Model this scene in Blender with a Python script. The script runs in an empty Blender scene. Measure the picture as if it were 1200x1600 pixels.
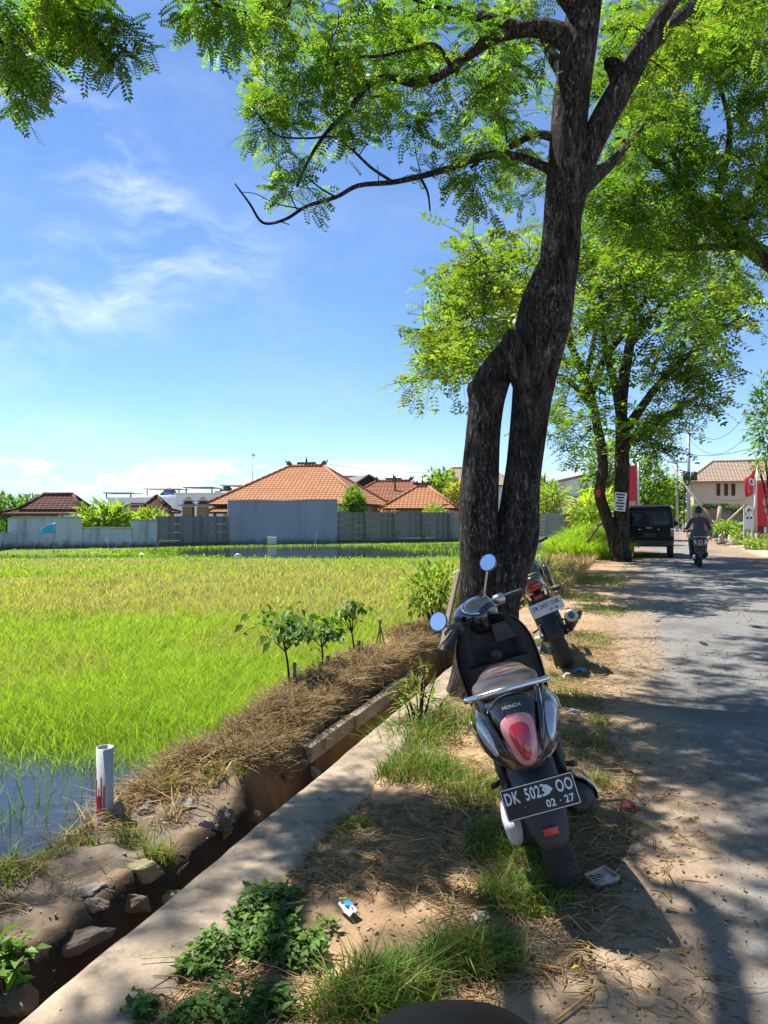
import bpy, bmesh, math, random
import numpy as np
from mathutils import Vector, Matrix, Euler

# ------------------------------------------------------------------ camera, sky, sun, exposure
SC = bpy.context.scene
COL = SC.collection
F = 1150.0            # focal length in pixels of the 1200 x 1600 photograph
CAM_H = 1.5
HOR = 805.0           # horizon row in the photograph
cam_d = bpy.data.cameras.new('camera')
cam = bpy.data.objects.new('camera', cam_d); COL.objects.link(cam)
cam.location = (0, 0, CAM_H); cam.rotation_euler = (math.radians(90), 0, 0)
cam_d.sensor_fit = 'VERTICAL'; cam_d.sensor_height = 24.0; cam_d.lens = F/1600*24.0
cam_d.shift_y = (HOR-800)/1600
cam_d.clip_start = 0.05; cam_d.clip_end = 5000
SC.camera = cam

SUN_VEC = Vector((-0.46, 0.28, 1.0)).normalized()       # towards the sun: high, ahead and to the left
sun_d = bpy.data.lights.new('sun', 'SUN'); sun_d.energy = 5.0; sun_d.angle = math.radians(0.55)
sun_d.color = (1.0, 0.955, 0.88)
sun = bpy.data.objects.new('sun', sun_d); COL.objects.link(sun)
sun.rotation_euler = SUN_VEC.to_track_quat('Z', 'Y').to_euler()
sun.location = (-20, 25, 40)

W = bpy.data.worlds.new('World'); SC.world = W; W.use_nodes = True
nt = W.node_tree; nt.nodes.clear()
def wn(t, **k):
    n = nt.nodes.new(t)
    for a, b in k.items(): setattr(n, a, b)
    return n
def wl(a, b): nt.links.new(a, b)
def wmath(op, a, b=None, clamp=False):
    n = wn('ShaderNodeMath', operation=op); n.use_clamp = clamp
    for i, v in enumerate((a, b)):
        if v is None: continue
        if isinstance(v, (int, float)): n.inputs[i].default_value = v
        else: wl(v, n.inputs[i])
    return n.outputs[0]
def wsmooth(v, a, b):
    n = wn('ShaderNodeMapRange', interpolation_type='SMOOTHSTEP')
    wl(v, n.inputs[0]); n.inputs[1].default_value = a; n.inputs[2].default_value = b
    return n.outputs[0]
out = wn('ShaderNodeOutputWorld'); bg = wn('ShaderNodeBackground'); bg.inputs[1].default_value = 0.099
sky = wn('ShaderNodeTexSky', sky_type='NISHITA'); sky.sun_disc = False
sky.sun_elevation = math.asin(SUN_VEC.z); sky.sun_rotation = math.atan2(SUN_VEC.x, SUN_VEC.y)
sky.air_density = 0.8; sky.dust_density = 0.0; sky.ozone_density = 8.0; sky.altitude = 0
tc = wn('ShaderNodeTexCoord')
sep = wn('ShaderNodeSeparateXYZ'); wl(tc.outputs['Generated'], sep.inputs[0])
zc = wmath('MAXIMUM', sep.outputs[2], 0.0)
den = wmath('ADD', zc, 0.10)
u = wmath('DIVIDE', sep.outputs[0], den); v = wmath('DIVIDE', sep.outputs[1], den)
uv = wn('ShaderNodeCombineXYZ'); wl(u, uv.inputs[0]); wl(v, uv.inputs[1])
# angular coordinates (azimuth about the view, elevation): wisps keep their shape near the horizon
az = wmath('ARCTAN2', sep.outputs[0], sep.outputs[1]); el = wmath('ARCSINE', sep.outputs[2])
ae = wn('ShaderNodeCombineXYZ'); wl(az, ae.inputs[0]); wl(el, ae.inputs[1])
warp = wn('ShaderNodeTexNoise'); warp.inputs['Scale'].default_value = 5.0; warp.inputs['Detail'].default_value = 3; wl(ae.outputs[0], warp.inputs['Vector'])
wsc = wn('ShaderNodeVectorMath', operation='MULTIPLY_ADD'); wl(warp.outputs['Color'], wsc.inputs[0]); wsc.inputs[1].default_value = (.13, .13, 0); wl(ae.outputs[0], wsc.inputs[2])
mp = wn('ShaderNodeMapping'); mp.inputs['Rotation'].default_value = (0, 0, math.radians(-30)); mp.inputs['Scale'].default_value = (2.6, 6.0, 1); mp.inputs['Location'].default_value = (.35, .9, 0)
wl(wsc.outputs[0], mp.inputs[0])
n1 = wn('ShaderNodeTexNoise'); n1.inputs['Scale'].default_value = 1.5; n1.inputs['Detail'].default_value = 10; n1.inputs['Roughness'].default_value = 0.62
wl(mp.outputs[0], n1.inputs['Vector'])
cir = wsmooth(n1.outputs[0], 0.40, 0.80)
def cloud_bank(a0, e0, ra, re, rot):        # a soft oval of sky (radians) where cirrus is thick
    d_ = wn('ShaderNodeVectorMath', operation='SUBTRACT'); wl(wsc.outputs[0], d_.inputs[0]); d_.inputs[1].default_value = (a0+.065, e0+.065, 0)
    m_ = wn('ShaderNodeMapping'); m_.vector_type = 'TEXTURE'; m_.inputs['Rotation'].default_value = (0, 0, rot); m_.inputs['Scale'].default_value = (ra, re, 1); wl(d_.outputs[0], m_.inputs[0])
    l_ = wn('ShaderNodeVectorMath', operation='LENGTH'); wl(m_.outputs[0], l_.inputs[0])
    return wsmooth(l_.outputs['Value'], 1.0, 0.0)
bank = wmath('ADD', wmath('ADD', cloud_bank(-.37, .27, .32, .085, .42), cloud_bank(-.36, .42, .30, .075, -.55)), wmath('ADD', wmath('MULTIPLY', cloud_bank(-.42, .10, .34, .05, .05), .55), wmath('MULTIPLY', cloud_bank(.12, .075, .30, .03, .0), .35)))
amt = wmath('ADD', wmath('MULTIPLY', bank, 1.35), 0.13)
cirrus = wmath('MULTIPLY', cir, amt, True)
# low cumulus puffs hugging the horizon
mp3 = wn('ShaderNodeMapping'); mp3.inputs['Scale'].default_value = (8.5, 8.5, 24); mp3.inputs['Location'].default_value = (0.9, 0.35, 0); wl(tc.outputs['Generated'], mp3.inputs[0])
n2 = wn('ShaderNodeTexNoise'); n2.inputs['Scale'].default_value = 1.0; n2.inputs['Detail'].default_value = 6; n2.inputs['Roughness'].default_value = 0.6
wl(mp3.outputs[0], n2.inputs['Vector'])
band = wmath('MULTIPLY', wsmooth(sep.outputs[2], 0.018, 0.036), wsmooth(sep.outputs[2], 0.082, 0.05))
cum = wmath('MULTIPLY', wsmooth(n2.outputs[0], 0.50, 0.62), band)
hz = wmath('MULTIPLY', wsmooth(sep.outputs[2], 0.15, 0.0), 0.60)
mix0 = wn('ShaderNodeMix', data_type='RGBA'); wl(hz, mix0.inputs[0]); wl(sky.outputs[0], mix0.inputs[6]); mix0.inputs[7].default_value = (3.3, 4.7, 6.4, 1)
mix1 = wn('ShaderNodeMix', data_type='RGBA'); wl(cirrus, mix1.inputs[0]); wl(mix0.outputs[2], mix1.inputs[6]); mix1.inputs[7].default_value = (4.9, 5.5, 6.6, 1)
mix2 = wn('ShaderNodeMix', data_type='RGBA'); wl(cum, mix2.inputs[0]); wl(mix1.outputs[2], mix2.inputs[6]); mix2.inputs[7].default_value = (6.3, 6.5, 6.9, 1)
wl(mix2.outputs[2], bg.inputs[0]); wl(bg.outputs[0], out.inputs[0])

vs = SC.view_settings
vs.view_transform = 'Standard'; vs.look = 'None'; vs.gamma = 1.0; vs.exposure = 1.08
vs.use_curve_mapping = False
SC.render.engine = 'CYCLES'
SC.cycles.use_denoising = True
SC.cycles.max_bounces = 8; SC.cycles.transparent_max_bounces = 8
SC.cycles.sample_clamp_indirect = 6.0
RNG = np.random.default_rng(7)
random.seed(7)

# ------------------------------------------------------------------ helpers
def P(px, py, Y):                      # photograph pixel at depth Y -> world point
    return Vector(((px-600)*Y/F, Y, CAM_H-(py-HOR)*Y/F))
def G(px, py, z=0.0):                  # photograph pixel on level ground z -> world point
    Y = (CAM_H-z)*F/(py-HOR)
    return Vector(((px-600)*Y/F, Y, z))
def tag(o, label=None, cat=None, group=None, kind=None):
    if label: o['label'] = label
    if cat: o['category'] = cat
    if group: o['group'] = group
    if kind: o['kind'] = kind
    return o
def empty(name, loc=(0, 0, 0), rot=(0, 0, 0), parent=None):
    o = bpy.data.objects.new(name, None); COL.objects.link(o)
    o.location = loc; o.rotation_euler = rot; o.empty_display_size = 0.1
    if parent: o.parent = parent
    return o
def link(name, me, parent=None, loc=None, rot=None):
    o = bpy.data.objects.new(name, me); COL.objects.link(o)
    if parent: o.parent = parent
    if loc is not None: o.location = loc
    if rot is not None: o.rotation_euler = rot
    return o
def copy_tree(o, parent=None, skip=()):
    c = o.copy(); COL.objects.link(c); c.parent = parent
    for ch in list(o.children):
        if ch.name.split('.')[0] in skip: continue
        copy_tree(ch, c, skip)
    return c

def fast_mesh(name, V, tris=None, quads=None, col=None, smooth=False, mats=None):
    """numpy arrays -> mesh; col = per-vertex RGB"""
    me = bpy.data.meshes.new(name)
    V = np.ascontiguousarray(V, dtype=np.float32)
    parts, tot = [], []
    if tris is not None and len(tris): parts.append(np.asarray(tris, np.int32).ravel()); tot.append(np.full(len(tris), 3, np.int32))
    if quads is not None and len(quads): parts.append(np.asarray(quads, np.int32).ravel()); tot.append(np.full(len(quads), 4, np.int32))
    loops = np.concatenate(parts); tot = np.concatenate(tot)
    start = np.concatenate(([0], np.cumsum(tot)[:-1])).astype(np.int32)
    me.vertices.add(len(V)); me.vertices.foreach_set('co', V.ravel())
    me.loops.add(len(loops)); me.loops.foreach_set('vertex_index', loops)
    me.polygons.add(len(tot)); me.polygons.foreach_set('loop_start', start)
    me.polygons.foreach_set('loop_total', tot)
    if smooth: me.polygons.foreach_set('use_smooth', np.ones(len(tot), bool))
    if col is not None:
        a = me.color_attributes.new('Col', 'FLOAT_COLOR', 'POINT')
        c4 = np.ones((len(V), 4), np.float32); c4[:, :3] = col
        a.data.foreach_set('color', c4.ravel())
    if mats:
        for m in (mats if isinstance(mats, (list, tuple)) else [mats]): me.materials.append(m)
    me.update(calc_edges=True)
    return me

class MB:
    """collects shapes, builds ONE mesh"""
    def __init__(self): self.v = []; self.f = []; self.sm = []; self.mi = []; self.cur = 0
    def add(self, vs, fs, smooth=False):
        b = len(self.v); self.v.extend([tuple(p) for p in vs])
        for f in fs: self.f.append([i+b for i in f]); self.sm.append(smooth); self.mi.append(self.cur)
        return self
    def box(self, c, s, rot=None, taper=1.0):
        hx, hy, hz = s[0]/2, s[1]/2, s[2]/2
        vs = []
        for z, t in ((-hz, 1.0), (hz, taper)):
            for x, y in ((-hx, -hy), (hx, -hy), (hx, hy), (-hx, hy)): vs.append(Vector((x*t, y*t, z)))
        if rot is not None:
            R = rot if isinstance(rot, Matrix) else Euler(rot).to_matrix()
            vs = [R @ p for p in vs]
        c = Vector(c); vs = [p+c for p in vs]
        return self.add(vs, [(3, 2, 1, 0), (4, 5, 6, 7), (0, 1, 5, 4), (1, 2, 6, 5), (2, 3, 7, 6), (3, 0, 4, 7)])
    def rings(self, rings, smooth=True, cap0=True, cap1=True, closed=True):
        n = len(rings[0]); vs = [p for r in rings for p in r]; fs = []
        for i in range(len(rings)-1):
            for j in range(n if closed else n-1):
                k = (j+1) % n
                fs.append((i*n+j, i*n+k, (i+1)*n+k, (i+1)*n+j))
        self.add(vs, fs, smooth)
        if closed:
            b = len(self.v)-len(vs)
            if cap0: self.f.append([b+j for j in range(n)][::-1]); self.sm.append(False); self.mi.append(self.cur)
            if cap1: self.f.append([b+(len(rings)-1)*n+j for j in range(n)]); self.sm.append(False); self.mi.append(self.cur)
        return self
    def tube(self, pts, rad, n=8, smooth=True, cap=True, flat=None):
        pts = [Vector(p) for p in pts]
        if not hasattr(rad, '__len__'): rad = [rad]*len(pts)
        rings = []; up = None
        for i, p in enumerate(pts):
            t = (pts[min(i+1, len(pts)-1)]-pts[max(i-1, 0)])
            t = t.normalized() if t.length > 1e-9 else Vector((0, 0, 1))
            if up is None:
                up = Vector((0, 0, 1)) if abs(t.z) < .9 else Vector((0, 1, 0))
            a = (up - t*up.dot(t))
            a = a.normalized() if a.length > 1e-6 else t.orthogonal().normalized()
            b = t.cross(a); up = a
            fl = flat if flat else 1.0
            rings.append([p+(a*math.cos(2*math.pi*k/n)*fl+b*math.sin(2*math.pi*k/n))*rad[i] for k in range(n)])
        return self.rings(rings, smooth, cap, cap)
    def revolve(self, prof, c=(0, 0, 0), axis='x', n=24, smooth=True, closed_prof=False, a0=0, a1=2*math.pi):
        """prof: list of (along axis, radius)"""
        c = Vector(c); vs = []; full = abs(a1-a0-2*math.pi) < 1e-6; m = n if full else n+1
        for i in range(m):
            a = a0+(a1-a0)*i/n; ca, sa = math.cos(a), math.sin(a)
            for (h, r) in prof:
                q = {'x': (h, r*ca, r*sa), 'y': (r*ca, h, r*sa), 'z': (r*ca, r*sa, h)}[axis]
                vs.append(c+Vector(q))
        k = len(prof); fs = []
        for i in range(n):
            i2 = (i+1) % m
            for j in range(k if closed_prof else k-1):
                j2 = (j+1) % k
                fs.append((i*k+j, i2*k+j, i2*k+j2, i*k+j2))
        return self.add(vs, fs, smooth)
    def dome(self, outline, o, ux, uy, nrm, bulge, rings=5, back=0.0):
        """a lens: outline (2D list) raised to a dome along nrm"""
        o, ux, uy, nrm = Vector(o), Vector(ux), Vector(uy), Vector(nrm)
        rr = []
        if back: rr.append([o+ux*a+uy*b-nrm*back for a, b in outline])
        for i in range(rings):
            k = math.cos(i/rings*math.pi/2); h = math.sin(i/rings*math.pi/2)*bulge
            rr.append([o+ux*a*k+uy*b*k+nrm*h for a, b in outline])
        self.rings(rr, True, True, False)
        b = len(self.v); n = len(outline); self.v.append(tuple(o+nrm*bulge))
        for j in range(n): self.f.append([b-n+j, b-n+(j+1) % n, b]); self.sm.append(True); self.mi.append(self.cur)
        return self
    def prism(self, outline, o, ux, uy, nrm, depth):
        o, ux, uy, nrm = Vector(o), Vector(ux), Vector(uy), Vector(nrm)
        return self.rings([[o+ux*a+uy*b for a, b in outline], [o+ux*a+uy*b+nrm*depth for a, b in outline]], False)
    def mesh(self, name, mats, recalc=True):
        me = bpy.data.meshes.new(name)
        me.from_pydata(self.v, [], self.f)
        for m in (mats if isinstance(mats, (list, tuple)) else [mats]): me.materials.append(m)
        me.polygons.foreach_set('use_smooth', self.sm)
        me.polygons.foreach_set('material_index', self.mi)
        if recalc:
            bm = bmesh.new(); bm.from_mesh(me); bmesh.ops.recalc_face_normals(bm, faces=bm.faces); bm.to_mesh(me); bm.free()
        me.update()
        return me
    def build(self, name, mats, parent=None, loc=None, rot=None, bevel=0, sub=0, recalc=True):
        o = link(name, self.mesh(name, mats, recalc), parent, loc, rot)
        if bevel:
            m = o.modifiers.new('bevel', 'BEVEL'); m.width = bevel; m.segments = 2; m.limit_method = 'ANGLE'; m.angle_limit = math.radians(40)
        if sub:
            m = o.modifiers.new('sub', 'SUBSURF'); m.levels = sub; m.render_levels = sub
        return o

def catmull(pts, n=6):
    """smooth a list of (Vector, radius)"""
    out = []
    L = len(pts)
    for i in range(L-1):
        p0, p1, p2, p3 = pts[max(i-1, 0)], pts[i], pts[i+1], pts[min(i+2, L-1)]
        for k in range(n):
            t = k/n
            c = [0.5*((2*b)+(-a+c_)*t+(2*a-5*b+4*c_-d)*t*t+(-a+3*b-3*c_+d)*t**3) for a, b, c_, d in
                 zip((*p0[0], p0[1]), (*p1[0], p1[1]), (*p2[0], p2[1]), (*p3[0], p3[1]))]
            out.append((Vector(c[:3]), max(c[3], 0.001)))
    out.append((Vector(pts[-1][0]), pts[-1][1]))
    return out
def superring(y, hw_t, hw_b, zt, zb, n=28, e=2.6, tilt=0.0, cx=0.0):
    r = []
    for k in range(n):
        a = 2*math.pi*k/n; ca, sa = math.cos(a), math.sin(a)
        uu = math.copysign(abs(ca)**(2/e), ca); vv = math.copysign(abs(sa)**(2/e), sa)
        hw = hw_b+(hw_t-hw_b)*(vv+1)/2
        r.append(Vector((cx+uu*hw, y-tilt*vv, (zt+zb)/2+vv*(zt-zb)/2)))
    return r

# value noise on numpy arrays
_perm = np.random.default_rng(11).random((256, 256)).astype(np.float32)
def vnoise(x, y):
    xi = np.floor(x).astype(int); yi = np.floor(y).astype(int); fx = x-xi; fy = y-yi
    fx = fx*fx*(3-2*fx); fy = fy*fy*(3-2*fy)
    g = lambda a, b: _perm[a & 255, b & 255]
    return (g(xi, yi)*(1-fx)+g(xi+1, yi)*fx)*(1-fy)+(g(xi, yi+1)*(1-fx)+g(xi+1, yi+1)*fx)*fy
def fbm(x, y, o=4, gain=0.5):
    s = 0; a = 1; t = 0
    for k in range(o):
        s = s+a*vnoise(x*2**k+17.3*k, y*2**k+9.1*k); t += a; a *= gain
    return s/t
def sstep(x, a, b):
    t = np.clip((x-a)/(b-a), 0, 1); return t*t*(3-2*t)

# ------------------------------------------------------------------ materials
class NT:
    def __init__(self, name):
        self.m = bpy.data.materials.new(name); self.m.use_nodes = True
        self.t = self.m.node_tree; self.t.nodes.clear()
        self.out = self.n('ShaderNodeOutputMaterial')
        self.co = None
    def n(self, t, **k):
        x = self.t.nodes.new(t)
        for a, b in k.items(): setattr(x, a, b)
        return x
    def l(self, a, b): self.t.links.new(a, b)
    def coord(self, which='Object'):
        if self.co is None: self.co = self.n('ShaderNodeTexCoord')
        return self.co.outputs[which]
    def noise(self, scale, detail=4, rough=0.55, vec=None, stretch=None, dist=0):
        x = self.n('ShaderNodeTexNoise'); x.inputs['Scale'].default_value = scale; x.inputs['Detail'].default_value = detail
        x.inputs['Roughness'].default_value = rough; x.inputs['Distortion'].default_value = dist
        vec = vec or self.coord()
        if stretch:
            mpn = self.n('ShaderNodeMapping'); mpn.inputs['Scale'].default_value = stretch; self.l(vec, mpn.inputs[0]); vec = mpn.outputs[0]
        self.l(vec, x.inputs['Vector'])
        return x.outputs[0]
    def vor(self, scale, feature='F1', stretch=None):
        x = self.n('ShaderNodeTexVoronoi', feature=feature); x.inputs['Scale'].default_value = scale
        vec = self.coord()
        if stretch:
            mpn = self.n('ShaderNodeMapping'); mpn.inputs['Scale'].default_value = stretch; self.l(vec, mpn.inputs[0]); vec = mpn.outputs[0]
        self.l(vec, x.inputs['Vector'])
        return x.outputs[0]
    def ramp(self, v, a, b):
        x = self.n('ShaderNodeMapRange', interpolation_type='SMOOTHSTEP'); self.l(v, x.inputs[0])
        x.inputs[1].default_value = a; x.inputs[2].default_value = b
        return x.outputs[0]
    def mix(self, f, a, b, mode='MIX'):
        x = self.n('ShaderNodeMix', data_type='RGBA', blend_type=mode)
        for i, q in ((0, f), (6, a), (7, b)):
            if hasattr(q, 'links') or hasattr(q, 'is_linked'): self.l(q, x.inputs[i])
            elif isinstance(q, (int, float)): x.inputs[i].default_value = q
            else: x.inputs[i].default_value = (*q[:3], 1)
        return x.outputs[2]
    def bump(self, h, strength=0.4, dist=0.02, prev=None):
        b = self.n('ShaderNodeBump'); b.inputs['Strength'].default_value = strength; b.inputs['Distance'].default_value = dist
        self.l(h, b.inputs['Height'])
        if prev is not None: self.l(prev, b.inputs['Normal'])
        return b.outputs[0]
    def bsdf(self, col, rough=0.6, metal=0, normal=None, spec=0.5, coat=0, trans=0, emit=None, estr=0):
        p = self.n('ShaderNodeBsdfPrincipled')
        def s(k, v):
            if hasattr(v, 'is_linked'): self.l(v, p.inputs[k])
            else: p.inputs[k].default_value = v
        s('Base Color', col if hasattr(col, 'is_linked') else (*col[:3], 1)); s('Roughness', rough); s('Metallic', metal)
        s('Specular IOR Level', spec); s('Coat Weight', coat); s('Transmission Weight', trans); p.inputs['Coat Roughness'].default_value = 0.05
        if emit: p.inputs['Emission Color'].default_value = (*emit, 1); p.inputs['Emission Strength'].default_value = estr
        if normal is not None: self.l(normal, p.inputs['Normal'])
        self.l(p.outputs[0], self.out.inputs[0])
        return p
    def attr(self, name='Col'):
        a = self.n('ShaderNodeAttribute'); a.attribute_name = name
        return a.outputs['Color']

def simple(name, col, rough=0.6, metal=0, var=0.15, scale=6, bump=0.0, bscale=40, spec=0.5, coat=0, dirt=None, dirt_amt=0.5):
    m = NT(name)
    nz = m.noise(scale, 5, 0.6)
    c = m.mix(nz, [x*(1-var) for x in col], [min(x*(1+var), 1) for x in col])
    if dirt is not None:
        d = m.ramp(m.noise(scale*1.7, 6, 0.65), 0.5, 0.75)
        x = m.n('ShaderNodeMath', operation='MULTIPLY'); m.l(d, x.inputs[0]); x.inputs[1].default_value = dirt_amt
        c = m.mix(x.outputs[0], c, dirt)
    nrm = m.bump(m.noise(bscale, 5, 0.6), bump, 0.01) if bump else None
    rg = m.n('ShaderNodeMapRange'); m.l(m.noise(scale*2.3, 4), rg.inputs[0]); rg.inputs[3].default_value = max(rough-0.12, 0.02); rg.inputs[4].default_value = min(rough+0.12, 1)
    m.bsdf(c, rg.outputs[0], metal, nrm, spec, coat)
    return m.m
def leafmat(name, tint=(1, 1, 1), transl=0.5, rough=0.45, tgain=1.0):
    m = NT(name)
    c = m.mix(1.0, m.attr(), tint, 'MULTIPLY')
    p = m.bsdf(c, rough, 0, None, 0.22)
    t = m.n('ShaderNodeBsdfTranslucent')
    tcl = m.mix(1.0, c, (1.25*tgain, 1.35*tgain, 0.55*tgain), 'MULTIPLY'); m.l(tcl, t.inputs[0])
    mx = m.n('ShaderNodeMixShader'); mx.inputs[0].default_value = transl
    m.l(p.outputs[0], mx.inputs[1]); m.l(t.outputs[0], mx.inputs[2]); m.l(mx.outputs[0], m.out.inputs[0])
    return m.m
M = {}
# ------------------------------------------------------------------ the lie of the land
def XD(Y):                              # x of the ditch's roadside edge
    Y = np.asarray(Y, dtype=float)
    b = np.clip(Y-25, 0, None)
    return 0.34*Y-1.80+np.where(b < 65, 0.001*b*b, 0.001*65*65+0.13*(b-65))
def SY(s, Y): return XD(Y)+1.056*np.asarray(s)      # (across, along) -> x
def S_of(X, Y): return (np.asarray(X)-XD(Y))/1.056
ROAD_R = 5.6
def pond_mask(X, Y):
    a = sstep(1-(((X+2.6)/8.6)**2+((Y-34.8)/6.6)**2), 0, .2)
    b = sstep(1-(((X+14.5)/5.5)**2+((Y-29.5)/1.2)**2), 0, .25)
    c = sstep(1-(((X-6.5)/5.5)**2+((Y-39.5)/5.5)**2), 0, .2)
    return np.maximum(np.maximum(a, b), c)
def terrain(s, Y):
    X = SY(s, Y)
    n1 = fbm(X*0.9, Y*0.9, 4)-.5; n2 = fbm(X*4+31, Y*4+7, 4)-.5; n3 = fbm(X*14+3, Y*14+5, 3)-.5
    lump = fbm(X*2.2+5, Y*2.2+50, 3)-.5
    nearf = 1-sstep(Y, 5.2, 7.5)
    z = np.full_like(X, 0.0)+0.05*n1*0.5+0.03*n2+0.012*n3                       # verge
    # field mud
    wet = nearf*sstep(-s, .98, 1.2)
    field = -0.17+0.09*n1+0.05*n2-0.13*wet*(1-sstep(Y, 4.6, 6.2))
    field = field - 0.32*pond_mask(X, Y)
    field = np.where(Y > 45.5, -0.02+0.05*n1, field)
    # bank
    nr = 1-sstep(Y, 3.7, 4.7)
    crest = 0.14+0.26*lump*(1-.6*nr)+0.10*n2+0.05*n3-0.15*nr+0.08*np.abs(n2)*nr
    crest = np.where(Y > 11, 0.04+0.1*lump, crest)
    wob = 0.16*(fbm(Y*1.7, Y*0+2.0, 3)-.5)
    nw = 1-sstep(Y, 5.2, 6.2)
    fb = sstep(s, -1.18+wob+.14*nw, -0.78+wob+.08*nw)                                        # field -> crest
    z_left = field*(1-fb)+crest*fb
    dl = sstep(s+(.22*n2+.12*lump)*(1-.6*nr)+.06*n3, -0.40+wob*.7*(1-nr)+.14*nr, -0.24+wob*.35*(1-nr)+.10*nr)                                  # crest -> ditch bottom
    depth = -0.62+0.14*n2+0.06*n3
    depth = np.where(Y > 9.5, -0.55+0.35*sstep(Y, 9.5, 13), depth)
    z_left = z_left*(1-dl)+depth*dl
    z = np.where(s < -0.012, z_left, z)
    under = (s >= -0.012) & (s < 0.30)
    z = np.where(under & (Y < 9.5), -0.05, z)
    rd = sstep(s, 1.35, 1.75)*(1-sstep(s, ROAD_R+.1, ROAD_R+.6))
    z = z*(1-rd)+(-0.012)*rd
    z = np.where(s > ROAD_R+.4, 0.02+0.10*n1+0.02*n2, z)
    return z
def Z_at(X, Y):
    X = np.atleast_1d(np.asarray(X, float)); Y = np.atleast_1d(np.asarray(Y, float))
    return terrain(S_of(X, Y), Y)

def hit(px, py):                        # where the sight line of a photograph pixel meets the ground
    Yr = np.arange(1.2, 20, .004); xr = (px-600)*Yr/F; zr = CAM_H-(py-HOR)*Yr/F
    k = np.argmax(zr <= Z_at(xr, Yr)); return Vector((xr[k], Yr[k], zr[k]))
# soil, drying grass, mud: the ground's own colours, plus ditch shade put into the colour
def ground_colour(s, Y):
    X = SY(s, Y); n = s.shape
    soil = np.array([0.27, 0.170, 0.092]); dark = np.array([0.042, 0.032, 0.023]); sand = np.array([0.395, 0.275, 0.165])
    mud = np.array([0.10, 0.085, 0.05]); gmud = np.array([0.13, 0.17, 0.03]); hay = np.array([0.25, 0.165, 0.075])
    a = fbm(X*1.3+2, Y*1.3+8, 4)[..., None]; b = fbm(X*5+2, Y*5+9, 4)[..., None]
    c = soil*(1-a)+sand*a; c = c*(0.72+0.56*b)
    edge = sstep(s, 1.0, 1.6)[..., None]
    c = c*(1-edge)+edge*(np.array([0.265, 0.195, 0.13])*(0.75+0.5*b))
    fd = sstep(-s, 0.85, 1.2)[..., None]
    far = sstep(Y, 9, 16)[..., None]
    c = c*(1-fd)+fd*((mud*(1-far)+gmud*far)*(0.7+0.6*b))
    bk = (sstep(-s, 0.25, 0.4)*(1-sstep(-s, 0.85, 1.15)))[..., None]
    nb = (1-sstep(Y, 3.6, 4.6))[..., None]
    c = c*(1-bk)+bk*((hay*(1-nb)+np.array([0.165, 0.132, 0.098])*nb)*(0.45+0.9*b))
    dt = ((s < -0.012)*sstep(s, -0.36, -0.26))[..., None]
    c = c*(1-dt)+dt*dark*(0.6+0.8*b)  # wet ditch soil, darkened further to stand in for shade
    gz = ((s > -0.9) & (s < 0.4) & (Y > 12))[..., None]*1.0
    c = c*(1-gz)+gz*(np.array([0.16, 0.15, 0.05])*(0.6+0.7*b))
    fr = (s > ROAD_R+.4)[..., None]*1.0
    grs = sstep(a, 0.5, 0.6)*sstep(Y, 26, 60)[..., None]
    c = c*(1-fr)+fr*((np.array([0.40, 0.32, 0.235])*(1-grs)+grs*np.array([.12, .15, .04]))*(0.8+0.4*b))
    beyond = sstep(Y, 46, 50)[..., None]*(s < 0)[..., None]
    c = c*(1-beyond)+beyond*np.array([.16, .15, .08])*(0.7+.6*b)
    return c

def grid_mesh(name, S, Y, zf, colf, mat, smooth=True):
    SS, YY = np.meshgrid(S, Y); X = SY(SS, YY); Z = zf(SS, YY)
    V = np.stack([X, YY, Z], -1).reshape(-1, 3); w = len(S); h = len(Y)
    i = (np.arange(h-1)[:, None]*w+np.arange(w-1)[None, :]).ravel()
    Q = np.stack([i, i+1, i+w+1, i+w], -1)
    c = colf(SS, YY).reshape(-1, 3) if colf else None
    return fast_mesh(name, V, quads=Q, col=c, smooth=smooth, mats=mat)

m = NT('earth')
c = m.attr(); nf = m.noise(55, 6, 0.7); nm = m.noise(9, 5, 0.6)
c = m.mix(1.0, c, m.mix(nf, (0.62, 0.6, 0.58), (1.32, 1.32, 1.32)), 'MULTIPLY')
peb = m.ramp(m.vor(46), 0.16, 0.08)
c = m.mix(m.ramp(m.noise(30, 3), 0.56, 0.64), c, m.mix(peb, c, (0.30, 0.27, 0.23)))
bb = m.bump(m.noise(120, 4, 0.7), 0.5, 0.006); bb = m.bump(nm, 0.6, 0.03, bb)
m.bsdf(c, 0.95, 0, bb, 0.15); M['earth'] = m.m

S = np.concatenate([-np.geomspace(400, 3.0, 46), np.arange(-2.9, -1.5, .09), np.arange(-1.5, -0.02, .026), [-0.018, -0.006], np.arange(0.01, 1.9, .035), np.arange(1.95, 6.5, .2), 6.5+np.geomspace(.3, 500, 36)])
YV = np.concatenate([[-60, -30, -12, -6, -3, -1, 0], np.arange(0.5, 1.6, .15), np.arange(1.6, 9.5, .035), np.arange(9.5, 22, .14), np.arange(22, 50, .4), np.geomspace(50.5, 1600, 40)])
g = link('ground', grid_mesh('ground', S, YV, terrain, ground_colour, M['earth'])); g['kind'] = 'structure'

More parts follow.
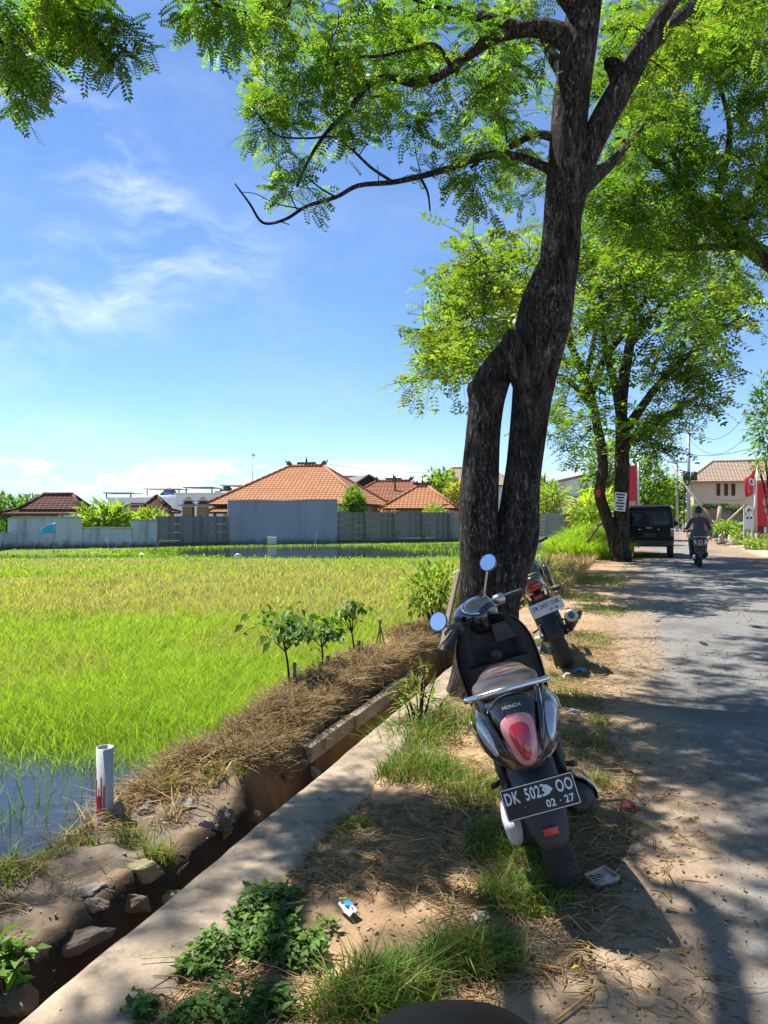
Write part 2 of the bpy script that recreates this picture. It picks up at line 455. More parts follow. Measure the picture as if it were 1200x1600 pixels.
# asphalt road with a ragged, dusty edge
m = NT('asphalt')
nb = m.noise(2.2, 5, 0.6); nf = m.noise(90, 4, 0.7); ng = m.vor(70)
base = m.mix(nb, (0.125, 0.119, 0.115), (0.18, 0.172, 0.163))
base = m.mix(m.ramp(nf, 0.35, 0.75), base, (0.215, 0.205, 0.19))
base = m.mix(m.ramp(ng, 0.25, 0.05), base, (0.06, 0.056, 0.052))
dust = m.mix(m.noise(14, 6, 0.7), (0.185, 0.135, 0.092), (0.35, 0.262, 0.178))
dust = m.mix(1.0, dust, m.mix(nf, (0.6, 0.58, 0.56), (1.35, 1.35, 1.35)), 'MULTIPLY')
a = m.n('ShaderNodeAttribute'); a.attribute_name = 'Col'
sepc = m.n('ShaderNodeSeparateColor'); m.l(a.outputs['Color'], sepc.inputs[0])
ad = m.n('ShaderNodeMath', operation='ADD'); m.l(sepc.outputs[0], ad.inputs[0]); m.l(m.noise(4, 6, 0.7), ad.inputs[1])
base = m.mix(m.ramp(ad.outputs[0], 0.70, 1.20), base, dust)
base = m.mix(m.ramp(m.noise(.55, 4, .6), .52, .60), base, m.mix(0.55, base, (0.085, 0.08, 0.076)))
bb = m.bump(ng, 0.35, 0.006); bb = m.bump(nf, 0.4, 0.004, bb)
m.bsdf(base, 0.88, 0, bb, 0.3); M['asphalt'] = m.m
def road_edge(Y):
    Y = np.asarray(Y, float)
    return 1.52+0.35*(fbm(Y*0.8, Y*0+3, 4)-.5)+0.10*(fbm(Y*5, Y*0+8, 3)-.5)+0.12*np.exp(-((Y-4.4)/1.2)**2)
def road_mesh():
    Yr = np.concatenate([np.arange(-14, 1.5, .5), np.arange(1.5, 12, .05), np.arange(12, 40, .3), np.geomspace(40, 400, 50)])
    T = np.concatenate([np.linspace(0, .2, 24), np.linspace(.22, 1, 26)])
    TT, YY = np.meshgrid(T, Yr)
    L = road_edge(YY); R = np.where(YY < 22, ROAD_R, np.maximum(4.9, ROAD_R-(YY-22)*.05))
    S_ = L+(R-L)*TT
    X = SY(S_, YY); lip = sstep(TT, 0, .012)
    Z = 0.002+0.006*lip+0.01*(fbm(X*.7, YY*.7, 3)-.5)+0.006*(fbm(X*6, YY*6, 3)-.5)
    dust = np.clip(1-(S_-L)/0.9, 0, 1)*0.95+np.clip((S_-R+1.0)/1.0, 0, 1)*0.7+0.35*sstep(YY, 20, 30)
    w = len(T); h = len(Yr); V = np.stack([X, YY, Z], -1).reshape(-1, 3)
    i = (np.arange(h-1)[:, None]*w+np.arange(w-1)[None, :]).ravel()
    col = np.repeat(np.clip(dust, 0, 1).reshape(-1, 1), 3, 1)
    return fast_mesh('road', V, quads=np.stack([i, i+1, i+w+1, i+w], -1), col=col, smooth=True, mats=M['asphalt'])
o = link('road', road_mesh()); o['kind'] = 'structure'

# concrete rim of the ditch
m = NT('old_concrete')
nb = m.noise(3.2, 6, 0.65); nf = m.noise(60, 5, 0.7)
c = m.mix(m.ramp(nb, 0.3, 0.7), (0.21, 0.165, 0.12), (0.38, 0.30, 0.215))
c = m.mix(m.ramp(m.noise(7, 6, 0.7), 0.52, 0.68), c, (0.15, 0.125, 0.10))
c = m.mix(1.0, c, m.mix(nf, (0.7, 0.7, 0.7), (1.25, 1.25, 1.25)), 'MULTIPLY')
bb = m.bump(nf, 0.5, 0.006); bb = m.bump(nb, 0.5, 0.03, bb)
m.bsdf(c, 0.92, 0, bb, 0.2); M['old_concrete'] = m.m
def rim_mesh():
    Yr = np.concatenate([np.arange(0.6, 9.6, .04)])
    rows = []
    for y in Yr:
        wob = 0.02*(fbm(np.array([y*3.]), np.array([1.5]), 3)[0]-.5)
        r = (0.33 if y < 4.2 else 0.33-.07*min(1, (y-4.2)/1.0))+0.14*(fbm(np.array([y*1.4]), np.array([4.5]), 3)[0]-.5)
        zt = 0.028
        prof = [(-0.022+wob, -0.60), (-0.012+wob, -0.05), (-0.004+wob, zt-.02), (0.012+wob, zt-.003), (0.04+wob, zt)]
        for k in range(1, 9): prof.append((0.04+(r-0.04)*k/8, zt-0.004*(k/8)))
        prof.append((r+.05, -0.03))
        rows.append([(SY(s, y), y, z) for s, z in prof])
    A = np.array(rows); h, w, _ = A.shape
    n = fbm(A[..., 0]*8, A[..., 1]*8, 4)-.5; ns = fbm(A[..., 0]*2, A[..., 1]*2+9, 3)-.5
    A[..., 2] += (0.012*n+0.014*ns)*(A[..., 2] > -.04)
    i = (np.arange(h-1)[:, None]*w+np.arange(w-1)[None, :]).ravel()
    return fast_mesh('ditch_rim', A.reshape(-1, 3), quads=np.stack([i, i+1, i+w+1, i+w], -1), smooth=True, mats=M['old_concrete'])
o = link('ditch_rim', rim_mesh()); o['kind'] = 'structure'

# standing water in the paddy and the pond
m = NT('still_water')
nb = m.bump(m.noise(4, 3, 0.5), 0.22, 0.03); nb = m.bump(m.noise(26, 2, 0.5), 0.10, 0.006, nb)
c = m.mix(m.ramp(m.noise(1.1, 5, 0.6), 0.5, 0.66), (0.018, 0.022, 0.018), (0.05, 0.05, 0.032))
m.bsdf(c, 0.03, 0, nb, 0.9); M['still_water'] = m.m
Sg = np.concatenate([-np.geomspace(70, 1.4, 30), [-1.2, -1.05]]); Yg = np.concatenate([np.arange(1.5, 12, .5), np.arange(12, 47, 2)])
o = link('paddy_water', grid_mesh('paddy_water', Sg, Yg, lambda s, y: np.full_like(s, -0.205), None, M['still_water'])); o['kind'] = 'structure'
# ------------------------------------------------------------------ plants: leaves, branches, trees
def unit(a): return a/np.maximum(np.linalg.norm(a, axis=-1, keepdims=True), 1e-9)
def compound_leaf(pairs=6, ll=0.30, lw=0.13, droop=0.25, odd=True):
    """a feather leaf along +y, one quad for each leaflet"""
    V = []; Q = []
    def leaflet(b, d, l, w):
        n = np.array([-d[1], d[0], 0]); k = len(V)
        V.extend([b, b+d*l*.45+n*w*.5, b+d*l, b+d*l*.45-n*w*.5]); Q.append((k, k+1, k+2, k+3))
    for i in range(pairs):
        t = 0.16+0.80*i/(pairs-1); b = np.array([0, t, -droop*t*t])
        for s in (-1, 1):
            d = np.array([s*math.cos(.45), math.sin(.45), 0]); leaflet(b, d, ll*(1-.25*abs(t-.55)), lw)
    if odd: leaflet(np.array([0, .95, -droop*.9]), np.array([0, 1.0, 0]), ll, lw)
    V = np.array(V); V[:, 2] -= droop*.55*np.abs(V[:, 0])**1.3
    return V, np.array(Q)
def blob_leaf(w=0.5, fold=0.12):
    V = np.array([[0, 0, 0], [w*.5, .42, fold], [0, 1.0, -.18], [-w*.5, .42, fold], [0, .45, 0]], float)
    return V, np.array([[0, 1, 2, 4], [0, 4, 2, 3]])
def place_leaves(tmpl, pos, d, up, scale, col, jit=0.18, rng=RNG):
    V0, Q0 = tmpl; N = len(pos)
    y = unit(d); z = unit(up-(up*y).sum(-1, keepdims=True)*y); x = np.cross(y, z)
    sc = scale[:, None, None]
    V = pos[:, None, :]+sc*(V0[None, :, 0:1]*x[:, None, :]+V0[None, :, 1:2]*y[:, None, :]+V0[None, :, 2:3]*z[:, None, :])
    k = len(V0); Q = (Q0[None]+(np.arange(N)*k)[:, None, None]).reshape(-1, Q0.shape[1])
    nl = k//4 if k % 4 == 0 else 1
    c = np.repeat(col[:, None, :], k, 1)
    if k % 4 == 0:
        j = 1+jit*rng.standard_normal((N, nl, 1)); c = c*np.repeat(j, 4, 1)
    return V.reshape(-1, 3), Q, np.clip(c, 0.002, 1).reshape(-1, 3)

class Tubes:
    def __init__(self): self.V = []; self.Q = []; self.n = 0
    def add(self, pts, rad, ns=6, rough=0.0, rs=1.0):
        pts = np.asarray(pts, float); rad = np.asarray(rad, float); L = len(pts)
        t = np.gradient(pts, axis=0); t = unit(t)
        ref = np.array([0.31, 0.95, 0.05]) if abs(t[0, 2]) > .6 else np.array([0, 0, 1.0])
        a = unit(ref-(t*ref).sum(-1, keepdims=True)*t); b = np.cross(t, a)
        th = np.arange(ns)*2*np.pi/ns
        R = rad[:, None]*np.ones(ns)[None]
        if rough:
            ln = np.concatenate([[0], np.cumsum(np.linalg.norm(np.diff(pts, axis=0), axis=1))])[:, None]*rs
            n = fbm(np.cos(th)[None]*2.2+ln*.9+40, np.sin(th)[None]*2.2+ln*.5+13, 3)-.5
            # vertical bark fissures
            n2 = fbm(np.cos(th)[None]*9+ln*1.2+90, np.sin(th)[None]*9+ln*1.0+33, 3)-.5
            R = R*(1+rough*(2.0*n+1.0*n2))
        V = pts[:, None, :]+R[..., None]*(np.cos(th)[None, :, None]*a[:, None, :]+np.sin(th)[None, :, None]*b[:, None, :])
        i = (np.arange(L-1)[:, None]*ns+np.arange(ns)[None, :]); j = (np.arange(L-1)[:, None]*ns+(np.arange(ns)[None, :]+1) % ns)
        Q = np.stack([i, j, j+ns, i+ns], -1).reshape(-1, 4)+self.n
        self.V.append(V.reshape(-1, 3)); self.Q.append(Q); self.n += L*ns
    def build(self, name, mat, parent):
        return link(name, fast_mesh(name, np.concatenate(self.V), quads=np.concatenate(self.Q), smooth=True, mats=mat), parent)

class Tree:
    def __init__(self, seed): self.r = np.random.default_rng(seed); self.t = Tubes(); self.b = Tubes(); self.nodes = []; self.lp = []; self.ld = []; self.lu = []; self.ls = []; self.lc = []
    def limb(self, pts, ns=8, trunk=False, rough=0.0, sub=6, attach=True):
        c = catmull([(Vector(p), r) for p, r in pts], sub)
        A = np.array([list(p) for p, r in c]); R = np.array([r for p, r in c])
        (self.t if trunk else self.b).add(A, R, ns, rough)
        if attach:
            for p, r in zip(A, R): self.nodes.append((*p, r))
        return A, R
    def grow(self, C, size=0.3, twigs=6, leaves=8, leaf=0.15, pal=None, spread=1.0, up=0.35, droop=0.35, rmax=0.03, bare=0.0):
        r = self.r; C = np.asarray(C, float)
        N = np.array(self.nodes)
        d0 = np.min(np.linalg.norm(C[:, None]-N[None, :, :3], axis=2), 1)
        for ci in np.argsort(d0):
            c = C[ci]; N = np.array(self.nodes)
            dv = np.linalg.norm(N[:, :3]-c, axis=1)
            cost = dv*(1+0.35*(N[:, 2] > c[2]+.1))+0.06*size/np.maximum(N[:, 3], .004)*.02
            k = int(np.argmin(cost)); p = N[k, :3]; d = dv[k]
            n = max(4, int(d/size*1.2)+3); tt = np.linspace(0, 1, n)[:, None]
            perp = r.standard_normal(3)*d*.12; perp[2] = abs(perp[2])+.08*d
            path = p+(c-p)*tt+perp*(4*tt*(1-tt))+r.standard_normal((n, 3))*0.02*d*np.sin(tt*np.pi)
            r0 = min(N[k, 3]*.75, 0.004+0.011*d, rmax); rr = np.linspace(r0, max(.0035*size/.3, r0*.25), n)
            self.b.add(path, rr, 5)
            for q, w in list(zip(path, rr))[1:]: self.nodes.append((*q, w))
            if r.random() < bare: continue
            main = unit((c-p)[None])[0]
            tint = np.clip(1+.16*r.standard_normal(), .7, 1.35); pc = pal[r.integers(len(pal))]*tint
            for k in range(twigs):
                f = .45+.55*r.random(); i = min(int(f*(n-1)), n-2); q = path[i]+(path[i+1]-path[i])*(f*(n-1)-i)
                dr = unit((r.standard_normal(3)*spread+main*.8+np.array([0, 0, up-.25]))[None])[0]
                L = size*(.55+.75*r.random()); m_ = 5; t2 = np.linspace(0, 1, m_)[:, None]
                tw = q+dr*L*t2+np.array([0, 0, -droop*L*.5])*t2**2
                self.b.add(tw, np.linspace(.0035, .0015, m_)*size/.3, 4)
                lt = np.sort(r.random(leaves)*.9+.1); idx = np.minimum((lt*(m_-1)).astype(int), m_-2); fr = (lt*(m_-1)-idx)[:, None]
                pp = tw[idx]+(tw[idx+1]-tw[idx])*fr
                side = unit(np.cross(dr, np.array([0, 0, 1.0]))[None]+.001)[0]
                sg = np.where(np.arange(leaves) % 2 == 0, 1, -1)[:, None]
                dd = side*sg*.85+dr*.55+r.standard_normal((leaves, 3))*.28+np.array([0, 0, -droop*.5])
                self.lp.append(pp); self.ld.append(dd); self.lu.append(np.array([0, 0, 1.0])+r.standard_normal((leaves, 3))*.38)
                self.ls.append(leaf*(.7+.6*r.random(leaves)))
                self.lc.append(pc[None]*(1+.13*r.standard_normal((leaves, 1)))*(1+.05*r.standard_normal((leaves, 3))))
    def build(self, root, bark, leafm, tmpl, crown=True):
        if self.t.V: self.t.build('trunk', bark, root)
        if self.b.V: self.b.build('branch', bark, root)
        if crown and self.lp:
            V, Q, c = place_leaves(tmpl, np.concatenate(self.lp), np.concatenate(self.ld), np.concatenate(self.lu), np.concatenate(self.ls), np.clip(np.concatenate(self.lc), .005, .9))
            k = Q.shape[1]
            o = link('crown', fast_mesh('crown', V, quads=Q, col=c, mats=leafm), root); o['kind'] = 'stuff'
        return root
def clumped(pts, cut, seed):  # shapes unseen crown so gaps along the sun's rays dapple the ground
    """keep crown points in clumps with gaps between, as seen by the sun"""
    out = []
    for p in pts:
        gx, gy = p[0]+.46*p[2], p[1]-.28*p[2]
        if fbm(np.array([gx*1.35+seed]), np.array([gy*1.35+seed*2]), 2)[0] > cut: out.append(p)
    return out
def px_cloud(r, specs):
    """specs: (px, py, rx, ry, Ynear, Yfar, n) -> points in the crown"""
    out = []
    for (x, y, rx, ry, y0, y1, n) in specs:
        for _ in range(n):
            a = r.random()*2*math.pi; q = math.sqrt(r.random()); Yd = y0+(y1-y0)*r.random()
            out.append(list(P(x+rx*q*math.cos(a), y+ry*q*math.sin(a), Yd)))
    return np.array(out)

def barkmat(name, a, b, fleck=(0.30, 0.27, 0.23), fl=0.5, scale=1.0):
    m = NT(name)
    n = m.noise(7*scale, 6, 0.7, stretch=(1.5, 1.5, .45)); f = m.noise(58*scale, 5, 0.75, stretch=(1, 1, .30), dist=.6); g0 = m.noise(19*scale, 6, 0.75, stretch=(1.3, 1.3, .30), dist=1.0)
    c = m.mix(m.ramp(n, .3, .72), a, b)
    c = m.mix(m.ramp(g0, .54, .38), c, [x*.30 for x in a])  # crevice shade put into the bark colour, following the bump's hollows
    g = m.n('ShaderNodeMath', operation='MULTIPLY'); m.l(m.ramp(f, .54, .63), g.inputs[0]); m.l(m.ramp(m.noise(3.4, 4), .34, .60), g.inputs[1])
    g2 = m.n('ShaderNodeMath', operation='MULTIPLY'); m.l(g.outputs[0], g2.inputs[0]); g2.inputs[1].default_value = fl
    c = m.mix(g2.outputs[0], c, fleck)
    bb = m.bump(f, 1.0, .02); bb = m.bump(m.ramp(g0, .34, .58), 1.0, .05, bb); bb = m.bump(n, .6, .03, bb)
    m.bsdf(c, .92, 0, bb, .2)
    return m.m
M['bark_dark'] = barkmat('bark_dark', (0.040, 0.033, 0.029), (0.135, 0.108, 0.090), (0.42, 0.39, 0.35), fl=.95)
M['bark_far'] = barkmat('bark_far', (0.055, 0.042, 0.032), (0.14, 0.105, 0.075), fl=.3, scale=.7)
M['leaf'] = leafmat('leaf', (1, 1, 1), .6, .4, 1.35)
M['leaf_far'] = leafmat('leaf_far', (1, 1, 1), .5, .45, 1.15)
PAL = np.array([[.095, .175, .022], [.118, .200, .024], [.070, .140, .020], [.155, .215, .03]])
PAL_SUN = np.array([[.16, .235, .03], [.20, .265, .034], [.13, .205, .026]])  # brighter leaf tones with the sunlit look put into the colour
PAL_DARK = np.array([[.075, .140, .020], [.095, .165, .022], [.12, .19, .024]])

# --- the big leaning tree beside the parked scooter
def q(px, py, hw, Y=6.2): return (P(px, py, Y), hw*Y/F)
T = Tree(3)
T.limb([q(762, 1165, 100), q(764, 1110, 82), q(764, 1060, 62), q(764, 1000, 50), q(766, 940, 45), q(784, 890, 41), q(806, 840, 35), q(816, 750, 28), q(828, 650, 29), q(836, 590, 33), q(850, 500, 42), q(865, 440, 35), q(875, 400, 30), q(881, 300, 28.5), q(886, 230, 28), q(892, 160, 28), q(903, 80, 27.5), q(914, 0, 26.5), q(925, -110, 28), q(930, -240, 24, 6.1), q(920, -400, 19, 6.0), q(900, -560, 12, 5.8)], 44, True, .06, 9)
T.limb([q(754, 985, 32), q(752, 930, 36), q(752, 880, 34), q(748, 810, 31), q(750, 750, 29), q(755, 680, 26.5), q(759, 640, 27), q(764, 607, 29), q(777, 580, 26), q(798, 552, 23), q(826, 524, 18), q(850, 500, 12)], 36, True, .055, 9, attach=False)
T.limb([q(748, 625, 16), q(742, 606, 14), q(738, 596, 8)], 14, True, .12, 4, attach=False)
T.limb([q(838, 690, 3, 6.14), q(828, 640, 10, 6.10), q(817, 600, 17, 6.06), q(807, 562, 18, 6.02), q(801, 538, 17, 6.0), q(797, 522, 12, 6.0), q(795, 515, 3, 6.0)], 18, True, .12, 5, attach=False)
T.limb([q(888, 350, 18), q(906, 275, 19), q(930, 212, 20), q(955, 165, 20), q(985, 113, 18), q(1018, 52, 14), q(1050, 0, 12), q(1110, -90, 12, 6.4), q(1180, -200, 8, 6.8)], 22, True, .08, 8)
T.limb([q(950, 172, 8), q(966, 130, 14), q(962, 108, 14), q(950, 98, 9), q(944, 95, 3)], 14, True, .12, 6, attach=False)
# limbs reaching out over the field, the road and the viewer
LI = []
LI.append([q(885, 60, 20), q(850, 45, 15), q(815, 46, 12), q(775, 58, 10), q(738, 82, 8.5), q(706, 106, 7.5), q(676, 124, 7), q(642, 130, 6), q(603, 120, 5), q(570, 140, 4.5), q(545, 172, 4), q(512, 205, 3.4), q(485, 245, 2.8), q(464, 292, 2)])
LI.append([q(815, 46, 10), q(770, 30, 8), q(715, 20, 7), q(665, 2, 5), q(600, -14, 3.5), q(520, -20, 2.5)])
LI.append([q(872, 275, 10), q(845, 258, 7.5), q(800, 243, 6.6), q(755, 244, 6), q(705, 262, 5.4), q(655, 276, 4.8), q(612, 285, 4.2), q(560, 290, 3.7), q(525, 308, 3.3), q(480, 322, 2.8), q(445, 343, 2.5), q(411, 348, 2.2), q(390, 318, 1.8), q(367, 287, 1.1)])
LI.append([q(868, 215, 8), q(835, 210, 6), q(800, 228, 5), q(765, 240, 3.5), q(735, 262, 2.4)])
LI.append([q(612, 283, 2.6), q(580, 262, 2.4), q(548, 232, 2), q(520, 214, 1.8), q(480, 216, 1.6), q(430, 210, 1.4), q(396, 168, 1)])
LI.append([q(706, 106, 4), q(680, 70, 3.2), q(640, 78, 2.8), q(590, 88, 2.4), q(540, 92, 2), q(490, 130, 1.6)])
LI.append([q(655, 275, 2.4), q(668, 300, 1.8), q(672, 330, 1.2)])
LI.append([q(525, 308, 1.6), q(498, 292, 1.4), q(470, 268, 1), ])
LI.append([q(438, 346, 1.2), q(452, 351, .7)])
LI.append([q(592, 285, .9), q(590, 258, .5)])
LI.append([q(470, 326, 1.2), q(430, 318, .9), q(400, 303, .7), q(374, 300, .5)])
LI.append([q(660, 280, 1.0), q(650, 240, .7), q(646, 200, .5)])
for L_ in LI: T.limb(L_, 8, False, 0, 5)
OV = [[P(905, 20, 6.2), P(760, -160, 5.6), P(540, -330, 5.2), P(330, -420, 4.9)],
      [P(915, -110, 6.2), P(820, -330, 5.0), P(640, -640, 4.0), P(420, -900, 3.6)],
      [P(920, -220, 6.1), P(1000, -420, 6.4), P(1180, -560, 6.8), P(1400, -650, 7.2)],
      [P(1000, 85, 6.2), P(1070, 20, 6.9), P(1180, -60, 7.8), P(1330, -130, 8.6)],
      [P(893, 130, 6.3), P(865, 90, 7.4), P(830, 40, 8.8), P(790, 0, 10.0)],
      [P(900, 300, 6.3), P(960, 250, 7.4), P(1010, 190, 8.4)],
      [P(930, -300, 6.1), P(980, -560, 5.6), P(1010, -900, 4.6)]]
for L_ in OV:
    T.limb([(p, .085*(1-.85*i/(len(L_)-1))) for i, p in enumerate(L_)], 9, False, 0, 6)
r = T.r
view = px_cloud(r, [(560, 75, 150, 85, 5.3, 8.5, 27), (690, 55, 110, 60, 6, 12, 22), (600, 100, 110, 80, 8, 11.5, 12), (480, 130, 85, 75, 5.5, 6.9, 17), (430, 215, 42, 50, 5.8, 6.7, 7), (455, 295, 30, 30, 5.9, 6.5, 4),
                    (560, 190, 70, 40, 5.6, 7, 8), (640, 205, 32, 28, 5.9, 6.7, 3), (790, 130, 65, 105, 5.6, 10.5, 22), (780, 120, 90, 110, 11, 14, 12), (735, 265, 48, 55, 5.8, 7.2, 9), (815, 260, 40, 60, 6.6, 11, 14),
                    (420, 30, 40, 40, 5.2, 6.5, 7), (700, 140, 60, 40, 6, 7.6, 6), (800, 30, 70, 40, 5.8, 8, 5)])
T.grow(view, .27, 5, 6, .13, PAL, 1.0, .3, .45)
rightside = px_cloud(r, [(1030, 60, 80, 90, 6.4, 9, 14), (990, 200, 45, 90, 7, 9.5, 9), (1120, 20, 90, 70, 6.6, 9, 12)])
T.grow(rightside, .32, 5, 6, .15, PAL, 1.0, .3, .4)
over = []  # unseen canopy added above the frame to shade verge and road
for _ in range(105):
    over.append((r.uniform(-3.4, 2.6), r.uniform(3.6, 6.9), r.uniform(6.6, 8.6)))
for _ in range(210):
    over.append((r.uniform(-1.5, 6.5), r.uniform(2.0, 10.5), r.uniform(6.9, 10.5)))
over = clumped([o_ for o_ in over if (o_[2]-CAM_H-.62)*F/o_[1] > 820], .50, 3.3)
T.grow(np.array(over), .34, 5, 5, .21, PAL, 1.2, .3, .3)
root = empty('tree', P(768, 1110, 6.2).xy.to_3d())
for o_ in (T.t, T.b):
    for k in range(len(o_.V)): o_.V[k] = o_.V[k]-np.array(root.location)[None]
T.lp = [x-np.array(root.location)[None] for x in T.lp]
tag(root, 'big dark-barked tree with twin fused stems leaning right behind the parked scooter', 'tree')
T.build(root, M['bark_dark'], M['leaf'], compound_leaf(6, .30, .135))

def offset_build(T, base, label, bark, leafm, tmpl, group='trees along the road', name='tree'):
    base = Vector(base); root = empty(name, base)
    for o_ in (T.t, T.b):
        for k in range(len(o_.V)): o_.V[k] = o_.V[k]-np.array(base)[None]
    T.lp = [x-np.array(base)[None] for x in T.lp]
    tag(root, label, 'tree', group); T.build(root, bark, leafm, tmpl); return root

# --- the second tree further along the verge
def q2(px, py, hw, Y=24.0): return (P(px, py, Y), hw*Y/F)
T = Tree(5)
T.limb([q2(972, 895, 19), q2(970, 862, 14), q2(971, 820, 12), q2(971, 780, 11.5), q2(972, 735, 11.5), q2(972, 690, 10.5), q2(971, 640, 9), q2(975, 590, 9), q2(985, 530, 7), q2(990, 460, 5)], 18, True, .06, 6)
T.limb([q2(964, 870, 10), q2(957, 835, 10), q2(947, 805, 9), q2(937, 772, 8.5), q2(942, 735, 8), q2(940, 700, 7.5), q2(933, 665, 7), q2(926, 630, 6.5), q2(915, 590, 7), q2(895, 545, 5), q2(885, 490, 4)], 14, True, .05, 6)
for pts in ([(925, 632, 8), (905, 610, 5), (880, 590, 4.5), (850, 585, 4), (800, 575, 3.5), (740, 580, 3), (680, 590, 2), (620, 590, 1.4)],
            [(922, 620, 7), (945, 560, 6), (975, 520, 5), (1000, 480, 4), (1040, 440, 3)],
            [(918, 600, 6), (890, 540, 4), (850, 500, 3.6), (800, 470, 3), (750, 440, 2.2), (700, 470, 1.5)],
            [(972, 680, 9), (1000, 640, 7), (1030, 600, 6), (1070, 560, 5), (1120, 520, 3.5), (1165, 490, 2)],
            [(970, 650, 8), (960, 600, 6), (945, 540, 5), (940, 470, 4), (930, 420, 3)],
            [(978, 700, 7), (1000, 670, 5), (1040, 650, 4), (1090, 620, 3)],
            [(915, 590, 5), (930, 520, 4), (925, 450, 3), (900, 390, 2.4)],
            [(985, 540, 6), (1020, 490, 4.4), (1060, 440, 3.5), (1100, 400, 2.5)]):
    dz = T.r.uniform(-3, 3); n_ = len(pts)
    T.limb([q2(x, y, h, 24+dz*(i/(n_-1))**1.2) for i, (x, y, h) in enumerate(pts)], 7, False, 0, 4)
r = T.r
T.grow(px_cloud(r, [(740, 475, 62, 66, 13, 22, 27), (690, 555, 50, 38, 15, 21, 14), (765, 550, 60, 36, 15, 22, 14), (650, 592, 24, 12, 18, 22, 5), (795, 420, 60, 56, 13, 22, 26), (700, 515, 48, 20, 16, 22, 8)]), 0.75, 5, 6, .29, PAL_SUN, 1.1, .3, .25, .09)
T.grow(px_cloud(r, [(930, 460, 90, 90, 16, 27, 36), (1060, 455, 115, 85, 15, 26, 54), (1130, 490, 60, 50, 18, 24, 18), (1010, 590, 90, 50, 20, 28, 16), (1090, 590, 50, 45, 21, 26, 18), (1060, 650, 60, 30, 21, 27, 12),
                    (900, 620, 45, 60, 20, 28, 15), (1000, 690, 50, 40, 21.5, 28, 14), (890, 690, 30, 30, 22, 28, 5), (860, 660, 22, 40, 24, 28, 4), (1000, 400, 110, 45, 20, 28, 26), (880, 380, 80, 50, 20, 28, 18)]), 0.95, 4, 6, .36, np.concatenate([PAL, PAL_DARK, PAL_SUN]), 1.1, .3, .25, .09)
offset_build(T, (G(980, 872).x, 24.0, 0), 'wide pale-green tree with forked trunk beside the black van', M['bark_far'], M['leaf_far'], compound_leaf(4, .38, .19))

# --- tree across the road, trunk outside the picture, limbs coming in from the right
T = Tree(9)
B3 = Vector((9.6, 12.5, 0.05))
def q3(px, py, r_, Y=12.0): return (P(px, py, Y), r_)
T.limb([(B3+Vector((0, 0, -.2)), .46), (B3+Vector((0, 0, .3)), .36), (B3+Vector((-.1, 0, 2.2)), .31), (B3+Vector((-.3, -.1, 4.4)), .27), (B3+Vector((-.4, -.2, 6.5)), .2), (B3+Vector((-.2, -.2, 9.0)), .1)], 20, True, .07, 6)
T.limb([(B3+Vector((-.2, 0, 3.6)), .2), q3(1330, 470, .19), q3(1240, 430, .17), q3(1195, 402, .155), q3(1160, 378, .13), q3(1120, 345, .10), q3(1075, 300, .075, 11.6), q3(1040, 265, .06, 11.3), q3(1000, 232, .045, 11), q3(960, 212, .03, 10.8)], 12, True, .05, 6)
for pts in ([(1165, 382, .09), (1120, 385, .06), (1060, 388, .05), (1000, 385, .035), (940, 378, .02)],
            [(1090, 312, .06), (1060, 262, .045), (1045, 210, .035), (1030, 150, .02)],
            [(1110, 335, .07), (1130, 270, .06), (1140, 200, .045), (1120, 120, .03), (1100, 60, .02)],
            [(1060, 290, .05), (1020, 290, .03), (980, 300, .022), (940, 296, .015)],
            [(1040, 262, .04), (1000, 262, .025), (960, 275, .015)],
            [(1150, 370, .08), (1180, 310, .06), (1200, 240, .045), (1190, 150, .03)]):
    dz = T.r.uniform(-1.6, 1.6); n_ = len(pts)
    T.limb([q3(x, y, h, 11.8+dz*(i/(n_-1))) for i, (x, y, h) in enumerate(pts)], 7, False, 0, 5)
r = T.r
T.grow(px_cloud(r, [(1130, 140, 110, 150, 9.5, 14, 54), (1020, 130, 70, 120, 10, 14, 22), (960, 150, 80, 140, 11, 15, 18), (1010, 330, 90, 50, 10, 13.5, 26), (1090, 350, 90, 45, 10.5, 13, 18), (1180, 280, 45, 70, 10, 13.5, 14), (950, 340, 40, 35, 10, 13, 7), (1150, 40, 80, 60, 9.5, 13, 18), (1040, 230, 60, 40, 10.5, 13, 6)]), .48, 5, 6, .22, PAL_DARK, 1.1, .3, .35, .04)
ov = [(r.uniform(5.5, 12.5), r.uniform(8, 16), r.uniform(6.5, 10.5)) for _ in range(110)]  # unseen crown added outside the frame to shade the road
ov = [o_ for o_ in ov if o_[0]*F/o_[1] > 620 or (o_[2]-CAM_H)*F/o_[1] > 840]
T.limb([(B3+Vector((-.3, -.1, 5.0)), .16), (B3+Vector((.6, -1.2, 7.0)), .1), (B3+Vector((1.2, -2.4, 8.4)), .05)], 8, False, 0, 5)
T.limb([(B3+Vector((-.4, -.1, 6.0)), .14), (B3+Vector((-1.8, -1.6, 8.0)), .09), (B3+Vector((-3.0, -3.0, 9.0)), .04)], 8, False, 0, 5)
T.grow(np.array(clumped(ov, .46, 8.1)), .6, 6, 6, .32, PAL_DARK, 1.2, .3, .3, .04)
offset_build(T, B3, 'shady tree at the right edge with heavy dark limbs arching over the road', M['bark_dark'], M['leaf'], compound_leaf(5, .32, .155))

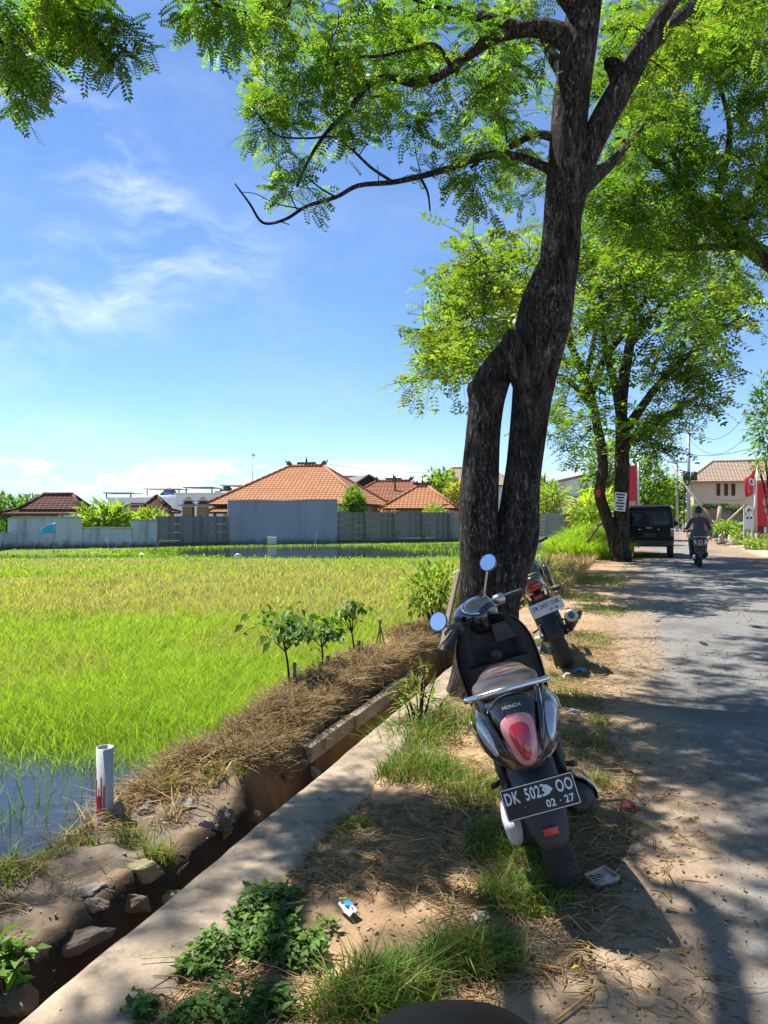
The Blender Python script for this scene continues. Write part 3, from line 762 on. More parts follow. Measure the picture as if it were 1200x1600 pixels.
# --- tree behind the viewer whose twigs hang into the top left corner
T = Tree(13)
B4 = Vector((-3.4, -2.6, 0.0))
T.limb([(B4+Vector((0, 0, -.3)), .44), (B4+Vector((0, 0, .4)), .34), (B4+Vector((.1, .2, 2.5)), .29), (B4+Vector((.3, .6, 4.6)), .25), (B4+Vector((.4, 1.1, 6.6)), .17), (B4+Vector((.4, 1.4, 8.6)), .09)], 20, True, .07, 6)
T.limb([(B4+Vector((.3, .6, 4.6)), .16), (Vector((-3.3, .4, 6.2)), .11), (P(60, -180, 3.6), .06), (P(95, -30, 4.3), .028), (P(150, 60, 4.8), .014), (P(200, 110, 5), .006)], 8, False, 0, 6)
T.limb([(Vector((-3.3, .4, 6.2)), .1), (P(-120, -120, 4.0), .05), (P(-30, 20, 4.4), .022), (P(20, 100, 4.6), .01), (P(10, 150, 4.7), .005)], 8, False, 0, 6)
T.limb([(Vector((-3.2, .2, 6.1)), .1), (P(240, -260, 3.8), .055), (P(290, -90, 4.4), .025), (P(330, 0, 4.7), .012), (P(385, 20, 4.9), .005)], 8, False, 0, 6)
T.limb([(Vector((-3.2, .2, 6.4)), .09), (Vector((-1.4, 1.6, 7.2)), .06), (Vector((.4, 3.0, 7.6)), .03)], 8, False, 0, 6)
T.limb([(B4+Vector((.35, .8, 5.6)), .13), (Vector((-1.2, -1.6, 7.0)), .08), (Vector((1.2, -.8, 7.6)), .04)], 8, False, 0, 6)
T.limb([(B4+Vector((.35, .8, 5.2)), .13), (Vector((-3.9, .8, 6.2)), .08), (Vector((-4.2, 3.2, 6.9)), .03)], 8, False, 0, 6)
r = T.r
T.grow(px_cloud(r, [(70, 25, 80, 35, 4.2, 5.4, 14), (150, 50, 45, 35, 4.5, 5.2, 7), (25, 85, 32, 40, 4.2, 5.0, 7), (8, 140, 12, 18, 4.4, 4.8, 2), (190, 100, 16, 26, 4.7, 5.1, 3), (330, 18, 34, 26, 4.5, 5.1, 6), (385, 8, 26, 16, 4.7, 5.2, 3)]), .22, 5, 7, .135, PAL, 1.0, .2, .6)
ov = []  # unseen canopy added overhead to shade the foreground and bank
for _ in range(250): ov.append((r.uniform(-5.8, 2.2), r.uniform(-1.5, 5.6), r.uniform(5.9, 8.6)))
ov = [o_ for o_ in ov if (o_[2]-CAM_H-.62)*F/max(o_[1], .1) > 820 or (o_[1] > 0 and (o_[0]+.6)*F/o_[1] < -620)]
T.grow(np.array(clumped(ov, .50, 3.3)), .34, 5, 5, .21, PAL, 1.2, .3, .3, .03)
offset_build(T, B4, 'tree overhanging the top left corner with feathery leaf sprays', M['bark_dark'], M['leaf'], compound_leaf(7, .26, .11))
# ------------------------------------------------------------------ vehicle materials
def paint(name, col, rough=0.12, coat=1.0, dust=0.35):
    m = NT(name)
    c = m.mix(m.ramp(m.noise(7, 6, .7), .45, .8), col, [x+0.03*dust*3 for x in col])
    rg = m.n('ShaderNodeMapRange'); m.l(m.noise(11, 6, .7), rg.inputs[0]); rg.inputs[3].default_value = rough; rg.inputs[4].default_value = rough+.22*dust
    m.bsdf(c, rg.outputs[0], 0, None, .5, coat); return m.m
M['black_gloss'] = paint('black_gloss', (0.012, 0.010, 0.010))
M['brown_gloss'] = paint('brown_gloss', (0.035, 0.022, 0.018))
M['black_plastic'] = simple('black_plastic', (0.022, 0.022, 0.023), .55, var=.2, bump=.15, bscale=300, dirt=(.10, .085, .07), dirt_amt=.25)
M['grey_plastic'] = simple('grey_plastic', (0.045, 0.045, 0.046), .6, var=.2, bump=.15, bscale=260, dirt=(.16, .135, .11), dirt_amt=.35)
M['rubber'] = simple('rubber', (0.028, 0.027, 0.026), .85, var=.25, bump=.3, bscale=120, dirt=(.16, .13, .10), dirt_amt=.5)
M['chrome'] = simple('chrome', (0.75, 0.75, 0.76), .12, 1.0, var=.08)
M['alloy'] = simple('alloy', (0.5, 0.5, 0.5), .38, .9, var=.15, dirt=(.15, .12, .1))
M['dark_metal'] = simple('dark_metal', (0.06, 0.058, 0.055), .5, .7, var=.3, dirt=(.18, .13, .09))
M['brown_vinyl'] = simple('brown_vinyl', (0.135, 0.088, 0.068), .42, var=.12, bump=.12, bscale=220, dirt=(.3, .25, .2), dirt_amt=.25)
M['white_cover'] = simple('white_cover', (0.62, 0.62, 0.60), .4, var=.08, dirt=(.25, .2, .15), dirt_amt=.6)
M['red_lens'] = paint('red_lens', (0.42, 0.02, 0.028), .06, 1.0, .1)
M['pink_lens'] = paint('pink_lens', (0.58, 0.22, 0.22), .06, 1.0, .1)
M['clear_lens'] = simple('clear_lens', (0.42, 0.46, 0.48), .08, .55, var=.45, scale=60, coat=1)
M['red_reflector'] = simple('red_reflector', (0.55, 0.012, 0.01), .25, var=.2, scale=90, coat=.6)
m = NT('mirror_glass'); m.bsdf((0.86, 0.90, 0.94), 0.015, 1.0); M['mirror_glass'] = m.m
M['plate_black'] = simple('plate_black', (0.012, 0.013, 0.015), .4, var=.2)
M['plate_white'] = simple('plate_white', (0.72, 0.72, 0.70), .45, var=.06, dirt=(.4, .36, .3), dirt_amt=.4)
M['paint_white'] = simple('paint_white', (0.66, 0.70, 0.72), .5, var=.1)
M['ink_black'] = simple('ink_black', (0.02, 0.02, 0.022), .6)
M['silver_print'] = simple('silver_print', (0.55, 0.52, 0.48), .35, .6)
M['instrument'] = simple('instrument', (0.30, 0.30, 0.30), .3, var=.3, scale=30)
m = NT('clear_plastic'); c_ = m.mix(m.ramp(m.noise(16, 4), .45, .6), (0.16, 0.18, 0.18), (0.30, 0.14, 0.12)); m.bsdf(c_, .05, .1, None, .6, 1.0); M['clear_plastic'] = m.m

def lettering(name, text, size, mat, parent, origin, ux, uy, wscale=1.0, depth=0.0006, bold=0.0, spacing=1.0):
    """text as a thin mesh lying on the plane (origin; ux, uy), centred"""
    cu = bpy.data.curves.new('t', 'FONT'); cu.body = text; cu.size = size; cu.align_x = 'CENTER'; cu.align_y = 'CENTER'
    cu.extrude = depth; cu.offset = bold; cu.space_character = spacing; cu.resolution_u = 3
    to = bpy.data.objects.new('t', cu); COL.objects.link(to)
    dg = bpy.context.evaluated_depsgraph_get(); me = bpy.data.meshes.new_from_object(to.evaluated_get(dg))
    bpy.data.objects.remove(to); bpy.data.curves.remove(cu)
    ux, uy = Vector(ux).normalized(), Vector(uy).normalized(); nz = ux.cross(uy)
    Mx = Matrix((ux*wscale, uy, nz)).transposed().to_4x4(); Mx.translation = Vector(origin)
    me.transform(Mx); me.materials.clear(); me.materials.append(mat)
    return link(name, me, parent)

def tyre_mesh(mb, c, R, w, n=96, groove=True):
    prof = [(-.30, .80), (-.46, .84), (-.50, .90), (-.46, .955), (-.34, .985), (-.20, .996), (-.07, 1.0), (.07, 1.0), (.20, .996), (.34, .985), (.46, .955), (.50, .90), (.46, .84), (.30, .80)]
    c = Vector(c); vs = []
    for i in range(n):
        a = 2*math.pi*i/n
        for j, (h, r) in enumerate(prof):
            k = R*r
            if groove and 3 <= j <= 10 and (i+abs(2*j-13)//2) % 5 == 0: k -= R*.022
            vs.append(c+Vector((h*w, k*math.cos(a), k*math.sin(a))))
    m_ = len(prof); fs = []
    for i in range(n):
        i2 = (i+1) % n
        for j in range(m_-1): fs.append((i*m_+j, i2*m_+j, i2*m_+j+1, i*m_+j+1))
    mb.add(vs, fs, False)
def wheel(parent, c, R, w, spokes=5, name='wheel', wide=.05):
    mb = MB(); tyre_mesh(mb, c, R, w); o = mb.build('tyre', M['rubber'], parent)
    rm = MB(); rr = R*.82
    rm.revolve([(-w*.34, rr), (-w*.36, rr*.93), (-w*.2, rr*.88), (w*.2, rr*.88), (w*.36, rr*.93), (w*.34, rr)], c, 'x', 40)
    for k in range(spokes):
        a = 2*math.pi*k/spokes
        d = Vector((0, math.cos(a), math.sin(a))); e = Vector((0, -math.sin(a), math.cos(a)))
        rm.tube([Vector(c)+d*R*.12, Vector(c)+d*R*.45+e*R*.05, Vector(c)+d*R*.75], [wide*.3, wide*.24, wide*.22], 6)
    rm.revolve([(-w*.5, 0.001), (-w*.5, R*.14), (w*.5, R*.14), (w*.5, 0.001)], c, 'x', 20)
    rm.build('rim', M['dark_metal'], o)
    return o
def egg(w_top, w_bot, h, n=28, e=2.4):
    out_ = []
    for k in range(n):
        a = 2*math.pi*k/n; ca, sa = math.cos(a), math.sin(a)
        uu = math.copysign(abs(ca)**(2/e), ca); vv = math.copysign(abs(sa)**(2/e), sa)
        out_.append((uu*(w_bot+(w_top-w_bot)*(vv+1)/2)/2, vv*h/2))
    return out_

# ------------------------------------------------------------------ the parked scooter
SC_POS = (0.752, 3.03, 0.0)
SC_ROT = Matrix.Rotation(math.radians(-5.5), 3, 'Z') @ Matrix.Rotation(math.radians(-17.5), 3, 'Y')
HD_ROT = Euler((math.radians(12), math.radians(-9), math.radians(46))).to_matrix()
def mirror_normal(at, look):            # a rider-side mirror angled towards the open sky over the field
    c = (Vector((0, 0, CAM_H))-at).normalized(); n = (c+Vector(look).normalized()).normalized()
    return ((SC_ROT @ HD_ROT).transposed() @ n).normalized()
def make_scooter():
    root = empty('scooter')
    # wheels
    wheel(root, (0, 0, .285), .285, .116)
    wheel(root, (0, 1.25, .285), .285, .09)
    # tail body: deep rounded shell narrowing to the rear
    b = MB()
    secs = [(.62, .105, .07, .66, .44, 0), (.50, .135, .10, .735, .45, 0), (.36, .158, .13, .785, .46, .005), (.20, .182, .145, .815, .48, .01), (.05, .197, .150, .835, .51, .02), (-.10, .204, .148, .845, .540, .035),
            (-.20, .200, .132, .848, .560, .045), (-.262, .180, .106, .845, .578, .05), (-.298, .145, .078, .835, .598, .05), (-.316, .090, .044, .815, .63, .045)]
    b.rings([superring(y, t, bo, zt, zb, 40, 2.35, -tl) for y, t, bo, zt, zb, tl in secs])
    b.build('body', M['brown_gloss'], root)
    # black rear panel framing the lamp, raised on the shell
    nrm = Vector((0, -1, .30)).normalized(); uy = Vector((0, .30, 1)).normalized(); ux = Vector((1, 0, 0))
    pb = MB(); pb.dome(egg(.235, .100, .275), Vector((0, -.290, .730)), ux, uy, nrm, .048, 6, .03)
    pb.build('rear_panel', M['black_gloss'], root)
    tl = MB(); tl.dome(egg(.158, .082, .200, 28, 2.7), Vector((0, -.326, .708)), ux, uy, nrm, .034, 7, .014)
    lamp = tl.build('tail_lamp', M['pink_lens'], root)
    t2 = MB(); t2.dome(egg(.122, .054, .160, 28, 2.5), Vector((0, -.3385, .706)), ux, uy, nrm, .0265, 7, 0); t2.build('red_lens', M['red_lens'], lamp)
    # ribs either side of the lamp
    for s in (-1, 1):
        rb = MB(); rb.tube([(s*.112, -.22, .845), (s*.098, -.300, .775), (s*.074, -.333, .69), (s*.048, -.330, .62)], [.012, .012, .010, .006], 8)
        rb.build('trim_rib', M['black_gloss'], root)
        bl = MB()
        n2 = Vector((s*.42, -.86, .28)).normalized(); v2 = Vector((s*.34, .22, 1)); v2 = (v2-n2*v2.dot(n2)).normalized(); u2 = v2.cross(n2)
        bl.dome(egg(.062, .036, .150, 24, 2.2), Vector((s*.121, -.286, .728)), u2, v2, n2, .014, 5, .03)
        bl.build('indicator', M['clear_lens'], root)
    lettering('lettering', 'HONDA', .0185, M['silver_print'], root, Vector((0, -.3115, .826)), (1, 0, 0), (0, .62, 1), 1.05, .0008, .0006)
    for s in (-1, 1):
        lettering('side_lettering', 'Scoopy', .062, M['silver_print'], root, (s*.1805, -.085, .745), (0, s, .22), (-s*.30, -.15, 1), .8, .002, .0005)
    # seat
    st = MB()
    ss = [(.60, .055, .76, .70), (.55, .085, .815, .70), (.45, .112, .838, .72), (.32, .132, .832, .75), (.20, .142, .842, .78), (.08, .148, .868, .80), (-.06, .146, .888, .82), (-.15, .130, .888, .83), (-.20, .095, .880, .835), (-.22, .045, .868, .84)]
    st.rings([superring(y, w*.92, w, zt, zb, 30, 2.8) for y, w, zt, zb in ss]); st.build('seat', M['brown_vinyl'], root, sub=1)
    # chrome grab rail
    gr = MB(); gp = [(-.150, .04, .80), (-.160, -.08, .835), (-.162, -.19, .862), (-.152, -.238, .872), (-.09, -.258, .878), (0, -.266, .880), (.09, -.258, .878), (.152, -.238, .872), (.162, -.19, .862), (.160, -.08, .835), (.150, .04, .80)]
    c = catmull([(Vector(p), .0125) for p in gp], 5); gr.tube([p for p, r_ in c], [r_ for p, r_ in c], 12); gr.build('grab_rail', M['chrome'], root)
    # rear mudguard, plate, reflector
    fd = MB(); rings = []
    for (y, z, w, th) in ((-.20, .60, .085, .05), (-.262, .565, .092, .04), (-.315, .50, .090, .03), (-.345, .43, .082, .022), (-.362, .37, .072, .018), (-.366, .325, .060, .014), (-.362, .298, .040, .010)):
        rings.append([Vector((x*w, y+th*(abs(x)**2.5)*1.6+k, z)) for x, k in [(-1, 0), (-.8, 0), (-.5, 0), (-.2, 0), (.2, 0), (.5, 0), (.8, 0), (1, 0), (1, .014), (.5, .014), (-.5, .014), (-1, .014)]])
    fd.rings(rings); guard = fd.build('mudguard', M['grey_plastic'], root)
    rf = MB(); rf.box((0, -.376, .372), (.056, .012, .027), (math.radians(-14), 0, 0)); rf.build('reflector', M['red_reflector'], root, bevel=.003)
    pn = Vector((0, -1, .16)).normalized(); pu = Vector((0, .16, 1)).normalized(); pc = Vector((0, -.372, .50))
    pm = MB(); pm.prism([(a*.5, b_) for a, b_ in [(-.262, -.058), (.262, -.058), (.275, -.050), (.275, .050), (.262, .058), (-.262, .058), (-.275, .050), (-.275, -.050)]], pc, ux, pu, pn, .003)
    plate = pm.build('number_plate', M['plate_black'], root)
    fr = MB()
    for (x, y, w, h) in ((0, .0535, .268, .0028), (0, -.0535, .268, .0028), (.1335, 0, .0028, .104), (-.1335, 0, .0028, .104)):
        fr.prism([(x-w/2, y-h/2), (x+w/2, y-h/2), (x+w/2, y+h/2), (x-w/2, y+h/2)], pc+pn*.003, ux, pu, pn, .0012)
    fr.build('plate_border', M['paint_white'], plate)
    for tx, x, sp in (('DK', -.100, 1), ('5023', -.012, 1), ('OO', .096, 1)):
        lettering('plate_lettering', tx, .060, M['paint_white'], plate, pc+ux*x+pu*.018+pn*.0034, ux, pu, .62, .0008, .0012, 1.08)
    lettering('plate_lettering', '02 \u00b7 27', .036, M['paint_white'], plate, pc+ux*.066-pu*.030+pn*.0034, ux, pu, .92, .0008, .001, 1.1)
    sm = MB(); sm.prism([(.020, .000), (.034, .002), (.052, .016), (.050, .022), (.036, .036), (.022, .038), (.026, .020)], pc+pn*.0034, ux, pu, pn, .0014); sm.build('paint_smudge', M['paint_white'], plate)
    for x in (-.062, .062):
        bo = MB(); bo.revolve([(0, .001), (0, .006), (-.004, .006), (-.005, .001)], pc+ux*x-pu*.022+pn*.003, 'y', 10); bo.build('bolt', M['dark_metal'], plate)
    # engine and transmission (left), muffler (right)
    en = MB(); en.rings([superring(y, w, w*.9, zt, zb, 24, 3, 0, -.115) for y, w, zt, zb in ((-.10, .03, .33, .23), (-.06, .045, .37, .20), (.10, .05, .38, .18), (.35, .05, .36, .18), (.52, .045, .33, .20), (.56, .02, .30, .23))]); en.build('engine_case', M['dark_metal'], root)
    ac = MB(); ac.rings([superring(y, w, w*.8, zt, zb, 24, 2.6, .01, -.140) for y, w, zt, zb in ((-.165, .016, .335, .27), (-.145, .034, .355, .245), (-.05, .042, .365, .235), (.08, .040, .36, .24), (.14, .02, .34, .27))]); ac.build('air_cover', M['white_cover'], root)
    mf = MB(); c = [(Vector((.142, .40, .24)), .022), (Vector((.142, .28, .27)), .03), (Vector((.142, .20, .295)), .058), (Vector((.142, -.02, .345)), .064), (Vector((.142, -.17, .38)), .064), (Vector((.142, -.215, .39)), .055), (Vector((.142, -.225, .392)), .03)]
    mf.tube([p for p, r_ in c], [r_ for p, r_ in c], 24); muf = mf.build('muffler', M['dark_metal'], root)
    tp = MB(); tp.tube([(.142, -.215, .39), (.142, -.245, .397)], [.020, .020], 16); tp.build('tail_pipe', M['ink_black'], muf)
    hs = MB(); rings = []
    for (y, z) in ((-.20, .392), (-.15, .382), (-.02, .352), (.08, .33), (.12, .32)):
        e = .6 if y in (-.20, .12) else 1
        rings.append([Vector((.142+.076*math.cos(a), y, z+.076*math.sin(a))) for a in np.linspace(-.5*e, 1.5*e, 12)])
    hs.rings(rings, True, False, False, False); ho = hs.build('heat_shield', M['chrome'], muf); sd = ho.modifiers.new('s', 'SOLIDIFY'); sd.thickness = .006
    ar = MB(); ar.tube([(.10, 0, .285), (.10, .25, .26), (.10, .5, .27)], .022, 10); ar.tube([(-.12, .02, .36), (-.12, -.05, .56)], .02, 10); ar.tube([(.12, .02, .33), (.12, -.05, .56)], .02, 10); ar.build('swing_arm', M['dark_metal'], root)
    sw = MB(); sw.tube([(-.13, .32, .22), (-.20, .34, .10), (-.285, .33, -.075)], [.011, .011, .010], 8); sw.box((-.288, .325, -.078), (.045, .07, .008)); sw.build('side_stand', M['chrome'], root)
    # floorboard, leg shield, front
    fb = MB(); fb.rings([superring(y, w, w, zt, zb, 24, 4) for y, w, zt, zb in ((.50, .15, .40, .26), (.60, .175, .33, .24), (.75, .18, .31, .24), (.88, .175, .34, .25), (.95, .15, .42, .28))]); fb.build('floorboard', M['black_plastic'], root)
    for s in (-1, 1):
        pg = MB(); pg.tube([(s*.14, .45, .30), (s*.20, .40, .30)], .014, 8); pg.build('pillion_peg', M['dark_metal'], root)
    ls = MB(); rings = []
    prof = [(.34, .155, .905), (.42, .185, .925), (.52, .208, .93), (.64, .222, .925), (.76, .224, .915), (.86, .212, .905), (.93, .186, .90), (.98, .145, .90), (1.005, .095, .905), (1.012, .05, .91)]
    for z, w, y in prof:
        rings.append([Vector((x*w, y-.10*abs(x)**3+k+.02, z)) for x, k in [(-1, 0), (-.96, -.012), (-.85, .004), (-.6, .03), (-.3, .045), (0, .05), (.3, .045), (.6, .03), (.85, .004), (.96, -.012), (1, 0), (.96, .03), (.6, .13), (0, .17), (-.6, .13), (-.96, .03)]])
    ls.rings(rings); ls.build('leg_shield', M['brown_gloss'], root, sub=1)
    ip = MB(); rings = []
    for z, w, y in prof[:-1]:
        rings.append([Vector((x*w*.9, y-.09*abs(x)**3+k+.012, z)) for x, k in [(-1, 0), (-.6, .024), (-.3, .036), (0, .04), (.3, .036), (.6, .024), (1, 0), (.6, .05), (-.6, .05)]])
    ip.rings(rings); inner = ip.build('inner_panel', M['black_plastic'], root)
    # two open pockets and the key panel on the inside
    pk = MB()
    for s in (-1, 1):
        pk.rings([[Vector((s*.115+a*.082, .885+(.05 if b_ < 0 else .0)-.01*b_, z)) for a, b_ in ((-1, 1), (1, 1), (1, -1), (-1, -1))] for z in (.62, .70, .755)], False)
    pk.build('glove_pocket', M['black_plastic'], inner, bevel=.008)
    pt = MB(); pt.box((.085, .905, .90), (.13, .012, .10), (-.1, 0, 0)); pt.build('fuse_panel', M['grey_plastic'], inner, bevel=.008)
    kp = MB(); kp.revolve([(.0, .001), (0, .034), (.03, .034)], (0, .875, .79), 'y', 20); kp.build('key_switch', M['dark_metal'], inner)
    hk = MB(); hk.tube([(0, .87, .71), (0, .84, .70), (0, .835, .72)], .007, 8); hk.build('bag_hook', M['chrome'], inner)
    fn = MB(); rings = []
    for i in range(15):
        a = math.radians(-10+i*13); rr_ = .315
        rings.append([Vector((x*.07, 1.25+(rr_-.02*abs(x)**2)*math.cos(a)*(-1), .285+(rr_-.03*abs(x)**2)*math.sin(a))) for x in (-1, -.6, 0, .6, 1)])
    fn.rings(rings, True, False, False, False); f_ = fn.build('front_mudguard', M['brown_gloss'], root); sd = f_.modifiers.new('s', 'SOLIDIFY'); sd.thickness = .006
    fk = MB()
    for s in (-1, 1): fk.tube([(s*.075, 1.25, .285), (s*.07, 1.08, .70)], .02, 10)
    fk.tube([(0, 1.10, .68), (0, 1.0, .98)], .028, 10); fk.build('front_fork', M['dark_metal'], root)
    # steering head, turned to the left
    hd = empty('handlebar', (-.03, .99, .985), (math.radians(12), math.radians(-9), math.radians(46)), root)
    pod = MB(); pod.rings([superring(y, w, w*.8, zt, zb, 26, 2.2, .0) for y, w, zt, zb in ((-.10, .045, .075, -.03), (-.08, .085, .09, -.06), (-.03, .112, .10, -.085), (.03, .118, .10, -.09), (.09, .108, .085, -.085), (.13, .085, .06, -.07), (.15, .05, .03, -.045))]); pod.build('headlamp_pod', M['black_gloss'], hd)
    mtr = MB(); mtr.dome(egg(.195, .165, .135, 28, 2.1), Vector((0, -.015, .082)), (1, 0, 0), (0, .93, .25), Vector((0, -.25, .93)), .036, 6, .02); mt = mtr.build('speedometer', M['clear_plastic'], hd)
    ri = MB(); ol = egg(.205, .175, .145, 36, 2.1); ri.tube([Vector((a, -.015+b_*.93, .082+b_*.25)) for a, b_ in ol+ol[:1]], .007, 8); ri.build('speedometer_ring', M['chrome'], mt)
    hb = MB(); c = catmull([(Vector(p), .012) for p in ((-.30, -.05, .02), (-.2, -.02, .03), (-.10, .01, .0), (0, .02, -.02), (.10, .01, .0), (.2, -.02, .03), (.30, -.05, .02))], 4); hb.tube([p for p, r_ in c], [r_ for p, r_ in c], 10); hb.build('bar', M['chrome'], hd)
    for s in (-1, 1):
        d = Vector((s*.335, -.062, .016)); i_ = Vector((s*.21, -.022, .031)); gp = MB()
        gp.tube([i_, i_+(d-i_)*.9, d, d+(d-i_)*.08], [.0175, .017, .019, .012], 14); gp.build('grip', M['black_plastic'], hd)
        sw = MB(); sw.tube([Vector((s*.145, -.005, .032)), Vector((s*.16, -.008, .034)), Vector((s*.205, -.022, .032)), Vector((s*.212, -.024, .031))], [.015, .031, .031, .018], 14); sw.build('switch_box', M['grey_plastic'] if s < 0 else M['alloy'], hd)
        lv = MB(); lv.tube([(s*.15, .035, .02), (s*.20, .04, .015), (s*.30, .025, .0), (s*.345, .012, -.005)], [.009, .007, .006, .008], 8); lv.build('brake_lever', M['alloy'], hd)
        rs = MB(); rs.tube([(s*.125, .035, .03), (s*.125, .035, .07)], [.022, .018], 12); rs.build('master_cylinder', M['grey_plastic'], hd)
        ms = MB()
        if s > 0: pp = [(.115, .02, .05), (.118, .02, .10), (.150, .0, .19), (.168, -.01, .245)]; mc = Vector((.172, -.016, .262)); mn = Vector((-.62, -.72, .20))
        else: pp = [(-.185, .01, .05), (-.22, .0, .075), (-.28, -.01, .095), (-.315, -.02, .12)]; mc = Vector((-.33, -.028, .15)); mn = Vector((-.60, -.72, .06))
        c = catmull([(Vector(p), .0055) for p in pp], 4); ms.tube([p for p, r_ in c], [r_ for p, r_ in c], 8); mi = ms.build('mirror_stalk', M['chrome'], hd)
        mn = mirror_normal(Vector(SC_POS)+SC_ROT@(Vector((-.03, .99, .985))+HD_ROT@mc), (-.80, -.30, .55) if s > 0 else (-.9, -.35, .35)); u_ = Vector((0, 0, 1)).cross(mn).normalized()*-1; v_ = mn.cross(u_).normalized()
        sh = MB(); sh.dome(egg(.104, .104, .104, 28, 2), mc, u_, v_, -mn, .026, 5, .004); sh.build('mirror_shell', M['black_gloss'], mi)
        gl = MB(); gl.prism(egg(.094, .094, .094, 28, 2), mc+mn*.0045, u_, v_, mn, .001); gl.build('mirror_glass', M['mirror_glass'], mi)
    for (x0, x1, zz) in ((-.16, -.04, -.06), (.15, .05, -.05), (-.10, .02, -.10)):
        cb = MB(); c = catmull([(Vector(p), .0045) for p in ((x0, .04, .03), (x0*1.15, .10, .0), (x0*.8, .12, zz), (x1, .06, zz-.06))], 5); cb.tube([p for p, r_ in c], [r_ for p, r_ in c], 7); cb.build('cable', M['black_plastic'], hd)
    rr_ = MB(); rr_.tube([(.115, .02, .05), (.115, .02, .075)], .011, 8); rr_.build('red_clamp', M['red_reflector'], hd)
    return root
SCOOTER = make_scooter()
SCOOTER.rotation_mode = 'QUATERNION'
SCOOTER.rotation_quaternion = Matrix.Rotation(math.radians(-5.5), 4, 'Z').to_quaternion() @ Matrix.Rotation(math.radians(-17.5), 4, 'Y').to_quaternion()
SCOOTER.location = SC_POS
tag(SCOOTER, 'dark brown scooter with tan seat and big red tail lamp, leaning by the tree', 'scooter', 'scooters')
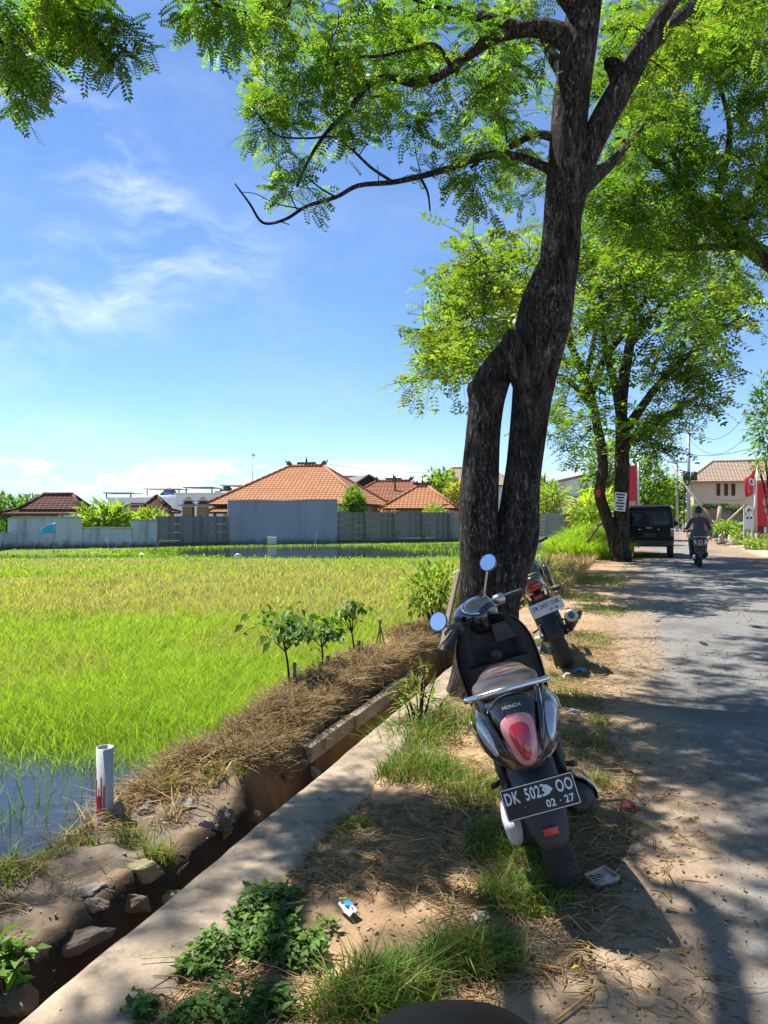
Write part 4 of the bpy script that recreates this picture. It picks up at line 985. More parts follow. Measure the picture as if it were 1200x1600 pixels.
# ------------------------------------------------------------------ the second motorcycle
def make_motorcycle():
    root = empty('motorcycle')
    wheel(root, (0, 0, .30), .30, .13, 5); wheel(root, (0, 1.28, .30), .30, .10, 5)
    hg = MB(); rings = []
    for i in range(13):
        a = math.radians(60+i*9.5); rr_ = .325
        rings.append([Vector((x*.075, rr_*math.cos(a)*(1-.03*abs(x)**2), .30+rr_*math.sin(a)*(1-.05*abs(x)**2))) for x in (-1, -.7, 0, .7, 1)])
    hg.rings(rings, True, False, False, False); o = hg.build('rear_hugger', M['black_plastic'], root); o.modifiers.new('s', 'SOLIDIFY').thickness = .006
    tail = MB(); tail.rings([superring(y, w, w*.8, zt, zb, 28, 2.5, tl) for y, w, zt, zb, tl in ((.50, .13, .76, .60, 0), (.30, .14, .79, .62, 0), (.10, .135, .83, .66, .01), (-.08, .125, .885, .70, .02), (-.22, .110, .925, .735, .03), (-.30, .085, .93, .77, .03), (-.335, .04, .915, .80, .03))]); tail.build('tail_cowl', M['black_gloss'], root)
    st = MB(); st.rings([superring(y, w, w, zt, zb, 24, 2.6) for y, w, zt, zb in ((.62, .07, .80, .74), (.50, .12, .815, .74), (.25, .14, .82, .76), (.08, .12, .855, .80), (.0, .115, .91, .84), (-.15, .105, .945, .88), (-.24, .07, .95, .90), (-.27, .03, .94, .91))]); st.build('seat', M['black_plastic'], root, sub=1)
    tk = MB(); tk.rings([superring(y, w, w*.75, zt, zb, 28, 2.3) for y, w, zt, zb in ((.48, .07, .82, .70), (.54, .12, .93, .68), (.66, .165, 1.0, .66), (.80, .175, 1.03, .66), (.92, .15, 1.01, .68), (1.0, .09, .96, .72))]); tk.build('fuel_tank', M['black_gloss'], root)
    for s in (-1, 1):
        sh = MB(); sh.rings([superring(y, .03, .02, zt, zb, 16, 2.2, 0, s*(.20-.02*abs(y-.85)/.2)) for y, zt, zb in ((.62, .85, .75), (.72, .93, .62), (.88, .92, .56), (1.02, .86, .60), (1.1, .78, .68))]); sh.build('tank_shroud', M['black_gloss'], root)
    lamp = MB(); lamp.dome(egg(.15, .10, .075, 24, 2.6), Vector((0, -.322, .835)), (1, 0, 0), (0, -.15, 1), (0, -1, -.1), .02, 5, .02); lamp.build('tail_lamp', M['red_lens'], root)
    rf = MB(); rf.box((0, -.325, .735), (.085, .012, .038)); rf.build('reflector', M['red_reflector'], root, bevel=.004)
    for s in (-1, 1):
        bl = MB(); bl.tube([(s*.09, -.27, .76), (s*.13, -.28, .755), (s*.15, -.285, .752), (s*.205, -.30, .745), (s*.225, -.30, .742)], [.008, .009, .024, .026, .010], 12); bl.build('indicator', M['grey_plastic'], root)
    bx = MB(); bx.rings([[Vector((x*w, y, z)) for x, y in ((-1, -.01), (1, -.01), (1, .02), (-1, .02))] for w, y, z in ((.075, 0, .76), (.06, 0, .70), (.035, 0, .60))], False)
    me = MB(); rings = [[Vector((x*w, y0+dy, z)) for x, dy in ((-1, -.008), (1, -.008), (1, .012), (-1, .012))] for w, y0, z in ((.07, -.29, .77), (.06, -.325, .70), (.045, -.345, .60), (.04, -.36, .54))]
    me.rings(rings, False); me.build('plate_bracket', M['black_plastic'], root)
    ux = Vector((1, 0, 0)); pn = Vector((0, -1, .18)).normalized(); pu = Vector((0, .18, 1)).normalized(); pc = Vector((.03, -.368, .635))
    pm = MB(); pm.prism([(a*.5*1.09, b_*1.09) for a, b_ in [(-.262, -.055), (.262, -.055), (.275, -.048), (.275, .048), (.262, .055), (-.262, .055), (-.275, .048), (-.275, -.048)]], pc, ux, pu, pn, .003); plate = pm.build('number_plate', M['plate_white'], root)
    lettering('plate_lettering', 'DK 2455 CHK', .052, M['ink_black'], plate, pc+pu*.016+pn*.0034, ux, pu, .80, .0006, .0008)
    lettering('plate_lettering', '07 \u00b7 28', .030, M['ink_black'], plate, pc+ux*.055-pu*.032+pn*.0034, ux, pu, .9, .0006, .0008)
    ex = MB(); c = [(Vector((.13, .55, .26)), .022), (Vector((.15, .30, .28)), .026), (Vector((.175, .16, .33)), .05), (Vector((.19, -.05, .40)), .062), (Vector((.20, -.22, .455)), .064), (Vector((.20, -.245, .463)), .056)]
    ex.tube([p for p, r_ in c], [r_ for p, r_ in c], 22); exo = ex.build('muffler', M['dark_metal'], root)
    er = MB(); er.tube([(.20, -.22, .455), (.20, -.262, .468), (.20, -.266, .469)], [.06, .055, .046], 22); er.build('muffler_cap', M['alloy'], exo)
    ep = MB(); ep.tube([(.20, -.25, .464), (.20, -.27, .4705)], [.030, .030], 16); ep.build('tail_pipe', M['ink_black'], exo)
    hs = MB(); hs.tube([(.262, .14, .35), (.272, -.02, .405), (.278, -.2, .46)], [.02, .03, .028], 10, flat=.4); hs.build('heat_shield', M['black_plastic'], exo)
    fr = MB()
    for s in (-1, 1):
        fr.tube([(s*.10, 0, .30), (s*.095, .25, .33), (s*.09, .5, .36)], [.022, .025, .03], 10)
        fr.tube([(s*.11, .40, .60), (s*.10, .0, .74), (s*.08, -.2, .80)], .013, 8)
        fr.tube([(s*.10, .45, .36), (s*.19, .42, .34)], .012, 8)
    fr.tube([(0, .22, .40), (0, .34, .66)], [.035, .035], 12); fr.build('frame', M['dark_metal'], root)
    en = MB(); en.box((0, .72, .42), (.26, .40, .34)); en.box((0, .86, .60), (.2, .2, .16)); en.build('engine', M['dark_metal'], root, bevel=.04)
    ch = MB(); ch.tube([(.135, 0, .30), (.135, 0, .301)], .05, 16); ch.tube([(-.105, -.02, .34), (-.105, .5, .37)], [.028, .02], 8, flat=.4); ch.build('chain_guard', M['black_plastic'], root)
    sd = MB(); sd.tube([(-.12, .5, .25), (-.20, .52, .12), (-.33, .50, -.11)], [.012, .012, .011], 8); sd.build('side_stand', M['dark_metal'], root)
    fk = MB()
    for s in (-1, 1): fk.tube([(s*.10, 1.28, .30), (s*.10, 1.02, .98)], .022, 10)
    fk.build('front_fork', M['alloy'], root)
    hd = empty('handlebar', (0, 1.0, 1.03), (math.radians(18), math.radians(-10), math.radians(38)), root)
    hb = MB(); c = catmull([(Vector(p), .0125) for p in ((-.35, -.10, .06), (-.22, -.05, .07), (-.10, 0, .03), (0, .01, 0), (.10, 0, .03), (.22, -.05, .07), (.35, -.10, .06))], 4); hb.tube([p for p, r_ in c], [r_ for p, r_ in c], 10); hb.build('bar', M['chrome'], hd)
    for s in (-1, 1):
        g_ = MB(); g_.tube([(s*.23, -.055, .07), (s*.35, -.10, .06), (s*.365, -.106, .058)], [.019, .019, .012], 12); g_.build('grip', M['black_plastic'], hd)
        l_ = MB(); l_.tube([(s*.17, .0, .06), (s*.24, .0, .04), (s*.36, -.05, .02)], [.010, .008, .007], 8); l_.build('lever', M['dark_metal'], hd)
        sb = MB(); sb.tube([(s*.16, -.02, .055), (s*.225, -.05, .068)], [.026, .026], 12); sb.build('switch_box', M['black_plastic'], hd)
    hl = MB(); hl.rings([superring(y, w, w*.7, zt, zb, 22, 2.3) for y, w, zt, zb in ((0, .07, .06, -.10), (.08, .11, .08, -.14), (.16, .10, .05, -.14), (.2, .05, .0, -.10))]); hl.build('headlamp', M['black_gloss'], hd)
    fm = MB(); rings = []
    for i in range(12):
        a = math.radians(15+i*12); rings.append([Vector((x*.06, 1.28-.325*math.cos(a), .30+.325*math.sin(a)-.01*abs(x)**2)) for x in (-1, -.5, 0, .5, 1)])
    fm.rings(rings, True, False, False, False); o = fm.build('front_mudguard', M['black_gloss'], root); o.modifiers.new('s', 'SOLIDIFY').thickness = .005
    return root
def pose(o, pos, yaw, lean):
    o.rotation_mode = 'QUATERNION'
    o.rotation_quaternion = Matrix.Rotation(math.radians(yaw), 4, 'Z').to_quaternion() @ Matrix.Rotation(math.radians(lean), 4, 'Y').to_quaternion()
    o.location = pos
BIKE = make_motorcycle(); BIKE.scale = (1.07, 1.07, 1.07)
pose(BIKE, (1.84, 7.3, 0.0), -9.0, -24)
tag(BIKE, 'black motorcycle with white number plate, leaning behind the tree trunk', 'motorcycle')

# ------------------------------------------------------------------ black van parked under the far tree
m = NT('dark_glass'); c_ = m.mix(m.ramp(m.noise(2.2, 3), .5, .62), (0.006, 0.007, 0.008), (0.05, 0.05, 0.055)); m.bsdf(c_, .08, 0, None, .22, 0); M['dark_glass'] = m.m
m = NT('van_black'); c_ = m.mix(m.ramp(m.noise(3, 5, .7), .5, .8), (.006, .006, .007), (.018, .017, .016)); m.bsdf(c_, .28, 0, None, .16); M['van_black'] = m.m
def make_van():
    root = empty('van'); W_, L_ = 1.62, 4.1
    b = MB()
    def sec(y, w, zt, zb): return [Vector((x*w/2, y, zb+(zt-zb)*z_)) for x, z_ in ((-.96, 0), (.96, 0), (1, .12), (1, .50), (.985, .56), (.90, .93), (.82, 1.0), (-.82, 1.0), (-.90, .93), (-.985, .56), (-1, .50), (-1, .12))]
    b.rings([sec(y, W_*k, zt, zb) for y, k, zt, zb in ((0, .96, 1.76, .46), (.05, 1, 1.80, .40), (.3, 1, 1.84, .38), (2.6, 1, 1.83, .38), (2.9, 1, 1.76, .38))])
    b.rings([sec(y, W_*k, zt, zb) for y, k, zt, zb in ((2.9, .999, 1.70, .38), (3.35, .99, 1.06, .38), (4.0, .96, .98, .40), (4.1, .90, .90, .46))])
    b.build('body', M['van_black'], root, bevel=.02)
    rw = MB(); rw.box((0, -.008, 1.38), (1.28, .03, .44), (math.radians(-3), 0, 0)); o = rw.build('rear_window', M['dark_glass'], root, bevel=.03)
    fw = MB()
    for (x, z, w, h) in ((0, 1.615, 1.34, .03), (0, 1.145, 1.34, .03), (.66, 1.38, .03, .5), (-.66, 1.38, .03, .5)): fw.box((x, -.018, z), (w, .03, h))
    fw.build('window_frame', M['black_plastic'], o)
    dr = MB()
    for (x, z, w, h) in ((0, .72, 1.30, .012), (.68, .92, .012, .42), (-.68, .92, .012, .42)): dr.box((x, -.004, z), (w, .02, h))
    dr.build('tailgate_seam', M['ink_black'], root)
    hn = MB(); hn.box((0, -.02, 1.05), (.20, .04, .04)); hn.build('tailgate_handle', M['alloy'], root, bevel=.01)
    for s in (-1, 1):
        t = MB(); t.box((s*.745, .008, .86), (.11, .06, .22)); lo = t.build('tail_lamp', M['red_lens'], root, bevel=.015)
        t = MB(); t.box((s*.745, .004, 1.01), (.11, .06, .08)); t.build('indicator_lens', M['clear_lens'], lo, bevel=.012)
        e = MB(); e.tube([(s*.28, -.02, .99), (s*.34, -.02, .99)], .02, 8); e.build('emblem', M['chrome'], root)
        for y in (.75, 3.25):
            w = wheel(root, (s*.70, y, .33), .33, .20, 6)
        sw = MB(); sw.box((s*.775, 1.55, 1.38), (.02, 1.9, .40), (0, math.radians(-s*9), 0)); sw.build('side_window', M['dark_glass'], root, bevel=.01)
        mr = MB(); mr.box((s*.92, 2.85, 1.18), (.18, .08, .16)); mr.build('side_mirror', M['black_plastic'], root, bevel=.02)
    bp = MB(); bp.rings([[Vector((x*.80, -.07+(.09 if abs(x) > .99 else 0)+dy, z)) for x, dy in ((-1, 0), (-.9, 0), (.9, 0), (1, 0), (1, .14), (-1, .14))] for z in (.42, .46, .58, .62)], False); bp.build('rear_bumper', M['black_plastic'], root, bevel=.015)
    pl = MB(); pl.box((0, -.015, .80), (.42, .012, .13)); pl.build('number_plate', M['plate_black'], root)
    return root
VAN = make_van()
pose(VAN, (9.22, 25.6, .01), -20.5, 0)
tag(VAN, 'boxy black van parked at the verge under the far tree', 'van')

# ------------------------------------------------------------------ the rider
M['skin'] = simple('skin', (0.25, 0.135, 0.085), .55, var=.1)
M['jeans'] = simple('jeans', (0.06, 0.075, 0.11), .85, var=.3, bump=.3, bscale=90)
M['shirt'] = simple('shirt', (0.055, 0.058, 0.072), .9, var=.3, bump=.3, bscale=70)
M['shirt_print'] = simple('shirt_print', (0.20, 0.07, 0.075), .9, var=.4, scale=30)
M['print_white'] = simple('print_white', (0.28, 0.29, 0.31), .9, var=.3, scale=30)
M['hair'] = simple('hair', (0.012, 0.010, 0.010), .6, var=.3, bump=.6, bscale=90)
def skin_body(name, joints, edges, mats, matf, parent):
    me = bpy.data.meshes.new(name); me.from_pydata([j[0] for j in joints], edges, []); me.update()
    o = bpy.data.objects.new(name, me); COL.objects.link(o)
    sk = o.modifiers.new('skin', 'SKIN')
    lay = me.skin_vertices[0].data
    for i, j in enumerate(joints):
        r_ = j[1]; lay[i].radius = r_ if isinstance(r_, tuple) else (r_, r_)
    lay[0].use_root = True
    ss = o.modifiers.new('sub', 'SUBSURF'); ss.levels = 2; ss.render_levels = 2
    dg = bpy.context.evaluated_depsgraph_get(); m2 = bpy.data.meshes.new_from_object(o.evaluated_get(dg))
    bpy.data.objects.remove(o)
    for m_ in mats: m2.materials.append(m_)
    for p in m2.polygons: p.material_index = matf(p.center); p.use_smooth = True
    return link(name, m2, parent)
def make_rider():
    root = empty('person')
    J = []; E = []
    def j(p, r_, par=None):
        J.append((p, r_));
        if par is not None: E.append((par, len(J)-1))
        return len(J)-1
    pel = j((0, .12, .90), (.165, .14)); wai = j((0, .11, 1.06), (.15, .115), pel); che = j((0, .15, 1.24), (.175, .125), wai); sh = j((0, .18, 1.37), (.155, .10), che); nk = j((0, .20, 1.45), .058, sh)
    hd0 = j((0, .215, 1.53), .078, nk); hd1 = j((0, .225, 1.62), .092, hd0); j((0, .22, 1.69), .062, hd1)
    for s in (-1, 1):
        so = j((s*.20, .19, 1.34), .072, sh); el = j((s*.30, .33, 1.12), .05, so); wr = j((s*.325, .58, 1.085), .032, el); ha = j((s*.33, .66, 1.08), (.038, .026), wr)
        for k in range(4):
            f1 = j((s*(.30+.022*k), .71, 1.10), .011, ha); f2 = j((s*(.30+.022*k), .735, 1.075), .010, f1); j((s*(.30+.022*k), .715, 1.055), .009, f2)
        t1 = j((s*.295, .66, 1.06), .012, ha); j((s*.285, .69, 1.045), .010, t1)
        hp = j((s*.10, .16, .87), .115, pel); kn = j((s*.20, .56, .78), .075, hp); an = j((s*.19, .50, .40), .048, kn); he = j((s*.19, .47, .345), .045, an); j((s*.20, .64, .335), .038, he)
    def mf(c):
        x, y, z = c
        if z > 1.435 or (abs(x) > .26 and y > .40 and z > .9): return 0
        if z < .375: return 3
        if z > .97: return 1
        return 2
    body = skin_body('body', J, E, [M['skin'], M['shirt'], M['jeans'], M['black_plastic']], mf, root)
    h = MB(); R_ = []
    for i in range(9):
        t = i/8; z = 1.545+t*.205; w = .118*math.sqrt(max(0.02, 1-((z-1.63)/.125)**2))
        R_.append([Vector((w*.92*math.cos(a), .205+w*1.08*math.sin(a)-.012*(1-t), z)) for a in np.linspace(0, 2*math.pi, 20, endpoint=False)])
    # leave the face open: hair only behind and above the brow
    R_ = [[p if (p.y < .25 or p.z > 1.66) else Vector((p.x*.7, .25, p.z)) for p in r_] for r_ in R_]
    h.rings(R_); h.build('hair', M['hair'], root, sub=1)
    for s in (-1, 1):
        e = MB(); e.dome(egg(.03, .02, .055, 12, 2), Vector((s*.088, .225, 1.60)), (0, -1, 0), (0, 0, 1), (s, -.2, 0), .014, 3, .006); e.build('ear', M['skin'], root)
    # printed tour-list on the back of the shirt
    pr = MB()
    for k, z in enumerate((1.33, 1.29, 1.25, 1.21, 1.17)):
        for s in (-1, 1):
            pr.box((s*.065, .0285 - .0 + (.012 if z > 1.3 else 0)+.012*(z < 1.2), z), (.075-.006*(k % 2), .006, .016), (math.radians(8), 0, 0))
    pr.build('shirt_print', M['shirt_print'], body)
    return root, body
m = NT('matte_black'); m.bsdf((.004, .004, .004), .5, 0, None, .06); M['matte_black'] = m.m
RSC = copy_tree(SCOOTER, None, ('plate_lettering', 'lettering', 'side_lettering', 'paint_smudge', 'side_stand'))
RX, RY = 9.0, 21.0
pose(RSC, (RX, RY, .012), -18.8, 0)
for ch in RSC.children:
    if ch.name.startswith('handlebar'): ch.rotation_euler = (math.radians(12), 0, 0)
tag(RSC, 'dark scooter being ridden away along the sunlit road', 'scooter', 'scooters')
RIDER, RB = make_rider(); pose(RIDER, (RX, RY, .012), -18.8, 0)
tag(RIDER, 'person in dark printed shirt and jeans riding a scooter away on the road', 'person')
# the scooter the viewer sits on: only the rim of its black cowl shows at the bottom edge
VSC = copy_tree(SCOOTER, None, ('plate_lettering', 'lettering', 'side_lettering', 'paint_smudge', 'mirror_stalk', 'speedometer', 'red_clamp'))
pose(VSC, (.09, -.452, .0), 0, 0)
for ch in VSC.children:
    if ch.name.startswith('handlebar'): ch.rotation_euler = (math.radians(12), 0, 0)
for ch in [c_ for q_ in VSC.children for c_ in q_.children]:
    if ch.name.startswith('headlamp_pod'): ch.material_slots[0].link = 'OBJECT'; ch.material_slots[0].material = M['matte_black']
tag(VSC, 'black rounded scooter cowl at the very bottom edge of the picture', 'scooter', 'scooters')
# ------------------------------------------------------------------ walls and houses beyond the field
def tilemat(name, a, b, row=0.34):
    m = NT(name)
    n = m.noise(1.1, 5, .65); v = m.n('ShaderNodeTexBrick'); v.inputs['Scale'].default_value = 1.0
    c = m.mix(m.ramp(n, .3, .7), a, b)
    c = m.mix(m.ramp(m.noise(6, 5, .7), .35, .8), [x*.72 for x in a], c)
    w = m.n('ShaderNodeTexWave', wave_type='BANDS', bands_direction='X'); w.inputs['Scale'].default_value = 1.15; w.inputs['Distortion'].default_value = 0.3; m.l(m.coord(), w.inputs['Vector'])
    c = m.mix(m.ramp(w.outputs[1], .25, .0), c, [x*.5 for x in a])
    bb = m.bump(w.outputs[1], .6, .05); bb = m.bump(m.noise(14, 4), .5, .03, bb)
    m.bsdf(c, .9, 0, bb, .2); return m.m
M['tile_orange'] = tilemat('tile_orange', (0.46, 0.215, 0.105), (0.60, 0.315, 0.165))
M['tile_rust'] = tilemat('tile_rust', (0.30, 0.125, 0.075), (0.42, 0.20, 0.12))
M['tile_brown'] = tilemat('tile_brown', (0.115, 0.055, 0.045), (0.19, 0.095, 0.075))
M['tile_tan'] = tilemat('tile_tan', (0.40, 0.30, 0.22), (0.52, 0.40, 0.30))
M['tile_grey'] = tilemat('tile_grey', (0.22, 0.20, 0.19), (0.33, 0.30, 0.28))
def stained(name, col, stain, amt=.7, band=True):
    m = NT(name); n = m.noise(.7, 5, .6); st = m.noise(1.3, 6, .7, stretch=(1.6, 1.6, .16)); bl = m.noise(3.2, 6, .7)
    c = m.mix(n, [x*.86 for x in col], [min(1, x*1.12) for x in col])
    g = m.n('ShaderNodeMath', operation='MULTIPLY'); m.l(m.ramp(st, .46, .66), g.inputs[0]); g.inputs[1].default_value = amt
    c = m.mix(g.outputs[0], c, stain); g = m.n('ShaderNodeMath', operation='MULTIPLY'); m.l(m.ramp(bl, .54, .70), g.inputs[0]); g.inputs[1].default_value = amt*.6
    c = m.mix(g.outputs[0], c, [x*.8 for x in stain])
    sx = m.n('ShaderNodeSeparateXYZ'); m.l(m.coord(), sx.inputs[0]); ad = m.n('ShaderNodeMath', operation='ADD'); m.l(sx.outputs[2], ad.inputs[0]); sc = m.n('ShaderNodeMath', operation='MULTIPLY'); m.l(bl, sc.inputs[0]); sc.inputs[1].default_value = -.8; m.l(sc.outputs[0], ad.inputs[1])
    if band: c = m.mix(m.ramp(ad.outputs[0], .15, -.25), c, [x*.55 for x in stain])
    m.bsdf(c, .92, 0, m.bump(m.noise(9, 5), .3, .02), .2); return m.m
M['wall_blue'] = stained('wall_blue', (0.32, 0.36, 0.43), (.22, .245, .28), .45)
M['wall_pale'] = stained('wall_pale', (0.46, 0.51, 0.57), (.20, .205, .21), .6)
M['wall_blue_'] = simple('wall_blue', (0.30, 0.345, 0.42), .9, var=.13, scale=.5, bump=.2, bscale=5, dirt=(.22, .25, .30), dirt_amt=.45)
M['wall_pale_'] = simple('wall_pale', (0.42, 0.47, 0.53), .9, var=.15, scale=.6, dirt=(.22, .23, .24), dirt_amt=.6)
M['wall_cream'] = simple('wall_cream', (0.58, 0.52, 0.40), .9, var=.08, scale=.8, dirt=(.4, .35, .27), dirt_amt=.3)
M['wall_white'] = simple('wall_white', (0.78, 0.78, 0.77), .85, var=.06, scale=.5, dirt=(.5, .48, .45), dirt_amt=.3)
M['wall_tan'] = simple('wall_tan', (0.56, 0.46, 0.36), .9, var=.08, scale=.5, dirt=(.42, .34, .26), dirt_amt=.3)
M['wall_old'] = simple('wall_old', (0.16, 0.14, 0.125), .95, var=.4, scale=1.2, bump=.4, bscale=6, dirt=(.07, .062, .055), dirt_amt=.8)
M['panel_grey'] = stained('panel_grey', (0.24, 0.23, 0.225), (.085, .08, .078), .85, False)
M['panel_light'] = simple('panel_light', (0.30, 0.30, 0.30), .95, var=.22, scale=1.6, bump=.4, bscale=9, dirt=(.16, .155, .15), dirt_amt=.6)
M['concrete'] = simple('concrete', (0.34, 0.33, 0.31), .9, var=.2, scale=2, bump=.3, bscale=20, dirt=(.2, .18, .16), dirt_amt=.6)
M['wood_dark'] = simple('wood_dark', (0.075, 0.05, 0.035), .8, var=.4, scale=5, bump=.3, bscale=30)
M['wood_pale'] = simple('wood_pale', (0.42, 0.31, 0.20), .8, var=.25, scale=5, bump=.3, bscale=30)
M['timber'] = simple('timber', (0.24, 0.18, 0.12), .85, var=.3, scale=6, bump=.3, bscale=40)
M['bronze_wood'] = simple('bronze_wood', (0.36, 0.20, 0.10), .8, var=.3, scale=4)
M['stone_dark'] = simple('stone_dark', (0.10, 0.092, 0.088), .95, var=.35, scale=4, bump=.4, bscale=16)
M['blue_tarp'] = simple('blue_tarp', (0.09, 0.20, 0.38), .6, var=.2)
M['wall_black'] = simple('wall_black', (0.035, 0.03, 0.035), .9, var=.3)
M['galv'] = simple('galv', (0.42, 0.45, 0.48), .45, .5, var=.12, dirt=(.3, .3, .3))

def ipos(c, Y, yaw): return (c, Y, yaw)
def building(name, px, Y, yaw, z0=-.05):
    p = P(px, 800, Y); o = empty(name, (p.x, p.y, z0), (0, 0, math.radians(yaw))); return o
def hip_roof(parent, cx, cy, w, d, ze, zr, ridge, mat, courses=16, over=.0, orn=True, name='roof'):
    """tiled hip roof of real overlapping courses; w along x, d along y, ridge along x"""
    mb = MB(); hx, hy, hr = w/2, d/2, ridge/2
    for k in range(courses):
        t0, t1 = k/courses, (k+1)/courses+.012; drop = .035
        def ring(t, lift): return [Vector((cx+sx*(hx+(hr-hx)*t), cy+sy*hy*(1-t), ze+(zr-ze)*t+lift)) for sx, sy in ((-1, -1), (1, -1), (1, 1), (-1, 1))]
        A = ring(t0, drop); B = ring(min(t1, 1.0), 0.0); C = ring(t0, -.012)
        vs = A+B+C; fs = []
        for i in range(4):
            j = (i+1) % 4; fs.append((i, j, 4+j, 4+i)); fs.append((8+i, 8+j, j, i))
        mb.add(vs, fs)
    o = mb.build(name, mat, parent)
    rc = MB(); top = [Vector((cx-hr, cy, zr+.05)), Vector((cx+hr, cy, zr+.05))]
    rc.tube(top, .13, 8)
    for sx in (-1, 1):
        for sy in (-1, 1): rc.tube([Vector((cx+sx*hr, cy, zr+.03)), Vector((cx+sx*hx, cy+sy*hy, ze+.05))], .11, 8)
    rc.build('ridge_caps', mat, o)
    sf = MB(); sf.box((cx, cy, ze-.06), (w-.04, d-.04, .08)); sf.build('soffit', M['wood_dark'], o)
    if orn:
        for fx in (-1, 0, 1):
            od = MB(); x = cx+fx*hr
            od.box((x, cy, zr+.20), (.34, .16, .16)); od.box((x, cy, zr+.34), (.20, .12, .14), None, .5)
            if fx == 0: od.box((x-.42, cy, zr+.24), (.5, .1, .14)); od.box((x+.42, cy, zr+.24), (.5, .1, .14)); od.box((x, cy, zr+.52), (.12, .1, .3), None, .3)
            else: od.tube([(x, cy, zr+.22), (x+fx*.22, cy, zr+.34), (x+fx*.26, cy, zr+.50)], [.08, .06, .02], 6)
            od.build('roof_ornament', M['stone_dark'], o)
    return o
def boxpart(parent, name, c, s, mat, rot=None, bevel=0):
    mb = MB(); mb.box(c, s, rot); return mb.build(name, mat, parent, bevel=bevel)
def window(parent, c, w, h, nx=2, mat=None, depth=.08, axis='y', frame=None):
    f = MB(); t = .07
    for (x, z, a, b) in ((0, h/2, w+t, t), (0, -h/2, w+t, t), (w/2, 0, t, h), (-w/2, 0, t, h)): f.box((c[0]+x, c[1], c[2]+z), (a, depth, b))
    for k in range(1, nx): f.box((c[0]-w/2+w*k/nx, c[1], c[2]), (t*.6, depth*.8, h))
    o = f.build('window', frame or M['wood_dark'], parent)
    g_ = MB(); g_.box((c[0], c[1]+.03, c[2]), (w, .02, h)); g_.build('pane', M['dark_glass'], o)
    return o

# main house with the big orange roof
H = building('house', 452, 47.5, -10, -.05)
hip_roof(H, 0, 4.0, 10.4, 10.5, 2.25, 4.95, 2.5, M['tile_orange'], 18)
boxpart(H, 'wall', (0, 4.2, 1.1), (8.9, 8.6, 2.2), M['wall_white'])
boxpart(H, 'fascia', (-.2, -.42, 2.10), (8.6, .1, .22), M['wood_dark'])
for x in (3.6, 4.6): boxpart(H, 'column', (x, -.6, 1.05), (.32, .32, 2.1), M['wall_white'])
window(H, (3.9, -.16, 1.2), .9, 1.3)
tag(H, 'house with the largest bright orange hip roof and grey ridge carvings', 'house', 'houses beyond the field')
# low porch roof on its left
H = building('porch', 348, 46.0, -10, -.05)
hip_roof(H, 0, 2.0, 2.6, 3.0, 1.75, 2.35, 1.0, M['tile_orange'], 6, orn=False)
for x in (-.9, .9):
    boxpart(H, 'post', (x, .9, .85), (.16, .16, 1.7), M['bronze_wood']); boxpart(H, 'post', (x, 3.0, .85), (.16, .16, 1.7), M['bronze_wood'])
tag(H, 'small orange-roofed porch left of the big blue-grey wall', 'porch')
# rust-coloured house behind
H = building('house', 607, 58, -8, -.05)
hip_roof(H, 0, 3.2, 7.4, 7.2, 2.7, 4.35, 2.9, M['tile_rust'], 14)
boxpart(H, 'wall', (0, 3.2, 1.3), (6.0, 5.8, 2.6), M['wall_cream'])
boxpart(H, 'flue', (.35, 1.4, 3.6), (.14, .14, 2.2), M['stone_dark'])
tag(H, 'house with faded rust-brown tile roof behind two orange roofs', 'house', 'houses beyond the field')
# black gable and pale sheet roof
H = building('house', 575, 66, 18, -.05)
mb = MB(); mb.prism([(-2.2, 0), (2.2, 0), (2.2, 3.6), (0, 5.0), (-2.2, 3.6)], (0, 0, 0), (1, 0, 0), (0, 0, 1), (0, 1, 0), 7.0); mb.build('wall', M['wall_black'], H)
for s in (-1, 1): boxpart(H, 'roof_slope', (s*1.25, 3.4, 4.38), (2.95, 7.6, .12), M['tile_grey'], (0, math.radians(s*32.5), 0))
tag(H, 'dark house with black gable end and pale grey sheet roof', 'house', 'houses beyond the field')
H = building('house', 545, 72, 0, -.05)
boxpart(H, 'wall', (0, 2, 2.6), (3.4, 4, 5.2), M['panel_light']); boxpart(H, 'parapet', (0, 2, 5.3), (3.6, 4.2, .25), M['concrete'])
window(H, (.6, -.03, 4.2), .8, .9)
tag(H, 'plain grey block rising behind the big orange roof', 'house', 'houses beyond the field')
# small orange house with cream wall
H = building('house', 655, 50.5, -8, -.05)
hip_roof(H, 0, 2.6, 5.2, 6.0, 2.02, 3.6, .8, M['tile_orange'], 13)
boxpart(H, 'wall', (.35, 2.8, 1.0), (4.0, 4.6, 2.0), M['wall_cream'])
boxpart(H, 'column', (-1.75, .1, 1.0), (.34, .34, 2.0), M['wall_white']); boxpart(H, 'column', (1.9, .1, 1.0), (.3, .3, 2.0), M['wall_white'])
window(H, (.6, .47, 1.1), .8, .9)
tag(H, 'small house with bright orange hip roof and cream wall nearest the tree trunk', 'house', 'houses beyond the field')
H = building('shed', 704, 48.9, 12, -.05)
hip_roof(H, 0, 1.4, 2.6, 3.0, 1.45, 2.15, .6, M['tile_brown'], 8, orn=False)
boxpart(H, 'wall', (0, 1.4, .7), (2.0, 2.4, 1.4), M['wall_old'])
tag(H, 'low shed with patchy brown tiles just left of the leaning trunk', 'shed')
H = building('house', 745, 75, -6, -.05)
hip_roof(H, -.5, 4, 9.5, 8, 4.6, 6.6, 4, M['tile_tan'], 12, orn=False); boxpart(H, 'wall', (-.5, 4, 2.3), (8, 6.6, 4.6), M['wall_white'])
tag(H, 'pale tiled roof peeking out left of the leaning trunk', 'house', 'houses beyond the field')
